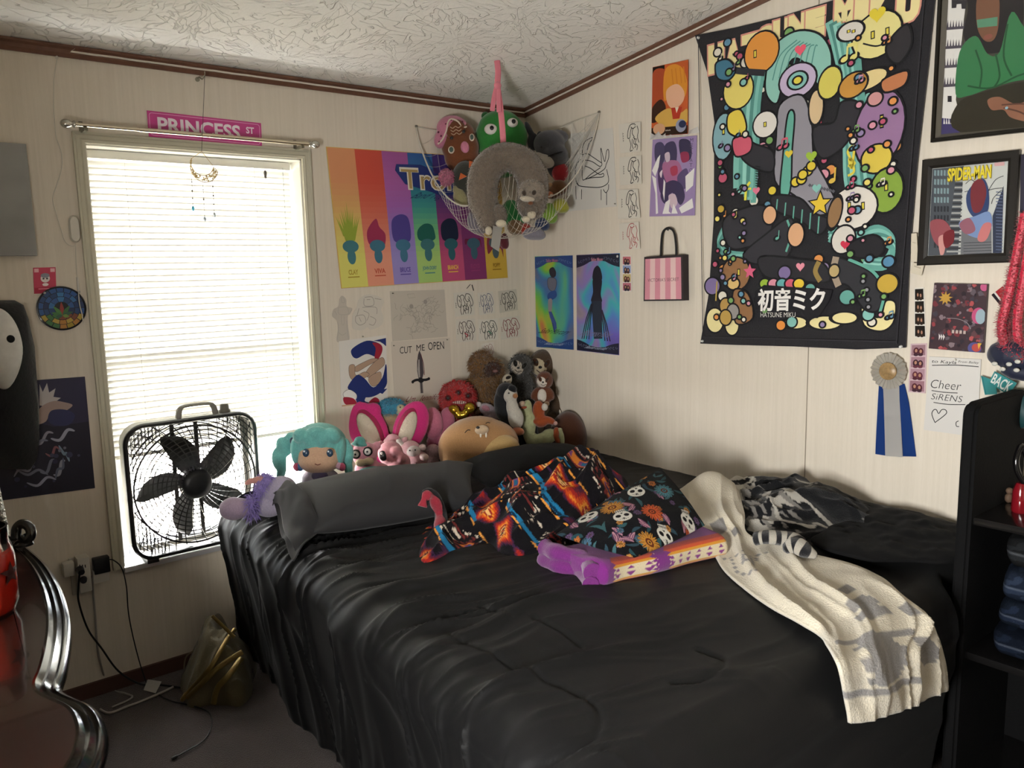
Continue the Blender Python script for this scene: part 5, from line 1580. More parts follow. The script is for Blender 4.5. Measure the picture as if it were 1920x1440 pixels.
d = s.done('handwritten_note', 'white handwritten note with a heart and the words Cheer SiRENS', 'note')
pin(d, RW(*K([(690, 628)])[0], .006), (-1, 0, 0), 'c9c5bc', .004)

# prize rosette
ros = empty('prize_rosette', RW(1680, 857), 'blue and white prize ribbon with a pleated white rosette', 'rosette')
c = RW(*K([(246, 703)])[0], .012)
kk = abs(RW(1668, 695).y - RW(1678, 695).y) / 10; kz = abs(RW(1668, 695).z - RW(1668, 705).z) / 10
bm = bmesh.new()
N = 52
ri = []
for k in range(N):
    a = 2 * math.pi * k / N; up_ = (k % 2)
    r1 = 33.5 + 1.2 * math.sin(k * 2.1)
    ri.append([bm.verts.new(Vector((c.x - .004 - .010 * up_ * t, c.y - math.cos(a) * r * kk, c.z + math.sin(a) * r * kz))) for r, t in ((13, .2), (24, .8), (r1, 1.0))])
for k in range(N):
    A, B = ri[k], ri[(k + 1) % N]
    for j in range(2): bm.faces.new((A[j], A[j + 1], B[j + 1], B[j]))
bmesh.ops.solidify(bm, geom=bm.faces[:], thickness=.0006)
obj('pleated_rosette', bm, mat('d3cfc6', rough=.55), ros, smooth=False)
bm = bmesh.new(); lathe(bm, [(0, .004), (15.5 * kk, .004), (16.5 * kk, .002), (16.5 * kk, 0)], (c.x - .012, c.y, c.z), (-1, 0, 0), 32); obj('centre_button', bm, mat('a5875c', rough=.35, vary=.5, bscale=70), ros)
def ribbon(px, m, off):
    q = K(px); n = len(q) // 2
    bm = bmesh.new(); R = []
    for k in range(n):
        w = .004 * math.sin(k * 1.7)
        R.append((bm.verts.new(RW(*q[k], off + w)), bm.verts.new(RW(*q[-1 - k], off + w * .5))))
    for A, B in zip(R, R[1:]): bm.faces.new((A[0], A[1], B[1], B[0]))
    bmesh.ops.solidify(bm, geom=bm.faces[:], thickness=.0008)
    return obj('ribbon_tail', bm, m, ros)
M_BL = mat('1f4690', rough=.35, sheen=.2); M_WR = mat('c4c2c0', rough=.3, sheen=.1)
ribbon([(172, 795), (165, 920), (155, 1100), (148, 1265), (215, 1275), (212, 1100), (208, 920), (210, 800)], M_BL, .006)
ribbon([(300, 800), (310, 920), (325, 1100), (335, 1280), (424, 1282), (400, 1100), (375, 920), (345, 790)], M_BL, .006)
ribbon([(200, 805), (205, 900), (208, 1000), (212, 1130), (215, 1278), (332, 1286), (324, 1130), (318, 1000), (312, 900), (310, 805)], M_WR, .010)
# ================================================================== the bed and what lies on it
ZT = .60
YH, YFOOT = -.07, -2.08
def xl(y): return -1.475 + .075 * (y + .1)          # the bed's open side drifts a little from the wall
bed = empty('bed', (-.8, -1.05, 0), 'wide bed in the room corner, hidden under the black comforter', 'bed')
bm = bmesh.new(); bx(bm, -1.44, -.06, YFOOT + .08, YH, .30, .565, bev=.04); obj('mattress', bm, mat('cfcbc4', rough=.8), bed)
bm = bmesh.new(); bx(bm, -1.42, -.07, YFOOT + .09, YH - .01, .06, .30, bev=.02); obj('box_base', bm, mat('3a3836', rough=.8), bed)
for x in (-1.4, -.15):
    for y in (-.2, -1.95):
        bm = bmesh.new(); tube(bm, [(x, y, 0), (x, y, .07)], .03, 10); obj('leg', bm, mat('161616'), bed)
def rd(n): return 1 - np.sqrt(n * n + .004)
M_COM = mat('0c0c0d', rough=.58, spec=.2, sheen=.02, bump=.08, bscale=420)
M_COM2 = mat('0c0c0d', rough=.85, spec=.12, sheen=.02, bump=.1, bscale=300)

def comforter():
    nu, nv = 380, 400
    HANG, HANGF = .60, .56
    R = .085
    s = np.linspace(0, 1, nu)[:, None] * np.ones((1, nv)); t = np.linspace(0, 1, nv)[None, :] * np.ones((nu, 1))
    # t: head to foot edge and down; s: wall side to open side and down
    LT = (YH - YFOOT) + HANGF
    y = YH - t * LT
    b = np.maximum(0, YFOOT - y); yt = np.maximum(y, YFOOT)
    XR = -.035
    WID = XR - (-1.475 + .075 * (yt + .1))
    S = s * (1.72 + HANG)
    S = s * (WID + HANG)
    xx = XR - S
    edge = XR - WID
    a = np.maximum(0, edge - xx); xt = np.maximum(xx, edge)
    d = np.hypot(a, b); dd = np.where(d > 1e-9, d, 1)
    ux, uy = -a / dd, -b / dd
    arc = R * math.pi / 2
    out = np.where(d < arc, R * np.sin(np.clip(d / R, 0, math.pi / 2)), R)
    down = np.where(d < arc, R * (1 - np.cos(np.clip(d / R, 0, math.pi / 2))), R + (d - arc))
    # pull the rounding back so that the outermost line is the edge itself
    tuck = 1 - .8 * sstep(-.44, -.35, xx)                       # tucked in where the shelf stands
    X = xt + ux * out; Y = yt + uy * out * tuck
    Z = ZT - down
    hang = np.clip((d - arc) / .45, 0, 1)
    # position along the rim, for the folds
    P = np.where(a > 0, yt + uy * .2, yt)
    # wrinkles: ridges that run across the bed and over the open edge
    wx = xx + .05 * vnoise(xx * 3 + 7, yt * 3); wy = yt + .07 * vnoise(xx * 2.2, yt * 2.0 + 4) + .035 * vnoise(xx * 6, yt * 5)
    skew = wy + .16 * (wx + 1.6)
    r1 = rd(vnoise(wx * 1.25, skew * 9.5)) ** 4
    r2 = rd(vnoise(wx * 2.1 + 30, skew * 17 + 12)) ** 4
    r3 = rd(vnoise(wx * 3.6 + 60, (skew + .25 * wx) * 30 + 40)) ** 3
    near = np.exp(-((np.maximum(0, xx - edge)) / .42) ** 1.5)
    foot = sstep(YFOOT + .05, YFOOT + .75, yt)
    amp = .006 + .024 * near * (.3 + .7 * foot)
    top = np.where((a <= 0), 1, 0)
    h = amp * (r1 * .8 + r2 * .75 * (.35 + .65 * near) + r3 * .42 * (.15 + near))
    h = h + .010 * fbm(xx * 3.2, yt * 3.2, 2.0, 2)
    # head end gathers strongly at the open corner
    gath = np.exp(-((yt + .35) / .45) ** 2) * near
    h = h + gath * .016 * rd(vnoise(wx * 1.5 + 90, skew * 22)) ** 3
    # hanging part: vertical pleats that deepen downwards
    th = np.arctan2(b, np.maximum(a, 1e-9))
    rim = yt - th * .5 * (b > 0)
    slant = rim + .22 * d
    slant = slant + .05 * vnoise(rim * 4, d * 4 + 8) + .02 * vnoise(rim * 11, d * 9)
    pl = vnoise(slant * 5.0, d * 1.0 + 3) * .9 + vnoise(slant * 11 + 20, d * 1.4) * .4
    pr = rd(vnoise(slant * 11 + 5, d * 1.0)) ** 3
    hh = hang * (.034 * pl - .035) + (d > 0) * .022 * np.minimum(1, d / arc) * rd(vnoise(slant * 8 + 5, d * 2.0)) ** 5 + (d > 0) * .014 * np.minimum(1, d / arc) * rd(vnoise(slant * 15 + 70, d * 3.0 + 9)) ** 6
    # sewn lines of the quilting, read off the photograph and laid on the top
    loops = [[(598, 1182), (650, 1215), (720, 1255), (780, 1290), (850, 1325), (920, 1370), (960, 1392), (1010, 1404), (1060, 1404), (1105, 1385), (1124, 1362), (1122, 1335), (1095, 1312), (1040, 1285), (960, 1242), (900, 1210), (840, 1185)],
             [(1000, 1165), (1060, 1195), (1090, 1215)], [(1260, 1277), (1310, 1274), (1345, 1258), (1358, 1240), (1350, 1228), (1310, 1212)], [(900, 1140), (960, 1160)]]
    groove = np.zeros_like(xx)
    for lp in loops:
        q = [FZ(px, py, ZT + .012) for px, py in lp]
        q = [(p.x, p.y) for p in spline([Vector((p.x, p.y, 0)) for p in q], 5)]
        for (x0, y0), (x1, y1) in zip(q, q[1:]):
            L2 = (x1 - x0) ** 2 + (y1 - y0) ** 2 + 1e-12
            tt = np.clip(((xx - x0) * (x1 - x0) + (y - y0) * (y1 - y0)) / L2, 0, 1)
            ds = np.hypot(xx - x0 - tt * (x1 - x0), y - y0 - tt * (y1 - y0))
            groove = np.maximum(groove, np.exp(-(ds / .0065) ** 2))
    # puffed-up strip beside the wall at the foot
    puff = .055 * np.exp(-((xx + .12) / .28) ** 2) * sstep(-1.25, -1.75, yt) * 1.0
    cushion = .018 * sstep(0, .3, np.minimum(xx - edge, y - YFOOT))
    Z = Z + np.where(d <= 0, h + cushion + puff, (h + puff) * np.exp(-d / .10)) - .006 * groove * (d < .2)
    cs = np.where(d > 0, np.minimum(1, d / arc), 0)
    X = X + ux * hh * cs; Y = Y + uy * hh * cs * tuck
    Z = np.maximum(Z, .012 + .02 * np.abs(vnoise(X * 9, Y * 9)))
    V = np.stack([X, Y, Z], -1).reshape(-1, 3)
    return from_np('comforter', V, gridf(nu, nv), M_COM)
com = comforter()
md = com.modifiers.new('thick', 'SOLIDIFY'); md.thickness = .006; md.offset = -1
tag(com, 'wrinkled black comforter spread over the bed and hanging to the floor', 'comforter')

def cushion(name, A, B, C_, D, bulge, mats, nu=90, nv=90, parent=None, p=.5, crease=0.0, cfreq=6.0, pattern=None, pinch=.0, seed=0.0, under=None, lift=0.0):
    """pillow between four corners (in order round the rim), swollen to both sides"""
    A, B, C_, D = [np.array(q) for q in (A, B, C_, D)]
    u = np.linspace(0, 1, nu)[:, None] * np.ones((1, nv)); v = np.linspace(0, 1, nv)[None, :] * np.ones((nu, 1))
    # corners stick out, edges draw in
    uu = u + pinch * (u - .5) * (-(4 * v * (1 - v))); vv = v + pinch * (v - .5) * (-(4 * u * (1 - u)))
    base = (A[None, None] * ((1 - uu) * (1 - vv))[..., None] + B[None, None] * (uu * (1 - vv))[..., None] + C_[None, None] * (uu * vv)[..., None] + D[None, None] * ((1 - uu) * vv)[..., None])
    n = np.cross(C_ - A, D - B); n = n / np.linalg.norm(n)
    if n[2] < 0: n = -n
    w = np.clip(16 * u * (1 - u) * v * (1 - v), 0, 1) ** p
    L = np.linalg.norm(B - A); H = np.linalg.norm(D - A)
    cr = crease * (rd(vnoise(u * L * cfreq + seed, v * H * cfreq + seed + .5 * u)) ** 4 + .5 * vnoise(u * L * cfreq * 2, v * H * cfreq * 2 + seed))
    rimw = np.clip(w * 3, 0, 1)
    top = base + n * (bulge * w + cr * rimw)[..., None]
    bot = base - n * ((under if under is not None else bulge) * w)[..., None]
    V = np.concatenate([top.reshape(-1, 3), bot.reshape(-1, 3)])
    F = gridf(nu, nv); k = nu * nv
    F = F + [tuple(i + k for i in f[::-1]) for f in F]
    V[:, 2] += lift
    cols = None
    if pattern is not None:
        c1 = pattern(u * L, v * H).reshape(-1, 3)
        cols = np.concatenate([c1, c1])
    o = from_np(name, V, F, mats, parent, colors=cols)
    b = bmesh.new(); b.from_mesh(o.data); bmesh.ops.remove_doubles(b, verts=b.verts, dist=1e-6); bmesh.ops.recalc_face_normals(b, faces=b.faces); b.to_mesh(o.data); b.free()
    return o

# long grey pillow
M_PIL = mat('252527', rough=.7, spec=.3, sheen=.08, bump=.06, bscale=500)
pil = empty('pillow', (-1.25, -.7, ZT), 'long charcoal pillow lying in front of the stuffed toys', 'pillow')
PA, PB, PC, PD = (-1.535, -.80, .672), (-1.01, -.905, .672), (-.845, -.67, .742), (-1.52, -.475, .725)
cushion('pillow_body', PA, PB, PC, PD, .083, M_PIL, 120, 90, pil, p=.42, crease=.006, cfreq=5, pinch=.05, seed=3.2, under=.06)
nu, nv = 26, 60
e = np.linspace(0, 1, nu)[:, None] * np.ones((1, nv)); v = np.linspace(0, 1, nv)[None, :] * np.ones((nu, 1))
lp = np.array(PA)[None, None] * (1 - v)[..., None] + np.array(PD)[None, None] * v[..., None]
outd = np.array([-.9, -.25, -.10]); outd /= np.linalg.norm(outd)
bul = .070 * np.sin(np.pi * np.clip(v, 0, 1)) ** .6
for sg in (1, -1):
    wv = .012 * np.sin(v * 9 + sg) * e + .010 * vnoise(v * 6 + sg * 5, e * 3)
    off = sg * bul * (1 - .55 * e) * (1 if sg > 0 else .55) + wv
    V = lp + outd[None, None] * (.105 * e * (.65 + .35 * np.cos(v * 3.1)) - .03)[..., None] + np.array([0, -.25, 1])[None, None] * off[..., None] - np.array([0, 0, .04])[None, None] * (e ** 2)[..., None]
    o = from_np('pillowcase_hem', V.reshape(-1, 3), gridf(nu, nv), M_PIL, pil)
    m_ = o.modifiers.new('thick', 'SOLIDIFY'); m_.thickness = .003
# black pillow behind the patterned blanket
o = cushion('pillow', (-.86, -.86, .665), (-.40, -.97, .665), (-.30, -.60, .70), (-.80, -.50, .70), .085, M_COM2, 70, 70, None, p=.45, crease=.004, under=.05)
tag(o, 'plain black pillow half hidden behind the patterned fleece', 'pillow')

def heap(name, rim, hills, mats, th=.035, p=5.0, folds=.02, ff=7.0, skew=.5, pattern=None, nr=110, nt=260, zb=ZT + .02, seed=0.0, parent=None, fold2=.006, rimw=.06):
    """cloth heaped inside a rim on the bed: rounded edge, hills and sharp folds"""
    R = [Vector((q[0], q[1], 0)) for q in rim]
    N = len(R); loop = []
    for i in range(N):
        a, b, c, d = R[i - 1], R[i], R[(i + 1) % N], R[(i + 2) % N]
        for k in range(12):
            t = k / 12
            q = 0.5 * ((2 * b) + (c - a) * t + (2 * a - 5 * b + 4 * c - d) * t * t + (3 * b - a - 3 * c + d) * t ** 3)
            loop.append((q.x, q.y))
    loop = np.array(loop); loop = np.vstack([loop, loop[:1]])
    seg = np.r_[0, np.cumsum(np.hypot(*np.diff(loop, axis=0).T))]
    tt = np.linspace(0, seg[-1], nt, endpoint=False)
    bx_, by = np.interp(tt, seg, loop[:, 0]), np.interp(tt, seg, loop[:, 1])
    cx, cy_ = loop[:-1].mean(0)
    rr = np.sin(np.linspace(0.0, 1, nr) * math.pi / 2) ** .9
    rr[0] = .002
    x = cx + (bx_[None] - cx) * rr[:, None]; y = cy_ + (by[None] - cy_) * rr[:, None]
    r = rr[:, None] * np.ones((1, nt))
    wob = rimw * r ** 3 * vnoise(x * 11 + seed, y * 11)
    x = x + wob * .5; y = y + wob * .5
    prof = np.clip(1 - r ** p, 0, 1) ** .5
    h = np.full_like(x, th)
    for hx, hy, hz, sg in hills: h = h + hz * np.exp(-((x - hx) ** 2 + (y - hy) ** 2) / (2 * sg * sg))
    wx = x + .03 * vnoise(x * 8, y * 8 + seed); wy = y + .03 * vnoise(x * 8 + 20, y * 8)
    a = wx * math.cos(skew) + wy * math.sin(skew); b = -wx * math.sin(skew) + wy * math.cos(skew)
    fo = folds * (rd(vnoise(a * ff * .4 + seed, b * ff + seed)) ** 3 * 1.2 - .5) + folds * .6 * (rd(vnoise(a * ff * .9 + 40 + seed, (b + .5 * a) * ff * 1.6)) ** 3 - .4) + fold2 * vnoise(x * 30, y * 30)
    z = zb + prof * np.maximum(.008, h + fo)
    V = np.stack([x, y, z], -1)
    base = np.stack([x[-1], y[-1], np.full(nt, zb - .004)], -1)
    V = np.concatenate([V.reshape(-1, 3), base])
    F = []
    for i in range(nr):
        for j in range(nt):
            F.append((i * nt + j, i * nt + (j + 1) % nt, (i + 1) * nt + (j + 1) % nt, (i + 1) * nt + j))
    F = [f[::-1] for f in F]
    F.append(tuple(range(nt)))
    cols = None
    if pattern is not None:
        cc = pattern(V[:, 0] + .4 * (V[:, 2] - zb) + .02 * vnoise(V[:, 0] * 9, V[:, 1] * 9), V[:, 1] - .8 * (V[:, 2] - zb) + .02 * vnoise(V[:, 0] * 9 + 5, V[:, 1] * 9))
        cols = cc
    F = [f[::-1] for f in F[:-1]] + [F[-1]]
    o = from_np(name, V, F, mats, parent, colors=cols)
    b = bmesh.new(); b.from_mesh(o.data); bmesh.ops.recalc_face_normals(b, faces=b.faces); b.to_mesh(o.data); b.free()
    return o
def C3(c): return np.array(lin(c)[:3])
def paint(cols, mask, c):
    cols[mask] = C3(c)

def southwest(u, v):
    """rows of stepped diamonds in red, orange and blue on black"""
    u = np.asarray(u); v = np.asarray(v)
    a = .5 * u + .87 * v; b = -.87 * u + .5 * v
    cols = np.tile(C3('121014'), u.shape + (1,))
    PU, PV = .105, .135
    row = np.floor(b / PV); p = (a / PU + .5 * (row % 2)) % 1; q = (b / PV) % 1
    dx = np.floor(np.abs(p - .5) * 18) / 9; dy = np.abs(q - .5) * 2
    jag = .06 * (np.abs((q * 14) % 1 - .5))
    d = dx * .95 + dy * .95 + jag
    big = row % 2 == 0
    for lim, c in ((.92, '38203f'), (.84, '5a1f2c'), (.74, '93231f'), (.62, 'c04a1c'), (.50, 'd98a32'), (.40, '8f2420'), (.30, 'e0b070'), (.20, '121014'), (.08, 'b0401f')):
        paint(cols, big & (d < lim), c)
    sm = ~big
    d2 = np.abs(p - .5) * 2 + np.abs(q - .5) * 1.6
    gx, gy = (a * 62) % 1, (b * 62) % 1
    tri = (np.abs(gx - .5) * 1.5 < gy * .75) & (gy < .75)
    paint(cols, sm & tri & (d2 > .42) & (d2 < .98), '6e2a28'); paint(cols, sm & tri & (d2 > .80) & (d2 < .98), 'cdbfae')
    for lim, c in ((.42, '6a2320'), (.34, 'c0702a'), (.24, '6a3a6a'), (.15, '1f5a78')): paint(cols, sm & (d2 < lim), c)
    band = (np.abs(q - .96) < .07 + .03 * ((a * 30) % 1 > .5)) & ((a * 3.1 + row * .37) % 1 < .55)
    paint(cols, band, '1f6f9a'); paint(cols, band & (((a * 22) % 1 < .25) & (np.abs(q - .96) < .03)), '0f2c44')
    edgeb = (np.abs(q - .03) < .025) & ((a * 26) % 1 < .6); paint(cols, edgeb, 'd9913f')
    return cols
M_AZ = attrmat('m_southwest_fleece', rough=.95, sheen=.04, spec=.08, bump=.35, bscale=380)
rimA = [(p.x, p.y) for p in (FZ(790, 1005, .62), FZ(792, 1045, .62), FZ(870, 1040, .62), FZ(960, 1050, .62), FZ(1040, 1052, .62), FZ(1110, 1010, .62), FZ(1190, 960, .62), FZ(1185, 905, .66), FZ(1100, 895, .64), FZ(990, 905, .64), FZ(930, 935, .63), FZ(880, 965, .62), FZ(840, 985, .62))]
az = heap('patterned_fleece_blanket', rimA, [(-1.02, -1.08, .050, .07), (-.87, -1.05, .10, .11), (-.70, -1.14, .13, .12), (-.58, -1.20, .05, .08), (-1.14, -1.02, .02, .05), (-1.05, -1.2, .03, .08), (-.80, -1.3, .05, .09)], M_AZ, th=.05, folds=.042, ff=11.0, skew=.4, pattern=southwest, nr=190, nt=520, seed=2.3, rimw=.14)
tag(az, 'crumpled black fleece blanket with red, orange and blue diamond pattern', 'blanket')
# its upright looped corner with a red lining
loopc = [FZ(828, 1025, .62), FZ(826, 1000, .64), on(824, 965, 1, -.93), on(812, 935, 1, -.93), on(798, 930, 1, -.93), on(792, 950, 1, -.93)]
bm = bmesh.new(); tube(bm, spline(loopc, 6), [.020 - .009 * (k / 30) + .004 * math.sin(k * .9) for k in range(31)], 10, flat=((.75, .66, 0), .5)); 
zz = obj('blanket_corner', bm, mat('8f2334', rough=.9, sheen=.3, bump=.4, bscale=200), az)
bm = bmesh.new(); tube(bm, spline([p + (CAM - p).normalized() * -.012 + Vector((.004, 0, .006)) for p in loopc], 6), [.024 - .009 * (k / 30) for k in range(31)], 10, flat=((.75, .66, 0), .5)); obj('blanket_corner', bm, mat('151216', rough=.95, sheen=.2), az)

# floral skull cushion
def flora(u, v):
    u = np.asarray(u); v = np.asarray(v)
    cols = np.tile(C3('0f0f12'), u.shape + (1,))
    rr = random.Random(12)
    def loc(x, y, r):
        c, s = math.cos(r), math.sin(r)
        return (u - x) * c + (v - y) * s, -(u - x) * s + (v - y) * c
    def leaf(x, y, r, l, w, c, c2=None):
        a, b = loc(x, y, r); m = (np.abs(a) < l)
        m &= np.abs(b + .25 * (a * a / l)) < w * (1 - (a / l) ** 2); paint(cols, m, c)
        if c2: paint(cols, m & (np.abs(b + .25 * (a * a / l)) < w * .18), c2); paint(cols, m & (np.abs(np.abs(b) - w * .5) < w * .10), c2)
    def flower(x, y, r, n, c, c2, inner=.35):
        a, b = loc(x, y, rr.random() * 6); d = np.hypot(a, b); th = np.arctan2(b, a)
        pet = r * (.55 + .45 * np.abs(np.cos(th * n / 2)) ** .8)
        paint(cols, d < pet, c); paint(cols, (d < pet) & (d > r * .45) & (np.abs(np.cos(th * n / 2)) > .97), '151216'); paint(cols, d < r * inner, c2); paint(cols, d < r * inner * .55, c); paint(cols, d < r * inner * .25, '151216')
    def skull(x, y, r, s):
        a, b = loc(x, y, r); a = a / s; b = b / s
        m = ((a / .95) ** 2 + ((b + .15) / .85) ** 2 < 1) | ((np.abs(a) < .5) & (b > .3) & (b < 1.05)); paint(cols, m, 'c9c6bd')
        for ex in (-.42, .42): paint(cols, ((a - ex) / .27) ** 2 + ((b + .02) / .25) ** 2 < 1, '141316')
        paint(cols, (np.abs(a) < .13 * (1 - (b - .38) / .16 * -1)) & (b > .22) & (b < .44), '141316')
        for tx in (-.4, -.2, 0, .2, .4): paint(cols, (np.abs(a - tx) < .035) & (b > .62) & (b < 1.0), '2a2826')
        paint(cols, (np.abs(b - .80) < .03) & (np.abs(a) < .5), '2a2826')
        th = np.arctan2(b + .5, a); paint(cols, (np.hypot(a, b + .55) < .14 + .06 * np.cos(th * 5)), '3a3836')
        for k in range(5): paint(cols, np.hypot(a - .2 * (k - 2), b + .72 - .05 * abs(k - 2)) < .05, '3a3836')
    for k in range(150):
        leaf(rr.uniform(0, .6), rr.uniform(0, .6), rr.uniform(0, 6.3), rr.uniform(.018, .034), rr.uniform(.005, .009), rr.choice(['2f4f54', '3a5a60', '24434a', '2a3f4a']))
    for k in range(40): leaf(rr.uniform(0, .6), rr.uniform(0, .6), rr.uniform(0, 6.3), .026, .013, rr.choice(['5a3450', '6b3f4a', '452c48']), 'a87a86')
    for k in range(60): flower(rr.uniform(0, .6), rr.uniform(0, .6), rr.uniform(.013, .019), 6, rr.choice(['b07a3c', 'a8622f', '5a4468', '45657a']), '3a2a20')
    for x, y, c in ((.15, .10, '4a7a86'), (.22, .24, 'b8512a'), (.10, .33, 'b07a30'), (.36, .12, 'b8512a'), (.31, .37, 'b07a30'), (.45, .30, '4a7a86')): flower(x, y, .045, 14, c, '5a2a18')
    for x, y, r in ((.09, .20, 2.2), (.30, .10, 2.0), (.31, .27, 2.1), (.17, .35, 2.1), (.42, .40, 2.3), (.05, .40, 1.9), (.42, .18, 2.5)): skull(x, y, r, .036)
    return cols
M_FL = attrmat('m_floral_fleece', rough=.95, sheen=.03, spec=.08, bump=.3, bscale=380)
A, B, Cc, D = FZ(1240, 879, .80), FZ(1322, 985, .715), FZ(1190, 1046, .70), FZ(1042, 1002, .705)
sk = cushion('floral_cushion', tuple(A), tuple(B), tuple(Cc), tuple(D), .045, M_FL, 260, 260, None, p=.55, crease=.008, cfreq=6, pattern=lambda u, v: flora(u, v), pinch=-.02, seed=1.0, under=.03)
tag(sk, 'black fleece cushion printed with white skulls and orange flowers on the purple blanket', 'cushion')
# it rests on the folded purple blanket

# purple blanket, folded in thick layers
def purple(u, v, face):
    """u along the fold (m), v from 0 at the top seam to 1 at the bottom of the front"""
    cols = np.tile(C3('6f2472'), u.shape + (1,))
    z = ((u * 22) % 1 < .18) & ((v * 9) % 1 < .4); paint(cols, z & (v > 1.3), '3a1440')
    for x0, x1 in ((.055, .20), (.235, .47)):
        jag = .018 * np.abs(((v * 6) % 1) - .5) * 2
        m = (u > x0 + jag) & (u < x1 - jag) & (v > .02) & (v < .98)
        t = np.abs(v - .5) * 2
        paint(cols, m & (t < .98), '9c2f1c'); paint(cols, m & (t < .84), 'bf4a20'); paint(cols, m & (t < .64), 'c88a22'); paint(cols, m & (t < .46), 'cdbfa0')
        k = (u - x0) / (x1 - x0)
        tri = (np.abs(((k * (7 if x1 > .3 else 3)) % 1) - .5) < .34 * (1 - t / .44)) & (t < .40); paint(cols, m & tri & (((v * 34) % 1) > .3), '7a2a78')
    dots = (np.hypot((u * 13) % 1 - .5, (v * 5) % 1 - .5) < .13) & (u < .24); paint(cols, dots & (u > .2) & (u < .235), 'd9a0a8')
    return cols
def roundslab(name, L0, L1, depth, z0, z1, seed, mats, patt, parent=None, tilt=0.0):
    """a folded layer: front edge from L0 to L1 (xy), going back by depth"""
    nu, nv = 170, 110
    e = np.array(L1) - np.array(L0); L = np.hypot(*e); e = e / L; bk = np.array([-e[1], e[0]])
    if bk[1] < -.3: bk = -bk
    s = np.linspace(0, 1, nu)[:, None] * np.ones((1, nv)); a = np.linspace(0, 2 * math.pi, nv)[None, :] * np.ones((nu, 1))
    endr = np.clip(np.minimum(s, 1 - s) / .07, 0, 1); endr = np.sqrt(1 - (1 - endr) ** 2)
    ca, sa = np.cos(a), np.sin(a)
    pw = .38
    q = np.sign(ca) * np.abs(ca) ** pw; w = np.sign(sa) * np.abs(sa) ** .75
    dy = depth / 2 * (1 - q * (.25 + .75 * endr)); dz = (z0 + z1) / 2 + (z1 - z0) / 2 * w * (.25 + .75 * endr)
    nz = vnoise(s * L * 9 + seed, dy * 9, dz * 14); nz2 = rd(vnoise(s * L * 14 + seed, dy * 20 + 5, dz * 20)) ** 3
    dy = dy - .012 * nz * np.maximum(0, q); dz = dz + (.010 * nz + .010 * nz2 * np.exp(-s / .25)) * np.maximum(.2, w) + tilt * s
    ss = s * L + .012 * nz
    X = L0[0] + e[0] * ss + bk[0] * dy; Y = L0[1] + e[1] * ss + bk[1] * dy
    V = np.stack([X, Y, dz], -1).reshape(-1, 3)
    vface = np.where(q > 0, .5 - w * .5, 1.5 + w * .5)
    cols = patt(s * L, vface, q).reshape(-1, 3)
    F = gridf(nu, nv)
    F.append(tuple(range(nv - 1))); F.append(tuple((nu - 1) * nv + j for j in range(nv - 1))[::-1])
    o = from_np(name, V, F, mats, parent, colors=cols)
    b = bmesh.new(); b.from_mesh(o.data); bmesh.ops.remove_doubles(b, verts=b.verts, dist=1e-6); bmesh.ops.recalc_face_normals(b, faces=b.faces); b.to_mesh(o.data); b.free()
    return o
M_PU = attrmat('m_purple_fleece', rough=.95, sheen=.25, bump=.35, bscale=380)
fl, fr = FZ(1118, 1108, .622), FZ(1372, 1042, .622)
pu = roundslab('folded_blanket', (fl.x, fl.y), (fr.x, fr.y), .19, ZT + .016, ZT + .085, 2.0, M_PU, purple)
tag(pu, 'folded purple blanket with orange, yellow and white stripes under the floral cushion', 'blanket')
gl = FZ(1030, 1060, .63)
for k, (z0, z1, c0) in enumerate(((ZT + .016, ZT + .055, .0), (ZT + .045, ZT + .088, .008))):
    bm = bmesh.new()
    pts = [Vector((gl.x + .01 + c0, gl.y + .035, (z0 + z1) / 2)), Vector((gl.x + .0 + c0, gl.y - .03, (z0 + z1) / 2 + .004)), Vector((gl.x + .025 + c0, gl.y - .10, (z0 + z1) / 2 - .002)), Vector((fl.x + .0 + c0, fl.y + .02, (z0 + z1) / 2 - .004))]
    pp = spline(pts, 8); tube(bm, pp, [(z1 - z0) * (.46 + .05 * math.sin(i * .8 + k * 2)) + .004 for i in range(len(pp))], 12)
    obj('fold', bm, mat('6f2472', rough=.95, sheen=.3, bump=.35, bscale=300, vary=.25), pu)

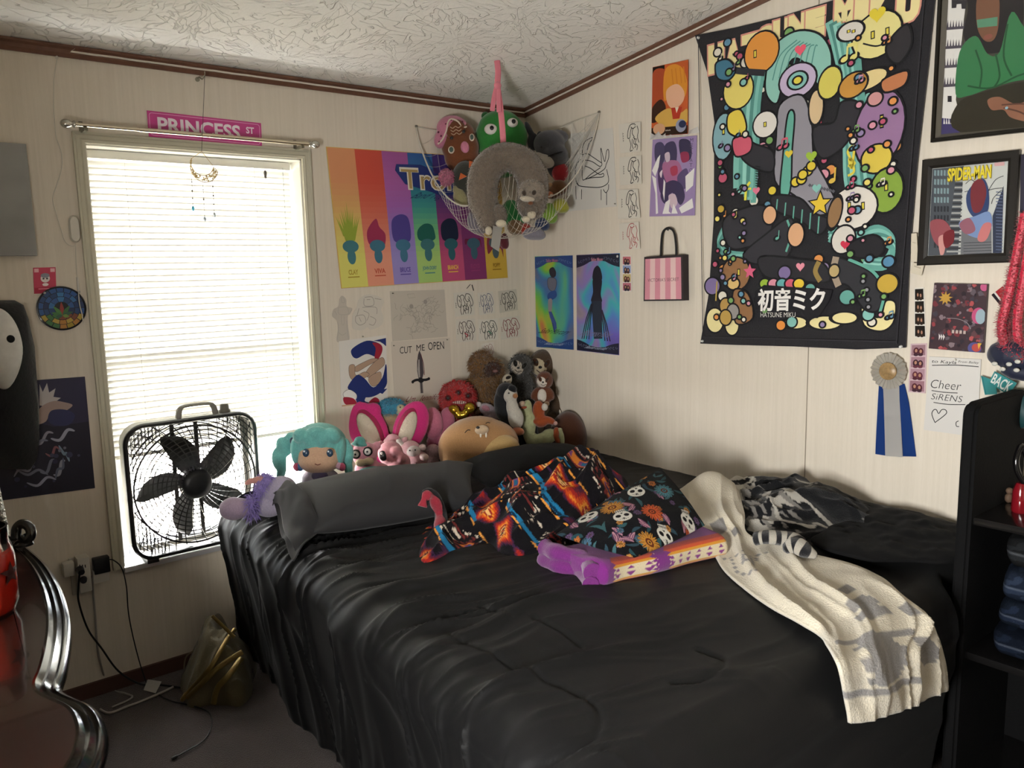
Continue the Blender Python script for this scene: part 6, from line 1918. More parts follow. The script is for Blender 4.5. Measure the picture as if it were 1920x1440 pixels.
# white throw running off the foot of the bed
M_TH = attrmat('m_throw', rough=.95, sheen=.3, bump=.4, bscale=220)
def throw():
    L = [(1262, 950, .66), (1268, 930, .70), (1292, 985, .675), (1335, 1035, .628), (1362, 1075, .622), (1430, 1130, .622), (1500, 1172, .622), (1540, 1200, .615)]
    R = [(1378, 930, .66), (1384, 925, .69), (1396, 965, .685), (1402, 1003, .655), (1470, 1030, .64), (1580, 1056, .64), (1650, 1085, .64), (1690, 1118, .635)]
    Lp = [FZ(*q) for q in L]; Rp = [FZ(*q) for q in R]
    for (a, b) in (((1568, 1245), (1742, 1165)), ((1580, 1300), (1765, 1230)), ((1587, 1335), (1772, 1278)), ((1589, 1354), (1772, 1293))):
        yy = YFOOT - .112
        Lp.append(on(a[0], a[1], 1, yy)); Rp.append(on(b[0], b[1], 1, yy))
    n1 = 170; m = 110
    def res(P, n):
        q = spline(P, 24); d = [0]
        for i in range(1, len(q)): d.append(d[-1] + (q[i] - q[i - 1]).length)
        d = np.array(d); A = np.array([list(p) for p in q]); t = np.linspace(0, d[-1], n)
        return np.stack([np.interp(t, d, A[:, k]) for k in range(3)], -1), d[-1]
    A, l1 = res(Lp, n1); B, l2 = res(Rp, n1)
    w = np.linspace(0, 1, m)[None, :, None]
    P = A[:, None, :] * (1 - w) + B[:, None, :] * w
    s = np.linspace(0, (l1 + l2) / 2, n1)[:, None] * np.ones((1, m)); W_ = w[..., 0] * np.ones((n1, 1)); wid = np.linalg.norm(B - A, axis=1)[:, None]
    x = W_ * wid
    du = np.gradient(P, axis=0); dv = np.gradient(P, axis=1)
    N = np.cross(du, dv); N /= np.linalg.norm(N, axis=-1, keepdims=True) + 1e-9
    tow = np.array(CAM)[None, None] - P
    N *= np.sign((N * tow).sum(-1, keepdims=True))
    sk_ = x + .16 * s
    f = rd(vnoise(sk_ * 9 + 3, s * 1.2)) ** 4 * .027 + rd(vnoise(sk_ * 17 + 13, s * 1.8)) ** 4 * .011 + .004 * vnoise(x * 20, s * 20)
    bump = .070 * np.exp(-((s - .07) / .10) ** 2 - ((W_ - .55) / .40) ** 2)
    f = f * sstep(0.0, .3, s) + bump
    f = f * np.clip(np.minimum(W_, 1 - W_) / .06, .15, 1)
    P = P + N * (f + .006)[..., None]
    cols = np.tile(C3('c6beac'), (n1, m, 1))
    tot = s[-1, 0]
    g = '7d7a78'
    q = tot - s + .10                                     # from the hem up
    X = W_
    def tri(mask): paint(cols, mask, g)
    tri((q > .16) & (q < .185) & (X < .62))
    z = np.abs(((q - .19) / .16))
    st = np.floor(q * 60) / 60
    tri((q > .19) & (q < .34) & (X > .16 + .05 * (np.floor(q * 50) % 2) + .2 * np.abs(st - .26)) & (X < .60 - 1.9 * np.abs(st - .26)))
    tri((q > .315) & (q < .34) & (X > .05) & (X < .75)); tri((q > .2) & (q < .31) & (np.abs(X - .80) < .13 - 1.0 * np.abs(st - .255)))
    tri((np.abs(st - .44) < .035) & (np.abs(X - .56) < .17 - 2.6 * np.abs(st - .44))); tri((np.abs(st - .395) < .012) & (X > .36) & (X < .72)); tri((np.abs(st - .37) < .02) & (np.abs(X - .88) < .06))
    tri((np.abs(q - .53) < .02) & (np.abs(X - .62) < .05))
    for k in range(7): tri((np.abs(q - (.88 - .010 * k)) < .006) & (np.abs(X - (.12 + .09 * k)) < .03))
    for k in range(7): tri((np.abs(q - (.72 + .022 * k)) < .008) & (np.abs(X - (.10 + .03 * abs(k - 3))) < .022))
    dm = np.abs(X - .30) / .10 + np.abs(q - .80) / .03; tri((dm < 1) & (dm > .45)); dm = np.abs(X - .44) / .07 + np.abs(q - .815) / .02; tri((dm < 1) & (dm > .4))
    tri((np.abs(q - 1.02) < .025) & (X > .30) & (X < .55)); tri((np.abs(q - .96) < .02) & (X > .6) & (X < .8))
    o = from_np('throw_blanket', P.reshape(-1, 3), gridf(n1, m), M_TH, None, colors=cols.reshape(-1, 3))
    md = o.modifiers.new('thick', 'SOLIDIFY'); md.thickness = .008; md.offset = -1
    return tag(o, 'cream fleece throw with grey stepped pattern hanging over the foot of the bed', 'throw')
thr = throw()

# black and white printed cloth against the wall, and the striped knit lying on it
def bwprint(u, v):
    cols = np.tile(C3('0e0f12'), np.shape(u) + (1,))
    n = fbm(u * 11, v * 11, 0.0, 3); paint(cols, n > .42, '9b978f'); paint(cols, n > .78, '0e0f12')
    n2 = vnoise(u * 70, v * 70); paint(cols, (n2 > .45) & (vnoise(u * 9 + 9, v * 9) > .1), '6f6c68')
    st = (np.sin((v + .3 * u + .02 * vnoise(u * 20, v * 20)) * 150) > .2) & (v > -1.50) & (u < -.12); paint(cols, st & (vnoise(u * 6, v * 6) > -.3), 'b0aca2')
    return cols
M_BW = attrmat('m_bw_print', rough=.95, sheen=.2, bump=.35, bscale=300)
rimB = [(-.40, -1.30), (-.46, -1.45), (-.50, -1.60), (-.44, -1.72), (-.34, -1.84), (-.18, -1.86), (-.06, -1.76), (-.045, -1.55), (-.05, -1.36), (-.16, -1.26), (-.30, -1.25)]
bw = heap('printed_blanket', rimB, [(-.16, -1.42, .03, .08), (-.20, -1.66, .05, .08), (-.33, -1.60, .04, .07), (-.12, -1.55, .03, .07)], M_BW, th=.045, folds=.028, ff=12, skew=-.6, pattern=bwprint, nr=120, nt=320, seed=7.0, zb=ZT + .03)
tag(bw, 'crumpled black and white printed blanket against the wall', 'blanket')
def knit(u, v):
    cols = np.tile(C3('16161a'), np.shape(u) + (1,)); paint(cols, (u * 34) % 1 > .48, 'a8a398'); return cols
M_KN = attrmat('m_knit', rough=.95, sheen=.3, bump=.5, bscale=400)
def knit_tube(pts, rad, name, parent=None, cap=None):
    n, m = 90, 28
    q = spline(pts, 20); d = np.r_[0, np.cumsum([(q[i + 1] - q[i]).length for i in range(len(q) - 1)])]
    A = np.array([list(p) for p in q]); t = np.linspace(0, d[-1], n); C_ = np.stack([np.interp(t, d, A[:, k]) for k in range(3)], -1)
    T = np.gradient(C_, axis=0); T /= np.linalg.norm(T, axis=1, keepdims=True)
    up = np.array([0, 0, 1.0]); S = np.cross(T, up); S /= np.linalg.norm(S, axis=1, keepdims=True); U_ = np.cross(S, T)
    a = np.linspace(0, 2 * math.pi, m, endpoint=False)
    s = np.linspace(0, 1, n)
    r = np.interp(s, np.linspace(0, 1, len(rad)), rad)
    r = r * np.sqrt(np.clip(np.minimum(s, 1 - s) / .06, .02, 1))
    V = C_[:, None] + S[:, None] * (np.cos(a)[None, :, None] * r[:, None, None]) + U_[:, None] * (np.sin(a)[None, :, None] * r[:, None, None] * .72)
    V = V + .004 * vnoise(V[..., 0] * 30, V[..., 1] * 30, V[..., 2] * 30)[..., None]
    cols = knit(t[:, None] * np.ones((1, m)), 0)
    if cap: cols[s < .16] = C3(cap)
    F = [(i * m + j, i * m + (j + 1) % m, (i + 1) * m + (j + 1) % m, (i + 1) * m + j) for i in range(n - 1) for j in range(m)]
    F.append(tuple(range(m))); F.append(tuple((n - 1) * m + j for j in range(m)))
    o = from_np(name, V.reshape(-1, 3), F, M_KN, parent, colors=cols.reshape(-1, 3))
    b = bmesh.new(); b.from_mesh(o.data); bmesh.ops.recalc_face_normals(b, faces=b.faces); b.to_mesh(o.data); b.free()
    return o
kn = knit_tube([FZ(1412, 1010, .675), FZ(1440, 1007, .685), FZ(1480, 1012, .68), FZ(1500, 1022, .675)], [.026, .030, .031, .028], 'knitted_hat', cap='1c1d20')
knit_tube([FZ(1468, 1030, .665), FZ(1490, 1022, .68), FZ(1512, 1032, .672), FZ(1530, 1040, .66)], [.014, .026, .026, .012], 'turned_cuff', kn)
tag(kn, 'black and white striped knitted hat lying on the cream throw', 'hat')

# black blanket bunched over the far corner
rimC = [(-.47, -1.78), (-.50, -1.92), (-.40, -2.04), (-.30, -2.10), (-.14, -2.10), (-.045, -2.05), (-.045, -1.85), (-.05, -1.70), (-.18, -1.72), (-.34, -1.74)]
bc = heap('bunched_black_blanket', rimC, [(-.15, -1.86, .015, .12)], M_COM2, th=.022, folds=.008, ff=6, skew=.9, nr=70, nt=200, seed=11.0, zb=ZT + .045)
tag(bc, 'black blanket bunched up beside the wall at the bed foot', 'blanket')
# ================================================================== stuffed toys
G_T = 'stuffed toys piled at the head of the bed'
CAMR = Matrix((CR, CU, -CF)).transposed()          # columns: right, up, towards the viewer
class Toy:
    """a stuffed toy modelled in a frame that faces the photographer; sizes in photo pixels at its own distance"""
    def __init__(self, name, label, cat, px, py, y=None, depth=None, group=None):
        if depth is None:
            p = on(px, py, 1, y); depth = (p - CAM).dot(CF)
        self.d = depth; self.k = depth / FPX; self.root = empty(name, AT(px, py, depth), label, cat, group); self.bed = group == G_T and name != 'lavender_doll'
    def P(self, px, py, dz=0):
        return AT(px, py, self.d) - CF * (dz * self.k)
    def part(self, name, ells, m, parent=None, vox=2.3, fur=0, furlen=8, fuse=True, sub=3, smooth=6, fw=.8):
        bm = bmesh.new()
        for e in ells:
            x, y, z, rx, ry, rz = e[:6]
            rot = Matrix.Rotation(math.radians(e[6] if len(e) > 6 else 0), 3, 'Z')
            if len(e) > 7: rot = rot @ Matrix.Rotation(math.radians(e[7]), 3, 'Y')
            ellip(bm, self.P(x, y, z), (rx * self.k, ry * self.k, rz * self.k), CAMR @ rot, sub)
        me = bpy.data.meshes.new(name); bm.to_mesh(me); bm.free()
        if fuse and len(ells) > 1:
            o = bpy.data.objects.new('tmp', me); COL.objects.link(o)
            r = o.modifiers.new('r', 'REMESH'); r.mode = 'VOXEL'; r.voxel_size = vox * self.k
            sm = o.modifiers.new('s', 'SMOOTH'); sm.iterations = smooth; sm.factor = .6
            me2 = evalmesh(o); bpy.data.objects.remove(o); bpy.data.meshes.remove(me); me = me2; me.name = name; me.materials.clear()
        if fur:
            me = furry(me, fur, furlen * self.k, fw * self.k)
        if self.bed:                                  # what lies on the bed is pressed flat against it underneath
            for v in me.vertices:
                if v.co.z < ZT + .03: v.co.z = ZT + .03 + (v.co.z - ZT - .03) * .02
        o = objm(name, me, m, parent or self.root)
        return o
    def stroke(self, name, pts, r, m, parent=None, seg=6):
        bm = bmesh.new(); tube(bm, spline([self.P(*p) for p in pts], 6), r * self.k, seg)
        return obj(name, bm, m, parent or self.root)
def furry(me, n, ln, w):
    """add a coat of fine pointed tufts to a mesh"""
    b = bmesh.new(); b.from_mesh(me); b.faces.ensure_lookup_table()
    bmesh.ops.triangulate(b, faces=b.faces[:]); b.faces.ensure_lookup_table()
    ar = np.array([f.calc_area() for f in b.faces]); cs = np.cumsum(ar / ar.sum())
    rr = random.Random(len(ar))
    spots = []
    for i in np.searchsorted(cs, np.array([rr.random() for _ in range(n)])):
        f = b.faces[int(min(i, len(cs) - 1))]
        a, c, e = [v.co for v in f.verts]
        u, v = rr.random(), rr.random()
        if u + v > 1: u, v = 1 - u, 1 - v
        spots.append((a + (c - a) * u + (e - a) * v, f.normal.copy()))
    for p, nn in spots:
        t = nn.orthogonal().normalized(); t.rotate(Matrix.Rotation(rr.random() * 6.28, 3, nn))
        dirn = (nn + Vector((rr.uniform(-.7, .7), rr.uniform(-.7, .7), rr.uniform(-1.0, .2)))).normalized()
        L = ln * rr.uniform(.5, 1.2)
        s2 = dirn.cross(t).normalized() * w
        mid = p + dirn * L * .55 + t * w * .3
        q = [b.verts.new(p - s2 - nn * w), b.verts.new(p + s2 - nn * w), b.verts.new(mid + s2 * .7), b.verts.new(mid - s2 * .7), b.verts.new(p + dirn * L + Vector((0, 0, -L * .25)))]
        b.faces.new((q[0], q[1], q[2], q[3])); b.faces.new((q[3], q[2], q[4]))
    me2 = bpy.data.meshes.new(me.name); b.to_mesh(me2); b.free()
    return me2
BLACK = mat('121112', rough=.3, spec=.5)
def eyes(t, pts, r, m=None, parent=None, z=0, name='eye', flat=.5):
    for e in pts:
        x, y = e[0], e[1]; zz = e[2] if len(e) > 2 else z
        t.part(name, [(x, y, zz, r, r * (e[3] if len(e) > 3 else 1), r * flat)], m or BLACK, parent)

# ---- along the window side of the pillow
t = Toy('rag_doll', 'cloth doll with teal hair and side tails behind the charcoal pillow', 'doll', 600, 900, y=-.30, group=G_T)
hd = t.part('head', [(600, 848, 0, 43, 38, 36), (600, 862, 6, 40, 26, 32)], plushm('c8a488', .15))
HR = plushm('6fb3ae', .4, 160)
t.part('hair', [(598, 834, -8, 51, 42, 42), (598, 845, -22, 50, 44, 30), (570, 815, 22, 16, 14, 16, 30), (600, 810, 26, 20, 13, 14), (628, 815, 22, 17, 14, 15, -35), (585, 823, 30, 9, 12, 8, 25), (612, 824, 31, 9, 13, 8, -15), (556, 845, 8, 8, 26, 18, 5), (642, 845, 8, 8, 26, 18, -5)], HR)
t.part('side_tail', [(545, 822, -8, 14, 12, 12), (530, 838, -8, 14, 20, 12, 25), (521, 862, -8, 14, 24, 11, 8), (526, 885, -6, 9, 22, 9, -12)], HR)
t.part('side_tail', [(645, 835, -8, 10, 14, 11), (652, 856, -6, 10, 24, 11, -6), (653, 880, -4, 8, 18, 9, 2)], HR)
t.part('hair_tie', [(548, 826, -2, 5, 8, 8)], plushm('3a3f52')); t.part('hair_tie', [(642, 826, -2, 4, 8, 8)], plushm('3a3f52'))
for x in (583, 627): t.part('eye', [(x, 846, 38, 6, 7.5, 3)], mat('2c4258', rough=.25)); t.part('eye_glint', [(x - 2, 843, 41.5, 1.8, 1.8, 1)], mat('e6ebee'))
t.stroke('mouth', [(600, 866, 38), (605, 868, 38.5), (610, 866, 38)], .9, mat('7a4a40'))
t.part('body', [(600, 900, -6, 36, 24, 28), (600, 935, -8, 34, 32, 26)], plushm('b9afc0')); t.part('vest', [(603, 892, 14, 16, 12, 10)], plushm('5f5578'))
for x, c_ in ((560, 'b0506a'), (566, '4a6f9a'), (644, 'b0506a'), (639, 'c9a0b0')): t.part('ribbon_bow', [(x, 872 + (x % 3), 14, 7, 8, 5, 20)], plushm(c_))
t = Toy('lavender_doll', 'lavender cloth doll with purple yarn cuffs squeezed between pillow and fan', 'doll', 470, 960, y=-.40, group=G_T)
t.part('foot', [(440, 953, 6, 27, 22, 20), (452, 952, 4, 22, 19, 18)], plushm('9c8a9e', .2)); t.part('yarn_cuff', [(474, 948, 2, 9, 17, 15)], plushm('8f7cc0'), fur=500, furlen=16)
t.part('ruffle', [(498, 904, -4, 14, 16, 12), (492, 916, -2, 12, 10, 12)], plushm('9583c4'), fur=700, furlen=12)
t.part('hand', [(484, 899, 2, 14, 7, 7, 18), (466, 905, 3, 8, 4.5, 5, 18), (470, 899, 4, 6, 3, 4, 5)], plushm('bf8a80', .15)); t.part('body', [(520, 920, -12, 34, 26, 24, 15), (500, 950, -12, 30, 22, 20)], plushm('a79fb4'))
t = Toy('pink_animal', 'small pink toy animal with teal hat and round ringed eyes', 'stuffed animal', 684, 885, y=-.26, group=G_T)
PK = plushm('c88a96', .25)
t.part('body', [(684, 852, 0, 24, 24, 20), (690, 880, -2, 26, 20, 20), (716, 878, 0, 16, 10, 12, -15), (662, 838, -6, 8, 9, 6), (706, 836, -6, 8, 9, 6)], PK)
t.part('muzzle', [(679, 866, 18, 10, 8, 8), (695, 863, 18, 10, 8, 8)], plushm('bfa888', .2)); t.part('hat', [(676, 833, 8, 17, 4, 13, -6), (676, 826, 8, 11, 9, 9, -6)], plushm('4f8a86'))
for x, y in ((671, 850), (693, 845)): t.part('eye_ring', [(x, y, 19, 9, 9, 4)], mat('1a1718', rough=.6)); t.part('eye', [(x, y, 22, 6, 6, 3)], mat('d3cdc8', rough=.4)); t.part('pupil', [(x, y, 24.5, 2, 2, 1.2)], BLACK)
t.part('scarf', [(696, 880, 14, 22, 7, 8, 8)], plushm('5f9a94'))
t = Toy('pink_elephant', 'pink toy elephant with a big dark shiny eye', 'stuffed animal', 733, 880, y=-.24, group=G_T)
t.part('body', [(732, 850, 0, 24, 24, 22), (748, 866, 0, 22, 18, 20), (744, 845, 16, 11, 10, 12), (756, 856, 18, 9, 10, 8), (748, 885, -4, 30, 20, 20)], plushm('c98a94', .2))
t.part('ear', [(716, 838, -2, 8, 12, 6, 20)], plushm('bd7c88', .2)); t.part('eye', [(721, 853, 19, 7.5, 10, 4, 15)], BLACK); t.part('eye_glint', [(719, 848, 22.5, 2.2, 3, 1)], mat('e8e4e2'))
t = Toy('pink_bunny', 'little pink and white toy bunny lying beside the elephant', 'stuffed animal', 770, 872, y=-.20, group=G_T)
t.part('body', [(768, 843, 0, 22, 18, 18), (780, 860, 0, 24, 16, 18)], plushm('c79aa0', .25)); t.part('face_patch', [(776, 845, 12, 14, 11, 9)], plushm('c2b8b4', .2)); t.part('paw', [(796, 856, 12, 9, 7, 8)], plushm('cbb3b0', .2)); t.part('paw', [(793, 838, 8, 7, 6, 6)], plushm('cbb3b0', .2)); t.part('ear', [(757, 828, 4, 6, 11, 5, -35)], plushm('c79aa0', .25))
eyes(t, [(771, 843, 21), (781, 842, 21)], 1.6)
t = Toy('pale_bunny', 'tiny pale bunny with white bow on top of the pink toys', 'stuffed animal', 738, 845, y=-.15, group=G_T)
t.part('body', [(737, 822, 0, 13, 9, 9, -10), (728, 830, 0, 10, 10, 9)], plushm('c8959e', .25)); t.part('bow', [(748, 826, 8, 6, 5, 4, 30), (755, 832, 8, 5, 6, 4)], plushm('d6cfca', .15)); t.part('leg', [(745, 836, 0, 6, 14, 7, 10)], plushm('c8959e', .25))
t = Toy('speckled_toy', 'pale pink speckled fluffy toy between bunny and walrus', 'stuffed animal', 812, 880, y=-.17, group=G_T)
t.part('body', [(812, 848, 0, 15, 16, 13), (806, 866, 0, 18, 16, 15)], mat('b9979a', rough=.95, vary=.4, bscale=120, bump=.5, sheen=.3))
t = Toy('ear_cushion', 'hot pink cushion shaped like two big ears lined in cream', 'cushion', 725, 880, y=-.10, group=G_T)
t.part('cushion_body', [(688, 802, 0, 37, 54, 14, 30), (770, 800, 0, 32, 52, 14, -22), (728, 845, 0, 46, 30, 16), (700, 770, 0, 16, 16, 11)], plushm('c02f74', .2), vox=2.8)
t.part('border', [(694, 804, 7, 23, 43, 10, 28), (764, 802, 7, 20, 42, 10, -20), (730, 842, 8, 36, 22, 10)], plushm('8f2448', .2))
CRM = mat('b9ad9c', rough=.9, bump=.6, bscale=70)
t.part('ear_lining', [(694, 808, 15, 16, 38, 6, 28)], CRM); t.part('ear_lining', [(766, 806, 15, 14, 37, 6, -20)], CRM)
t = Toy('blue_hedgehog', 'blue furry toy hedgehog with cream face between the pink ears', 'stuffed animal', 737, 800, y=-.06, group=G_T)
t.part('coat', [(734, 766, 0, 26, 17, 18)], plushm('3f8fae'), fur=1500, furlen=7); t.part('belly', [(734, 784, 2, 24, 15, 16), (740, 800, -4, 20, 18, 14)], plushm('9a8468', .25)); t.part('face', [(752, 768, 10, 11, 11, 9), (760, 768, 12, 6, 5, 5)], plushm('b9b090', .2)); t.part('nose', [(765, 766, 14, 2.4, 2.2, 2)], BLACK); eyes(t, [(753, 763, 18.5)], 1.5)
t = Toy('pink_toy', 'plain pink plush with two rounded ears behind the walrus', 'stuffed animal', 822, 850, y=-.12, group=G_T)
t.part('ear', [(812, 794, 4, 19, 31, 12, 4)], plushm('bd6f86', .5, 140)); t.part('body', [(838, 788, -8, 15, 25, 12), (826, 835, -6, 28, 34, 16)], plushm('a85f76', .4))

# ---- red monster with its gold heart, and friends behind the walrus
t = Toy('red_monster', 'red furry three-eyed toy monster with a toothy grin', 'stuffed animal', 860, 800, y=-.10, group=G_T)
t.part('body', [(858, 745, 0, 32, 30, 24), (852, 775, -4, 28, 26, 20), (862, 805, -6, 30, 28, 18)], plushm('a82a2c'), fur=3200, furlen=9)
for x, y in ((842, 746), (861, 736), (879, 742)): t.part('eye_socket', [(x, y, 22, 6, 5.5, 3)], mat('5a1416', rough=.8)); t.part('eye', [(x, y, 24.5, 3.2, 3.2, 2)], BLACK)
t.part('mouth', [(863, 754, 23, 13, 3.2, 3)], mat('bfa9a0', rough=.5))
for k in range(6): t.stroke('tooth_gap', [(854 + 3.8 * k, 751.5, 26), (854 + 3.8 * k, 756, 26)], .5, mat('4a1a1a'))
t.part('paw', [(845, 789, 8, 6, 5, 5)], plushm('c9c2bd', .2))
t = Toy('foil_heart', 'shiny gold heart cushion held in front of the red monster', 'heart', 865, 790, y=-.16, group=G_T)
t.part('heart_body', [(851, 768, 0, 11, 10, 8, -20), (880, 765, 0, 11, 11, 8, 20), (860, 778, 0, 10, 8, 7, -40), (870, 777, 0, 10, 8, 7, 40)], mat('a8872a', rough=.22, metal=.85, bump=.15, bscale=40), smooth=3)
t = Toy('white_toy', 'small white and pink toy peeking out over the walrus', 'stuffed animal', 914, 790, y=-.16, group=G_T)
t.part('body', [(914, 768, 0, 17, 12, 11, -25), (922, 782, 0, 16, 12, 10)], plushm('a89aa2', .3)); t.part('paw', [(897, 758, 4, 6, 5, 5)], plushm('c5bfbc', .2)); t.part('lining', [(912, 766, 7, 9, 6, 5, -25)], plushm('b5818f', .2))
t = Toy('dark_green_toy', 'dark green plush in the gap below the furry brown one', 'stuffed animal', 918, 800, y=-.10, group=G_T)
t.part('body', [(914, 758, 0, 30, 22, 18), (930, 790, -4, 26, 30, 18)], plushm('1f3b36', .25))
t = Toy('walrus_toy', 'big round tan toy walrus with tiny tusks and a pale belly', 'stuffed animal', 895, 885, y=-.36, group=G_T)
wb = t.part('body', [(890, 832, 0, 70, 52, 50, 12), (910, 836, 0, 64, 50, 46, 12), (880, 850, 0, 58, 44, 44)], plushm('a17a52', .18), vox=3)
t.part('belly', [(934, 845, 26, 42, 32, 26, 20)], plushm('b39563', .18)); t.part('muzzle', [(905, 804, 42, 13, 9, 8, 8)], plushm('bfa78a', .15)); t.part('nose', [(898, 799, 49, 3.5, 2.6, 2)], BLACK)
for x in (903, 913): t.part('tusk', [(x, 813, 46, 1.8, 4.6, 1.8)], mat('d9d2c4'))
t.stroke('closed_eye', [(874, 809, 43), (879, 804, 43.5), (884, 804, 44)], .7, BLACK); t.stroke('closed_eye', [(912, 792, 43), (916, 790, 43.5), (920, 791, 43)], .7, BLACK)
for a in ((868, 826, 44), (873, 827, 45)): t.stroke('whisker', [a, (a[0] - 6, a[1] + 8, a[2])], .5, BLACK)

# ---- the corner group
t = Toy('furry_bear', 'shaggy light brown plush with a dark muzzle under the little red print', 'stuffed animal', 908, 760, y=-.09, group=G_T)
t.part('body', [(903, 684, 0, 21, 24, 18), (925, 692, -2, 16, 18, 15), (905, 722, 0, 26, 26, 20), (912, 755, -4, 26, 26, 18)], plushm('75542f'), fur=4200, furlen=10)
t.part('muzzle', [(922, 692, 14, 15, 11, 10, 10)], plushm('41261c'), fur=600, furlen=5); t.part('nose', [(929, 696, 24, 5, 3.4, 3)], mat('6b4a48', rough=.4)); eyes(t, [(903, 683, 17)], 2.4)
def sloth(t, hx, hy, s, fur_c, face_c, patch_c, body, tilt=0, furn=0):
    FM = plushm(fur_c, .5, 160)
    t.part('body', body, FM, fur=furn, furlen=6)
    t.part('head', [(hx, hy, 0, 25 * s, 26 * s, 20 * s)], FM, fur=furn // 2, furlen=6)
    def R(dx, dy): a = math.radians(tilt); return hx + s * (dx * math.cos(a) - dy * math.sin(a)), hy + s * (dx * math.sin(a) + dy * math.cos(a))
    x, y = R(-4, 3); t.part('face', [(x, y, 9 * s, 18 * s, 18 * s, 12 * s, -tilt)], plushm(face_c, .15))
    for dx, dy, ro in ((-13, -2, 30), (6, -1, -30)):
        x, y = R(dx, dy); t.part('eye_patch', [(x, y, 17.5 * s, 5 * s, 8.5 * s, 4.5 * s, -tilt + ro)], plushm(patch_c, .15)); t.part('eye', [(x + (1 if dx < 0 else -1) * s, y, 21.5 * s, 2 * s, 2 * s, 1.5 * s)], BLACK)
    x, y = R(-5, 6); t.part('nose', [(x, y, 21 * s, 3.2 * s, 2.6 * s, 2.4 * s)], BLACK)
    a, b2, c_ = R(-11, 11), R(-4, 15), R(4, 11); t.stroke('smile', [(a[0], a[1], 19.5 * s), (b2[0], b2[1], 20.5 * s), (c_[0], c_[1], 19.5 * s)], .7 * s, mat('3a2a24'))
t = Toy('grey_sloth', 'charcoal grey toy sloth resting its head on the brown sloth', 'stuffed animal', 975, 770, y=-.13, group=G_T)
sloth(t, 977, 686, .86, '3f3d3a', 'b0a596', '17150f', [(975, 722, -4, 26, 28, 18), (958, 735, 2, 11, 20, 10, 20), (980, 755, -6, 24, 26, 16)], tilt=12, furn=1400)
t = Toy('brown_sloth', 'large brown toy sloth sitting in the very corner', 'stuffed animal', 1035, 830, y=-.17, group=G_T)
sloth(t, 1018, 683, 1.08, '4a3a2b', 'b0a288', '3a2415', [(1040, 725, -6, 30, 34, 22), (1052, 755, 0, 24, 32, 20), (1046, 800, -6, 26, 40, 22), (1058, 770, 12, 14, 22, 11, -20)], tilt=4)
t.part('claw', [(1049, 773, 22, 2, 6, 2, 10)], mat('cfc8bc'))
t = Toy('small_sloth', 'small russet toy sloth with a white tummy in front of the large one', 'stuffed animal', 1018, 772, y=-.27, group=G_T)
sloth(t, 1021, 713, .66, '5f3622', 'cfc6ba', '4a2c1c', [(1018, 742, 0, 17, 19, 13), (1004, 738, 3, 8, 14, 8, -30), (1031, 738, 3, 8, 14, 8, 25), (1016, 756, 2, 14, 8, 10)], tilt=3)
t.part('tummy', [(1016, 742, 9, 9, 13, 7)], plushm('cdc5ba', .2)); t.part('foot', [(1024, 757, 8, 6, 5, 6)], plushm('b59a80', .2))
t = Toy('patched_toy', 'little cream toy head with a dark eye patch above the penguin', 'stuffed animal', 950, 745, y=-.20, group=G_T)
t.part('head', [(951, 712, 0, 9, 11, 8, -20)], plushm('b5aa96', .2)); t.part('eye_patch', [(953, 708, 6, 5.5, 3.5, 3.5, 25)], plushm('1c1712', .2)); t.part('nose', [(947, 716, 7.5, 1.8, 1.6, 1.4)], BLACK); t.part('body', [(950, 735, -4, 12, 16, 9)], plushm('2a2622', .3))
t = Toy('penguin_toy', 'black and white toy penguin leaning beside the green blanket', 'stuffed animal', 962, 818, y=-.30, group=G_T)
t.part('back', [(949, 735, -4, 19, 19, 15), (944, 762, -8, 18, 34, 14, 10), (958, 795, -10, 20, 28, 14, 10)], plushm('1f2023', .35)); 
t.part('front', [(957, 741, 5, 14, 15, 12), (961, 765, 5, 12, 20, 12, 8), (967, 783, 6, 15, 22, 14, 8)], plushm('b9b4aa', .4)); t.part('crest', [(961, 729, 11, 9, 7, 6, -30)], plushm('17171a', .3))
t.part('beak', [(966, 742, 18, 5, 5, 6)], plushm('9a6a44', .15)); eyes(t, [(954, 737, 17)], 1.6); t.part('foot', [(971, 808, 12, 12, 8, 10, -8)], plushm('a8694a', .2))
t = Toy('fox_pair', 'orange toy foxes wrapped in a pale green blanket', 'stuffed animal', 1015, 840, y=-.33, group=G_T)
OR = plushm('8f4423', .3); GB = mat('a3a67e', rough=.95, vary=.25, bscale=60, bump=.3, sheen=.3)
t.part('fox_body', [(1010, 770, 0, 12, 20, 10), (1014, 790, 2, 14, 12, 10), (1030, 788, 6, 14, 7, 8, -25), (1006, 790, 8, 8, 6, 6)], OR)
t.part('tail_tip', [(1021, 763, 8, 6, 7, 6)], plushm('c9c2b8', .3)); t.part('paw', [(1041, 793, 10, 4, 4, 4)], plushm('b59088', .2))
t.part('wrap', [(987, 770, 2, 11, 22, 8, -8), (992, 800, 3, 13, 30, 9, -6), (1000, 826, 4, 16, 12, 10), (1020, 822, 6, 24, 12, 10, 8), (1032, 812, 5, 16, 9, 9)], GB); t.part('wrap_rim', [(1052, 820, 6, 6, 17, 9, 8), (1046, 806, 6, 9, 4, 8, 20)], GB)
t.part('fox_head', [(978, 757, 8, 7, 5, 6, 25)], plushm('b39a84', .25)); t.part('fox_ear', [(982, 764, 10, 6, 3, 5, 10)], OR); t.part('second_fox', [(1042, 812, 8, 7, 13, 8, -6), (1046, 826, 8, 6, 7, 6)], OR)
t = Toy('round_brown_toy', 'large plain dark brown round plush at the far end of the pile', 'stuffed animal', 1068, 860, y=-.36, group=G_T)
t.part('body', [(1066, 822, -10, 36, 52, 34), (1058, 845, -10, 40, 38, 34)], plushm('4a2c1f', .2), vox=3)
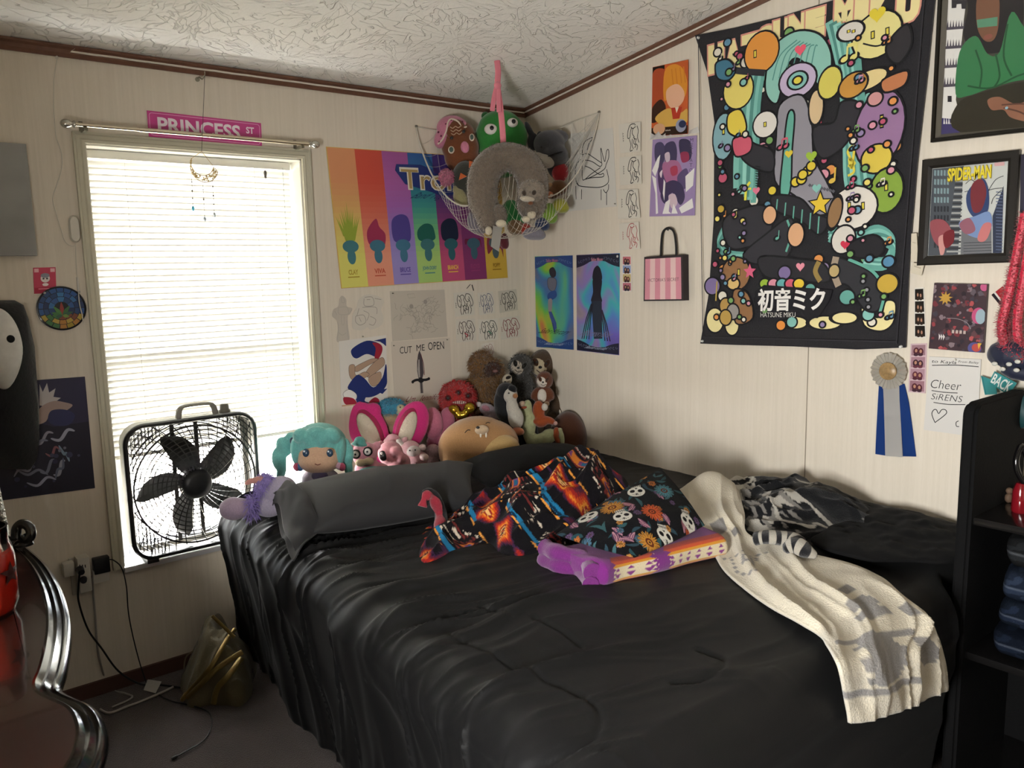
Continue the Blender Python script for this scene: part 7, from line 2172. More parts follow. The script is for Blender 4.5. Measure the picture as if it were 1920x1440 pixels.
t = Toy('black_toy', 'plain black plush filling the gap below the penguin', 'stuffed animal', 948, 850, y=-.22, group=G_T)
t.part('body', [(948, 800, -6, 26, 40, 16), (985, 815, -10, 26, 30, 16)], plushm('101114', .3))

# ------------------------------------------------------------------ hanging net of toys in the corner
dC = ray(932, 113)
hook = CAM + dC * ((CZ0 - CSL * CAM.y - CAM.z) / (dC.z + CSL * dC.y))
NL, NR = BW(780, 237, .004), RW(1124, 210, .004)
Fd = (hook - CAM).dot(CF)
NF = AT(943, 276, Fd)
net = empty('toy_hammock', Vector((-.3, -.3, 1.55)), 'white net hammock full of toys hung across the room corner by a pink ribbon', 'toy hammock')
def netP(a, b, c):
    """a: window wall corner, b: poster wall corner, c: ribbon corner"""
    a, b, c = max(a, 0), max(b, 0), max(c, 0)
    p = NL * a + NR * b + NF * c
    sag = .27 * (4 * a * c) ** .75 * (1 - b) ** 2 + .26 * (4 * b * c) ** .75 * (1 - a) ** 2 + .10 * (4 * a * b) * (1 - c) ** 2 + .25 * max(0, 27 * a * b * c) ** .5
    p = p - Vector((0, 0, sag))
    bul = max(0, 27 * a * b * c) ** .7
    w = min(1, 4 * a * b) * (1 - c) ** 2 * .92
    p = Vector((p.x + (-.02 - p.x) * w, p.y + (-.02 - p.y) * w, p.z))
    return p + Vector((.03, .03, 0)) * bul
bm = bmesh.new()
N = 30
for k in range(1, N):
    for fam in range(2):
        run = []
        for j in range(0, 29):
            q = (1 - k / N) * j / 28
            run.append(netP(k / N, q, 1 - k / N - q) if fam == 0 else netP(q, k / N, 1 - k / N - q))
        # slight zigzag makes the diamonds of the knotted mesh
        tube(bm, run, .00075, 3, cap=False)
obj('net', bm, mat('c3beb4', rough=.8), net)
RP = mat('bdb7ab', rough=.8)
dI_ = (Vector((-.27, -.25, 1.8)) - CAM).dot(CF)
bm = bmesh.new(); tube(bm, [netP(1 - j / 40, 0, j / 40) for j in range(41)], .0034, 8); obj('edge_rope', bm, RP, net)
bm = bmesh.new(); tube(bm, [netP(0, 1 - j / 40, j / 40) for j in range(41)], .0026, 8); obj('edge_rope', bm, RP, net)
bm = bmesh.new(); tube(bm, [netP(1 - j / 40, j / 40, 0) for j in range(41)], .0026, 8); obj('edge_rope', bm, RP, net)
for p, n in ((NL, (0, -1, 0)), (NR, (-1, 0, 0))): pin(net, p, n, '6f6a60', .006)
bm = bmesh.new(); tube(bm, [NF + Vector((0, 0, .012)), NF - Vector((0, 0, .03)), NF - Vector((.01, .0, .07))], [.008, .007, .004], 8, flat=((CF.x, CF.y, 0), .4)); obj('net_loop', bm, mat('d3cfc8', rough=.7), net)
bm = bmesh.new()                                  # the net gathers up to its hook on the poster wall
fan_ = []
for k in range(15):
    e = AT(1066 + 14 * math.sin(k * .5) - k * .8, 262 + 7.5 * k, dI_ + .02)
    run = [NR.lerp(e, j / 8) - Vector((0, 0, .012 * math.sin(math.pi * j / 8))) for j in range(9)]
    fan_.append(run); tube(bm, run, .0008, 3, cap=False)
for j in range(2, 9):
    tube(bm, [fan_[k][j] + Vector((0, 0, .003 * (k % 2))) for k in range(15)], .0008, 3, cap=False)
obj('gathered_net', bm, mat('a9a49b', rough=.8), net)
rb = empty('hanging_ribbon', hook, 'pink fabric ribbon tied to the ceiling holding the net', 'ribbon')
RBM = mat('c4707e', rough=.6, sheen=.3, bump=.1, bscale=120)
def strap(pts, w):
    bm = bmesh.new(); tube(bm, spline([AT(x, y, Fd - dz) for x, y, dz in pts], 6), [w] * (6 * (len(pts) - 1) + 1), 12, flat=((CF.x, CF.y, 0), .22)); return bm
obj('main_strap', strap([(932, 114, 0), (934, 135, .0), (933, 162, .005), (938, 200, 0), (942, 240, 0), (944, 276, 0)], .0115), RBM, rb)
obj('loose_end', strap([(932, 160, .006), (926, 185, .012), (923, 208, .01)], .0095), RBM, rb); obj('loose_end', strap([(934, 160, .006), (935, 190, .014), (936, 210, .012)], .0095), RBM, rb)
bm = bmesh.new(); ellip(bm, AT(933, 160, Fd - .01), (.016, .012, .014), None, 3); obj('knot', bm, RBM, rb)
G_H = 'toys in the hanging net'
dI = (Vector((-.27, -.25, 1.8)) - CAM).dot(CF)
t = Toy('gingerbread_toy', 'brown gingerbread house plush with pink roof in the net', 'stuffed toy', 862, 300, depth=dI + .02, group=G_H)
t.part('body', [(863, 275, 0, 36, 34, 26, -12), (858, 255, 0, 34, 32, 24, -12), (866, 296, 0, 33, 28, 24)], plushm('6b3f27', .15))
PKR = plushm('c07a92', .2)
t.part('roof', [(850, 244, 4, 32, 26, 22, -10), (829, 262, 8, 14, 20, 14, -20)], PKR); t.part('gable', [(856, 250, 20, 18, 20, 8, -20)], plushm('6b3f27', .15))
for p in ([(823, 277, 22), (832, 268, 24), (839, 254, 27), (842, 238, 26), (848, 231, 24), (860, 236, 26), (868, 246, 24), (876, 244, 20)],): t.stroke('icing', p, 1.6, mat('cdbfae', rough=.8))
for k in range(3): t.stroke('icing', [(846 + j * 5 + k, 247 + 6 * k - j * .5 + 3 * (j % 2), 28.5) for j in range(5)], .8, mat('b39a84', rough=.8))
for x, y in ((829, 262), (826, 273), (838, 240), (848, 233), (868, 236), (824, 255)): t.part('roof_dot', [(x, y, 23, 1.8, 1.8, 1.4)], mat('5a1f36', rough=.6))
eyes(t, [(849, 268, 31), (871, 256, 30)], 3.2); t.part('door', [(873, 283, 24, 8, 11, 4, 10)], PKR)
for x, y, rx in ((848, 288, 6), (886, 265, 5)): t.part('window_frame', [(x, y, 24, rx, 7, 3)], mat('cdbfae', rough=.8)); t.part('window_glass', [(x, y, 25.5, rx * .7, 5.2, 2.2)], mat('3f5148', rough=.5))
t.part('chimney', [(852, 222, 0, 7, 6, 6, -30)], plushm('4a2a1c', .2))
t = Toy('pink_pompom', 'fluffy pink pompom hanging on the net edge', 'pompom', 837, 332, depth=dI - .10, group=G_H)
t.part('ball', [(837, 332, 0, 12, 14, 12)], plushm('b86d85'), fur=900, furlen=5)
t = Toy('green_ball_toy', 'bright green egg-shaped plush with white eyes behind the grey neck pillow', 'stuffed toy', 940, 320, depth=dI + .06, group=G_H)
t.part('body', [(940, 258, 0, 50, 48, 34), (938, 240, 0, 42, 33, 30), (942, 290, 0, 46, 44, 30)], plushm('2f7a35', .15), vox=3); t.part('tuft', [(910, 215, -8, 8, 8, 8)], plushm('245f2b', .2))
for x, y, r in ((921, 252, 12), (961, 240, 10)): t.part('eye', [(x, y, 31, r, r * .85, 5)], mat('cfcac4', rough=.4)); t.part('pupil', [(x + 2, y - 1, 35, 4, 4.5, 2.4)], BLACK)
t = Toy('shark_toy', 'dark grey toy shark with white jaw at the poster side of the net', 'stuffed toy', 1030, 340, depth=dI + .02, group=G_H)
SG = plushm('47474c', .25)
t.part('body', [(1030, 270, 0, 30, 26, 26), (1040, 290, 4, 26, 22, 24, -20), (1045, 255, -8, 22, 14, 18), (1046, 300, -10, 22, 34, 18)], SG)
t.part('tail_fin', [(993, 240, -14, 6, 20, 6, 25), (1000, 262, -14, 12, 18, 8)], plushm('303035', .25)); t.part('dorsal_fin', [(1013, 252, -6, 7, 9, 6), (1052, 247, -10, 9, 6, 6)], plushm('3a3a40', .25))
t.part('jaw', [(1022, 306, 14, 18, 12, 14, -25), (1010, 298, 14, 11, 8, 10, -30)], plushm('aaa49b', .3)); eyes(t, [(1014, 282, 22)], 2.0); t.part('mouth_line', [(1040, 296, 26, 15, 1.6, 4, 18)], mat('1d1d20'))
t = Toy('red_ball_toy', 'red plush ball under the toy shark', 'stuffed toy', 1052, 340, depth=dI + .03, group=G_H)
t.part('body', [(1050, 322, 0, 16, 20, 15)], plushm('8f1f26', .25))
t = Toy('brown_bear_toy', 'small brown bear with orange muzzle under the red ball', 'stuffed toy', 1042, 370, depth=dI - .02, group=G_H)
t.part('body', [(1048, 352, 0, 17, 15, 13), (1034, 362, 2, 15, 12, 12)], plushm('5f4027', .35)); t.part('ear', [(1030, 350, 3, 8, 7, 6)], plushm('9c7a58', .3)); t.part('muzzle', [(1030, 368, 12, 7, 6, 5)], plushm('a85a2c', .2)); t.part('nose', [(1033, 370, 16, 3, 3, 2)], plushm('c9b8a4', .2))
t = Toy('dark_pumpkin_toy', 'charcoal plush with orange triangle eyes beside the gingerbread house', 'stuffed toy', 872, 365, depth=dI - .06, group=G_H)
t.part('body', [(873, 335, 0, 26, 34, 22), (885, 350, 0, 24, 30, 20)], plushm('34352f', .3))
for x, y, r in ((867, 336, -28), (884, 313, -40)):
    bm = bmesh.new()
    tri = [(-8, 4), (8, 5), (1, -6)]
    A = [bm.verts.new(t.P(x + a * math.cos(math.radians(r)) - b * math.sin(math.radians(r)), y + a * math.sin(math.radians(r)) + b * math.cos(math.radians(r)), 20)) for a, b in tri]; B = [bm.verts.new(v.co - CF * (4 * t.k)) for v in A]
    for k in range(3): bm.faces.new((A[k], A[(k + 1) % 3], B[(k + 1) % 3], B[k]))
    bm.faces.new(A); bm.faces.new(B); bmesh.ops.recalc_face_normals(bm, faces=bm.faces); obj('eye', bm, plushm('b55a2e', .2), t.root, smooth=False)
t = Toy('cream_toy', 'small cream toy tucked low in the window side of the net', 'stuffed toy', 862, 385, depth=dI - .08, group=G_H)
t.part('body', [(862, 368, 0, 13, 15, 11), (854, 355, 0, 6, 8, 6), (870, 378, 0, 14, 11, 10)], plushm('8a8460', .4))
t = Toy('neck_pillow', 'grey furry sloth neck pillow hung over the front of the net', 'neck pillow', 950, 440, depth=Fd - .05, group=G_H)
FUR = mat('6a5e52', rough=.95, sheen=.4, bump=.5, bscale=90, vary=.35)
path = [(916, 408, 0), (906, 380, 2), (905, 345, 4), (914, 318, 6), (935, 300, 7), (958, 297, 7), (982, 308, 6), (996, 332, 5), (1000, 360, 4), (996, 385, 2)]
pp = spline([Vector(p) for p in path], 4)
t.part('cushion', [(p.x, p.y, p.z, 27 + 4 * math.sin(i / len(pp) * 3.14) - (4 if i < 4 else 0), 27, 26) for i, p in enumerate(pp)], FUR, vox=2.6, smooth=4, fur=5200, furlen=4, fw=.5)
t.part('head', [(996, 364, 24, 25, 22, 19)], mat('85796b', rough=.95, sheen=.4, bump=.5, bscale=90, vary=.35), fur=1500, furlen=4, fw=.5)
t.part('eye_patch', [(982, 372, 42, 4, 5, 3, 20), (1000, 371, 42, 4, 5, 3, -20)], plushm('3a3028', .2), fuse=False); t.part('brow', [(988, 381, 36, 14, 5.5, 8, -6)], plushm('aaa08f', .3)); t.part('nose', [(994, 389, 36, 5, 3.5, 4)], plushm('6a4028', .2))
t.part('arm', [(936, 405, 14, 14, 20, 13, 10), (921, 422, 6, 12, 20, 11, -5)], FUR, fur=1200, furlen=4, fw=.5); t.part('lower_arm', [(995, 398, 20, 12, 14, 11)], FUR, fur=600, furlen=4, fw=.5)
for x, y, rx, ry in ((940, 424, 10, 7.5), (917, 437, 6.5, 8), (996, 407, 8.5, 8.5), (986, 416, 8, 6)): t.part('paw', [(x, y, 24, rx, ry, 7)], plushm('b9ae98', .25))
bm = bmesh.new()
q = [bm.verts.new(t.P(*c)) for c in ((925, 427, 20), (942, 431, 22), (936, 476, 24), (921, 466, 23))]
bm.faces.new(q); bmesh.ops.solidify(bm, geom=bm.faces[:], thickness=.001); obj('care_tag', bm, mat('a9a69f', rough=.5), t.root, smooth=False)
t = Toy('bright_green_toy', 'bright green plush at the bottom of the net between the pillow arms', 'stuffed toy', 958, 420, depth=dI - .02, group=G_H)
t.part('body', [(958, 398, 0, 18, 24, 18), (966, 415, 0, 18, 16, 16)], plushm('2a7a42', .3))
for nm, lab, x, y, rx, ry, c_ in (('tan_toy', 'tan plush near the bottom of the net', 966, 424, 16, 17, '7a6248'), ('red_toy', 'small red plush at the bottom of the net', 984, 430, 13, 12, '8f3024'), ('lime_toy', 'lime green toy seen through the poster side of the net', 1030, 400, 15, 20, '6a8a30'), ('yellow_toy', 'yellow green toy on the outer edge of the net', 1050, 386, 16, 14, '8f8f30'), ('blue_toy', 'small dark blue plush between the lime and red toys', 1016, 420, 14, 13, '23304f'), ('grey_toy', 'pale grey plush at the lowest point of the net', 1000, 438, 22, 12, '7a7680'), ('lilac_toy', 'lilac grey plush behind the window side of the net', 895, 415, 20, 24, '6f6a74'), ('maroon_toy', 'dark red plush hanging lowest under the net', 945, 452, 9, 16, '4f1f26')):
    t = Toy(nm, lab, 'stuffed toy', x, y + ry, depth=dI - .03, group=G_H); t.part('body', [(x, y, 0, rx, ry, rx * .9), (x + rx * .4, y + ry * .3, 0, rx * .7, ry * .7, rx * .8)], plushm(c_, .35))
# ================================================================== dresser in the foreground
ZD = .76
dr = empty('dresser', (-2.55, -1.15, 0), 'dark glossy wooden dresser with a wavy moulded top edge in the foreground', 'dresser')
M_DT = mat('2a1512', rough=.16, spec=.6, coat=.5)
M_DR = mat('0c0908', rough=.16, spec=.5, coat=.3)
front = [(18, 1003), (36, 1014), (62, 1034), (90, 1060), (115, 1100), (130, 1145), (134, 1185), (131, 1225), (124, 1262), (116, 1288), (124, 1300), (148, 1311), (174, 1323), (192, 1342), (203, 1372), (200, 1410), (184, 1450), (150, 1500), (100, 1560)]
fp = [FZ(x, y, ZD - .02) for x, y in front]
fp = spline([Vector((p.x, p.y, 0)) for p in fp], 5)
loop = [(p.x, p.y) for p in fp]
XB = XL + .012
loop = [(XB, loop[0][1] + .03), (loop[0][0] - .05, loop[0][1] + .035)] + loop + [(loop[-1][0] - .1, loop[-1][1] - .06), (XB, loop[-1][1] - .08)]
L_ = np.array(loop)
def inset(d):
    n = len(L_); out = []
    for i in range(n):
        a, b, c = L_[i - 1], L_[i], L_[(i + 1) % n]
        e1 = b - a; e2 = c - b
        t = e1 / (np.hypot(*e1) + 1e-9) + e2 / (np.hypot(*e2) + 1e-9); t /= np.hypot(*t) + 1e-9
        q = b + np.array([t[1], -t[0]]) * d
        if q[0] < XB: q[0] = XB
        if b[0] <= XB + 1e-6: q[0] = XB
        out.append(q)
    return out
prof = [(.020, -.045), (.004, -.040), (.0, -.030), (.002, -.020), (.010, -.014), (.013, -.018), (.018, -.013), (.024, -.006), (.028, -.010), (.032, -.006), (.038, -.001), (.043, -.002)]
bm = bmesh.new()
rings = [[bm.verts.new((q[0], q[1], ZD + z)) for q in inset(d)] for d, z in prof]
n = len(L_)
for A, B in zip(rings, rings[1:]):
    for k in range(n): bm.faces.new((A[k], A[(k + 1) % n], B[(k + 1) % n], B[k]))
bm.faces.new(rings[0])
bmesh.ops.recalc_face_normals(bm, faces=bm.faces)
obj('top_moulding', bm, M_DR, dr)
bm = bmesh.new(); ii = inset(.0425)
A = [bm.verts.new((q[0], q[1], ZD - .002)) for q in ii]; B = [bm.verts.new((q[0], q[1], ZD - .03)) for q in ii]
bm.faces.new(A); bm.faces.new(B[::-1])
for k in range(n): bm.faces.new((A[k], B[k], B[(k + 1) % n], A[(k + 1) % n]))
bmesh.ops.recalc_face_normals(bm, faces=bm.faces); obj('top_panel', bm, M_DT, dr)
bm = bmesh.new(); ii = inset(.05)
A = [bm.verts.new((q[0], q[1], ZD - .046)) for q in ii]; B = [bm.verts.new((q[0], q[1], .05)) for q in ii]
bm.faces.new(A); bm.faces.new(B[::-1])
for k in range(n): bm.faces.new((A[k], B[k], B[(k + 1) % n], A[(k + 1) % n]))
bmesh.ops.recalc_face_normals(bm, faces=bm.faces); obj('carcass', bm, M_DR, dr)
for x, y in ((-2.45, -.52), (-2.82, -.52), (-2.48, -1.75), (-2.82, -1.75)):
    bm = bmesh.new(); tube(bm, [(x, y, 0), (x, y, .06)], [.02, .03], 12); obj('foot', bm, M_DR, dr)
# red candle in a glass jar
cc = FZ(-24, 1150, ZD); 
cd = (Vector((cc.x, cc.y, ZD)) - CAM).dot(CF); k_ = cd / FPX
jar = empty('candle', (cc.x, cc.y, ZD), 'red candle in a clear glass jar on the dresser top', 'candle')
H_ = 165 * k_; Rj = 54 * k_
gm = bpy.data.materials['m_glass']
bm = bmesh.new(); lathe(bm, [(0, .003), (Rj * .8, .003), (Rj * .96, .14 * H_), (Rj * .97, .62 * H_), (Rj * .90, .70 * H_), (0, .70 * H_)], (cc.x, cc.y, ZD), seg=40); obj('wax', bm, mat('d8301c', rough=.35, spec=.5, coat=.4), jar)
bm = bmesh.new(); lathe(bm, [(0, .0), (Rj * .84, .0), (Rj, .13 * H_), (Rj * 1.01, .64 * H_), (Rj * .93, .78 * H_), (Rj * .86, .84 * H_), (Rj * .90, .90 * H_), (Rj * .90, H_), (Rj * .82, H_), (Rj * .80, .84 * H_), (Rj * .9, .74 * H_)], (cc.x, cc.y, ZD), seg=40)
gj = bpy.data.materials.new('m_jar'); gj.use_nodes = True; t_ = gj.node_tree
for n_ in list(t_.nodes): t_.nodes.remove(n_)
o_ = nd(t_, 'ShaderNodeOutputMaterial'); tr_ = nd(t_, 'ShaderNodeBsdfTransparent', Color=(1, .93, .9, 1)); gl_ = nd(t_, 'ShaderNodeBsdfGlossy', Roughness=0.03); fr_ = nd(t_, 'ShaderNodeFresnel', IOR=1.45); mx_ = nd(t_, 'ShaderNodeMixShader')
t_.links.new(fr_.outputs[0], mx_.inputs[0]); t_.links.new(tr_.outputs[0], mx_.inputs[1]); t_.links.new(gl_.outputs[0], mx_.inputs[2]); t_.links.new(mx_.outputs[0], o_.inputs[0])
obj('glass_jar', bm, gj, jar)
bm = bmesh.new()
sc = Vector((cc.x, cc.y, ZD + .48 * H_)); dirv = (CAM - sc); dirv.z = 0; dirv.normalize(); dirv = Matrix.Rotation(math.radians(52), 3, 'Z') @ dirv; sv = Vector((-dirv.y, dirv.x, 0))
vs = []
for k in range(10):
    a = math.radians(90 + 36 * k); r = (24 if k % 2 == 0 else 10) * k_
    x, z = r * math.cos(a), r * math.sin(a)
    ang = x / Rj
    vs.append(bm.verts.new(Vector((cc.x, cc.y, sc.z + z)) + (dirv * math.cos(ang) + sv * math.sin(ang)) * (Rj * 1.02 + .001)))
bm.faces.new(vs); obj('star_mark', bm, mat('2a0a08', rough=.6), jar, smooth=False)
# glittery mirror edge and the black scroll ornament
p0 = FZ(14, 1003, ZD + .002)
mir = empty('vanity_mirror', p0, 'tall mirror with a glittering silver border standing on the dresser', 'mirror')
e_ = Vector((-.80, .60, 0)).normalized(); nrm = Vector((-e_.y, e_.x, 0)); nrm = nrm if nrm.dot(CAM - p0) > 0 else -nrm
upm = (Vector((0, 0, 1)) + e_ * .10).normalized()
bm = bmesh.new()
q = [p0, p0 + e_ * .30, p0 + e_ * .30 + upm * .42, p0 + upm * .42]
def slab(bm, q, n, t):
    A = [bm.verts.new(v) for v in q]; B = [bm.verts.new(v - n * t) for v in q]
    bm.faces.new(A); bm.faces.new(B[::-1])
    for k in range(len(q)): bm.faces.new((A[k], B[k], B[(k + 1) % len(q)], A[(k + 1) % len(q)]))
    bmesh.ops.recalc_face_normals(bm, faces=bm.faces)
slab(bm, q, nrm, .012); obj('mirror_panel', bm, mat('8f8d88', rough=.25, metal=.6), mir, smooth=False)
bm = bmesh.new(); rr = random.Random(4)
for a, b2 in ((q[0], q[3]), (q[0], q[1])):
    for k in range(110):
        p = a.lerp(b2, k / 110) + Vector((rr.uniform(-.005, .005), rr.uniform(-.005, .005), rr.uniform(-.003, .003))) + nrm * .003
        ellip(bm, p, (.0045,) * 3, sub=1)
obj('glitter_border', bm, mat('b9b6ae', rough=.2, metal=.7), mir, smooth=False)
o0 = FZ(44, 1022, ZD); kd = (o0 - CAM).dot(CF) / FPX
orn = empty('black_ornament', o0, 'shiny black scroll ornament at the back of the dresser top', 'ornament')
def OP(x, y, dz=0): return AT(x, y, kd * FPX) - CF * dz * kd
bm = bmesh.new(); tube(bm, spline([OP(30, 1012), OP(32, 990), OP(44, 982), OP(56, 990), OP(58, 1004), OP(50, 1012), OP(42, 1004)], 6), [9 * kd, 9.5 * kd] + [9 * kd] * 29 + [7 * kd] * 6, 12); obj('scroll', bm, M_DR, orn)
bm = bmesh.new(); lathe(bm, [(0, 0), (.024, 0), (.024, .006), (.016, .012), (0, .014)], o0, seg=20); obj('ornament_base', bm, M_DR, orn)

# ================================================================== shelf unit at the right edge
YS = -2.125
zt = on(1850, 742, 1, YS).z; zs = on(1824, 967, 1, YS - .03).z
xf = on(1799, 850, 1, YS).x
sh = empty('shelf_unit', (xf / 2, -2.45, 0), 'black shelf unit with rounded padded side panels beside the bed foot', 'shelf')
M_SH = mat('0b0b0c', rough=.85, spec=.12, bump=.15, bscale=200)
for y0 in (YS, -2.80):
    bm = bmesh.new()
    pr = []
    r = .035
    for cx, a0 in ((xf + r, 180), (-.02 - r, 90)):
        for k in range(7):
            a = math.radians(a0 - 90 * k / 6); pr.append((cx + r * math.cos(a), zt - r + r * math.sin(a)))
    pr = [(xf - .006, 0), (xf - .004, .5), (xf, zt - .3)] + pr + [(-.02, 0)]
    A = [bm.verts.new((x, y0, z)) for x, z in pr]; B = [bm.verts.new((x, y0 - .035, z)) for x, z in pr]
    bm.faces.new(A); bm.faces.new(B[::-1])
    for k in range(len(pr)): bm.faces.new((A[k], B[k], B[(k + 1) % len(pr)], A[(k + 1) % len(pr)]))
    bmesh.ops.recalc_face_normals(bm, faces=bm.faces)
    bmesh.ops.bevel(bm, geom=[e for e in bm.edges if abs(e.verts[0].co.y - e.verts[1].co.y) < 1e-6], offset=.008, segments=3, affect='EDGES')
    obj('side_panel', bm, M_SH, sh)
M_SB = mat('131212', rough=.22, spec=.5, coat=.3)
xs = on(1824, 967, 1, YS - .035).x
for z in (zs, max(.2, zs - .024 - .34)):
    bm = bmesh.new(); bx(bm, xs, -.02, -2.80, YS - .035, z - .02, z, bev=.003); obj('shelf_board', bm, M_SB, sh)
bm = bmesh.new(); bx(bm, -.034, -.02, -2.80, YS - .035, .0, zs - .02); obj('dark_backing', bm, M_SH, sh)  # black sheet added to stand in for the darkness below the shelf
bm = bmesh.new(); bx(bm, xs, -.03, -2.80, YS - .035, .02, .05); obj('shelf_board', bm, M_SB, sh)
# four folded pairs of jeans
def denim(c1, c2):
    def f(u, v, q):
        cols = np.tile(C3(c1), np.shape(u) + (1,)); n = vnoise(np.asarray(u) * 40, np.asarray(v) * 9)
        paint(cols, n > .25, c2); paint(cols, np.abs(np.asarray(v) - .5) < .02, blend(c2, '9aa0a8', .3)); return cols
    return f
M_DN = attrmat('m_denim', rough=.95, sheen=.0, spec=.05, bump=.35, bscale=500)
lab = ['dark blue jeans at the bottom of the stack', 'mid blue jeans second from the stack bottom', 'rolled blue jeans below the corduroys', 'dark grey corduroy trousers on top of the jeans stack']
zz = max(.2, zs - .024 - .34) + .004
hts = [.075, .075, .085, .09]
for k, (c1, c2) in enumerate((('0e131d', '141b28'), ('121822', '1b2333'), ('181f2c', '262f40'), ('161718', '202224'))):
    o = roundslab('folded_jeans', (xs + .018 + .010 * (k % 2), YS - .075 - .006 * k), (xs + .02, -2.70), .24, zz + .001, zz + hts[k] - .002, 5.0 + 3 * k, M_DN, denim(c1, c2))
    tag(o, lab[k] + ' in the black shelf', 'jeans', 'folded jeans in the black shelf')
    zz += hts[k]
# red bottle with black heart-shaped top, and a little brown figure
b0 = on(1912, 960, 2, zs); kb = (b0 - CAM).dot(CF) / FPX
bt = empty('perfume_bottle', (b0.x, b0.y, zs), 'glossy red bottle with a black looped top on the shelf', 'bottle')
bm = bmesh.new(); lathe(bm, [(0, 0), (13 * kb, 0), (15 * kb, 4 * kb), (14 * kb, 40 * kb), (9 * kb, 56 * kb), (0, 58 * kb)], (b0.x, b0.y, zs), seg=24); obj('bottle_body', bm, mat('70101a', rough=.12, spec=.6, coat=.6), bt)
bm = bmesh.new()
c0 = Vector((b0.x, b0.y, zs + 95 * kb))
tube(bm, spline([c0 + CR * (x * kb) + CU * (y * kb) for x, y in ((2, -38), (-10, -18), (-13, 6), (-4, 30), (2, 22), (10, 4), (12, -14), (2, -38))], 5), 5.5 * kb, 10); obj('looped_top', bm, mat('0d0c0d', rough=.15, coat=.5), bt)
f0 = on(1891, 942, 2, zs + .001)
bm = bmesh.new(); ellip(bm, (f0.x, f0.y, zs + 10 * kb), (8 * kb, 7 * kb, 10 * kb), None, 3); ellip(bm, (f0.x, f0.y, zs + 24 * kb), (6.5 * kb, 6 * kb, 6.5 * kb), None, 3)
tag(obj('small_figurine', bm, mat('5f4a3a', rough=.7, vary=.3)), 'small brown figurine on the shelf beside the red bottle', 'figurine')

# ================================================================== things hanging on the wall above the shelf
gar = empty('tinsel_garland', RW(1905, 665), 'red tinsel garland looped on the wall at the picture edge', 'garland')
rr = random.Random(6)
M_TI = mat('c02340', rough=.4, spec=.5, sheen=.2)
for k, pts in enumerate(([(1922, 400), (1908, 470), (1893, 545), (1886, 590), (1890, 630), (1908, 655), (1930, 662)], [(1935, 430), (1920, 520), (1908, 590), (1910, 640), (1925, 655)], [(1902, 500), (1887, 570), (1878, 610), (1884, 645), (1902, 662), (1926, 672)])):
    bm = bmesh.new(); P = spline([RW(x, y, .035 + .012 * k) for x, y in pts], 14)
    tube(bm, P, .012, 8)
    for i in range(1, len(P)):
        for _ in range(34):
            p = P[i - 1].lerp(P[i], rr.random()); t = (P[i] - P[i - 1]).normalized()
            d = Vector((rr.uniform(-1, 1), rr.uniform(-1, 1), rr.uniform(-1, 1))); d = (d - t * d.dot(t)).normalized() + t * rr.uniform(-.5, .5)
            s2 = d.cross(t).normalized() * .0026; e2 = p + d * rr.uniform(.014, .024)
            q = [bm.verts.new(p - s2), bm.verts.new(p + s2), bm.verts.new(e2 + s2 * .6), bm.verts.new(e2 - s2 * .6)]; bm.faces.new(q)
    obj('strand', bm, M_TI, gar, smooth=False)
K = crop(1600, 500, 3.6)
s = right_sheet(K([(935, 190), (1040, 110), (1110, 210), (1005, 275)]), '8f1f26', off=.004, th=.004)
s.rect(.0, .0, .16, 1, '17141a'); s.rect(.16, .0, .26, 1, 'c9c4bd'); s.rect(.74, .0, .80, .5, 'c9c4bd')
s.done('folded_pennant', 'red cloth end with black and white border behind the tinsel', 'pennant')
nb = empty('dotted_bow', RW(1890, 710), 'navy blue bow with pale dots hanging above the teal bow', 'bow')
for pts, r in (([(1857, 676), (1870, 668), (1890, 664), (1912, 670), (1935, 676)], [.012, .036, .042, .040, .03]), ([(1880, 690), (1900, 694), (1930, 700)], [.014, .026, .024])):
    bm = bmesh.new(); P = spline([RW(x, y, .045) for x, y in pts], 6); rs = np.interp(np.linspace(0, 1, len(P)), np.linspace(0, 1, len(r)), r)
    tube(bm, P, [float(v) for v in rs], 16, flat=((1, 0, 0), .8)); obj('bow_loop', bm, mat('141a30', rough=.5, sheen=.3), nb)
bm = bmesh.new()
for x, y in ((1865, 682), (1892, 683), (1880, 692), (1908, 678), (1906, 694)): ellip(bm, RW(x, y, .082), (.004, .008, .006), None, 2)
obj('dots', bm, mat('b9b8b0', rough=.5), nb)
tb = empty('cheer_bow', RW(1880, 810), 'teal ribbon bow printed with white words BACK and THE on the wall', 'bow')
def bow_piece(px, txt, uv, off, name, nn=1):
    s = Sheet([RW(x, y, off + (.012 if i in (1, 2) else 0)) for i, (x, y) in enumerate(K(px))], (-1, 0, 0), mat('2f7f80', rough=.35, sheen=.2), th=.002)
    s.rect(.05, .0, .14, 1, mat('256b70', rough=.35))
    if txt: s.text(txt, *uv, mat('d3d6d2', rough=.5), bold=.02)
    return s.done(name, parent=tb)
bow_piece([(955, 705), (1105, 785), (1050, 870), (915, 780)], 'BACK', (.06, .12, .92, .92), .03, 'ribbon_loop')
bow_piece([(862, 735), (960, 770), (970, 860), (890, 865)], None, None, .02, 'ribbon_tail')
bow_piece([(1060, 930), (1180, 960), (1180, 1080), (1068, 1100)], 'THE B', (.08, .40, 1.2, .72), .02, 'ribbon_tail')
bm = bmesh.new(); tube(bm, spline([RW(1906, 745, .05), RW(1915, 770, .06), RW(1935, 790, .06)], 5), [.02, .03, .035, .035, .035, .035, .035, .035, .035, .035, .03], 12, flat=((1, 0, 0), .6)); obj('ribbon_knot', bm, mat('17393c', rough=.45), tb)

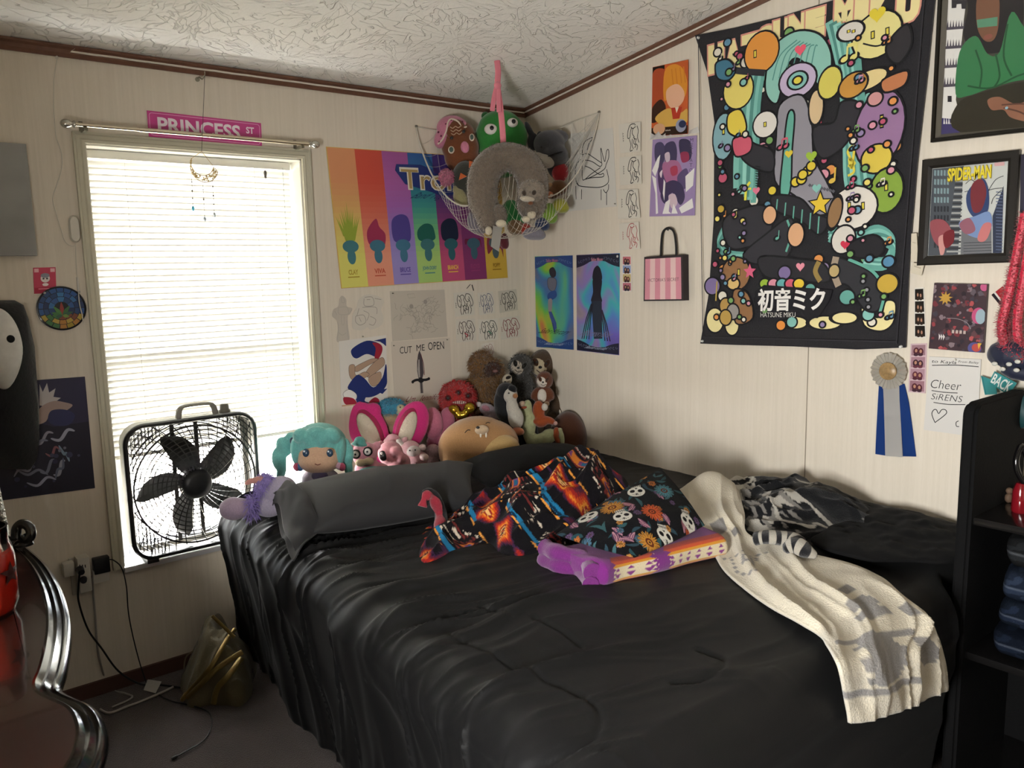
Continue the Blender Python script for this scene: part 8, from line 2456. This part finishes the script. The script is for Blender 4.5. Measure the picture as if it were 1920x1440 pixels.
# ================================================================== outlet, chargers and leads
def wbox(px0, px1, d0, d1, bev=.003):
    a, b = BW(px0[0], px0[1], 0), BW(px1[0], px1[1], 0)
    bm = bmesh.new(); bx(bm, min(a.x, b.x), max(a.x, b.x), -d1, -d0, min(a.z, b.z), max(a.z, b.z), bev=bev); return bm
M_PLW = mat('bdb9b0', rough=.45)
ou = empty('outlet_tower', BW(150, 1100), 'white plug tower with black plugs on the wall beside the window', 'power adapter')
obj('wall_plate', wbox((128, 1046), (160, 1110), .0, .008), M_PLW, ou)
obj('tower', wbox((137, 1040), (166, 1098), .008, .06, .004), M_PLW, ou)
for x in (141, 146, 151): obj('slot', wbox((x, 1050), (x + 2.5, 1055), .0595, .0605, 0), BLACK, ou)
obj('side_adapter', wbox((113, 1052), (136, 1072), .012, .045), M_PLW, ou)
bm = bmesh.new(); c = BW(150, 1068, .062); tube(bm, [c + Vector((0, .004, 0)), c + Vector((0, -.022, -.004))], [.013, .010], 10); tube(bm, [BW(156, 1086, .058), BW(157, 1089, .078)], [.012, .010], 10); obj('black_plug', bm, mat('1a1a20', rough=.4), ou)
ch = tag(obj('charger', wbox((167, 1041), (200, 1063), .03, .06, .004), mat('111112', rough=.4)), 'black wall charger plugged into the white tower', 'charger')
wc = tag(obj('charger', wbox((167, 1064), (199, 1080), .03, .055, .004), M_PLW), 'flat white charger below the black one beside the window sill', 'charger')
def cable(name, lab, pts, r, c_, n=8):
    bm = bmesh.new(); tube(bm, spline(pts, n), r, 6); return tag(obj(name, bm, mat(c_, rough=.5)), lab, 'cable')
F0 = lambda x, y, z=.006: FZ(x, y, z)
cable('power_cord', 'thick black power cord hanging from the plug tower to the carpet', [BW(150, 1070, .085), BW(147, 1100, .07), BW(148, 1130, .05), BW(165, 1180, .04), BW(190, 1215, .04), BW(222, 1258, .04), F0(262, 1282, .02), F0(300, 1284), F0(345, 1290)], .0034, '0e0e0f')
cable('charging_cable', 'thin black charging cable curling over the carpet to its loose end', [BW(200, 1050, .045), BW(212, 1050, .05), BW(228, 1065, .05), BW(237, 1100, .045), BW(241, 1150, .04), BW(252, 1205, .04), F0(268, 1262, .05), F0(282, 1290), F0(315, 1312), F0(355, 1322), F0(390, 1335), F0(397, 1360), F0(382, 1388), F0(350, 1408), F0(328, 1420)], .0022, '121213')
bm = bmesh.new(); tube(bm, [F0(332, 1418), F0(322, 1423)], .005, 8); tag(obj('cable_end', bm, mat('1a1a1b', rough=.4)), 'little plug end of the thin black cable on the carpet', 'plug')
cable('white_cable', 'white cable running along the carpet edge from behind the dresser', [F0(188, 1330, .008), F0(205, 1337), F0(235, 1326), F0(262, 1316), F0(300, 1300), F0(325, 1288)], .0042, '9a928c')
cable('white_cable', 'short white cable loop lying below the plug tower', [BW(172, 1082, .04), BW(178, 1150, .02), BW(185, 1230, .02), F0(205, 1288, .008), F0(235, 1300), F0(248, 1306), F0(238, 1314), F0(210, 1326)], .0036, '8f8a84')
s = Sheet([F0(277, 1274, .03), F0(303, 1278, .03), F0(292, 1299, .008), F0(269, 1294, .008)], (0, -.5, .86), 'a9a6a2', th=.0008)
s.done('cable_label', 'small white paper label folded round the cords on the carpet', 'label')

# cream bag with gold straps crumpled by the bed
bg = empty('shoulder_bag', FZ(415, 1300, 0), 'crumpled cream and brown bag with shiny gold straps on the carpet beside the bed', 'bag')
def bagprint(u, v):
    cols = np.tile(C3('5c543f'), np.shape(u) + (1,)); n = fbm(np.asarray(u) * 18, np.asarray(v) * 18, 1.0, 2); paint(cols, n > .25, '2a241a'); paint(cols, n > .7, '6f664f'); return cols
cb_ = [FZ(385, 1318, .0), FZ(430, 1335, .0), FZ(485, 1318, .0), FZ(500, 1262, .0), FZ(455, 1235, .0), FZ(390, 1250, .0), FZ(365, 1285, .0)]
heap('bag_body', [(p.x - .03, p.y + .03) for p in cb_], [(FZ(440, 1290, .0).x - .02, FZ(440, 1290, .0).y + .02, .15, .075), (FZ(415, 1265, 0).x, FZ(415, 1265, 0).y + .02, .10, .06)], attrmat('m_bag', rough=.7, sheen=.1, bump=.3), th=.05, folds=.05, ff=14, skew=1.0, pattern=bagprint, nr=70, nt=200, zb=.006, seed=21.0, parent=bg)
M_GS = mat('7a673c', rough=.28, metal=.75, bump=.3, bscale=300)
def gp(x, y, h): return FZ(x, y + 0, h)
for pts, r in (([(350, 1300, .03), (342, 1312, .02), (360, 1290, .06), (395, 1250, .14), (425, 1200, .20), (440, 1180, .22)], .008), ([(400, 1320, .03), (408, 1290, .08), (430, 1265, .12), (452, 1235, .15)], .010), ([(352, 1308, .03), (375, 1285, .08), (412, 1250, .14), (455, 1222, .18)], .009), ([(345, 1255, .05), (350, 1230, .10), (375, 1215, .14), (400, 1205, .18)], .003), ([(398, 1155, .30), (412, 1168, .28), (440, 1195, .24)], .006)):
    bm = bmesh.new(); P = spline([gp(*p) for p in pts], 6); tube(bm, P, r, 8, flat=((-.5, -.6, .3), .35)); obj('strap', bm, M_GS if r > .005 else mat('6f6552', rough=.6), bg)
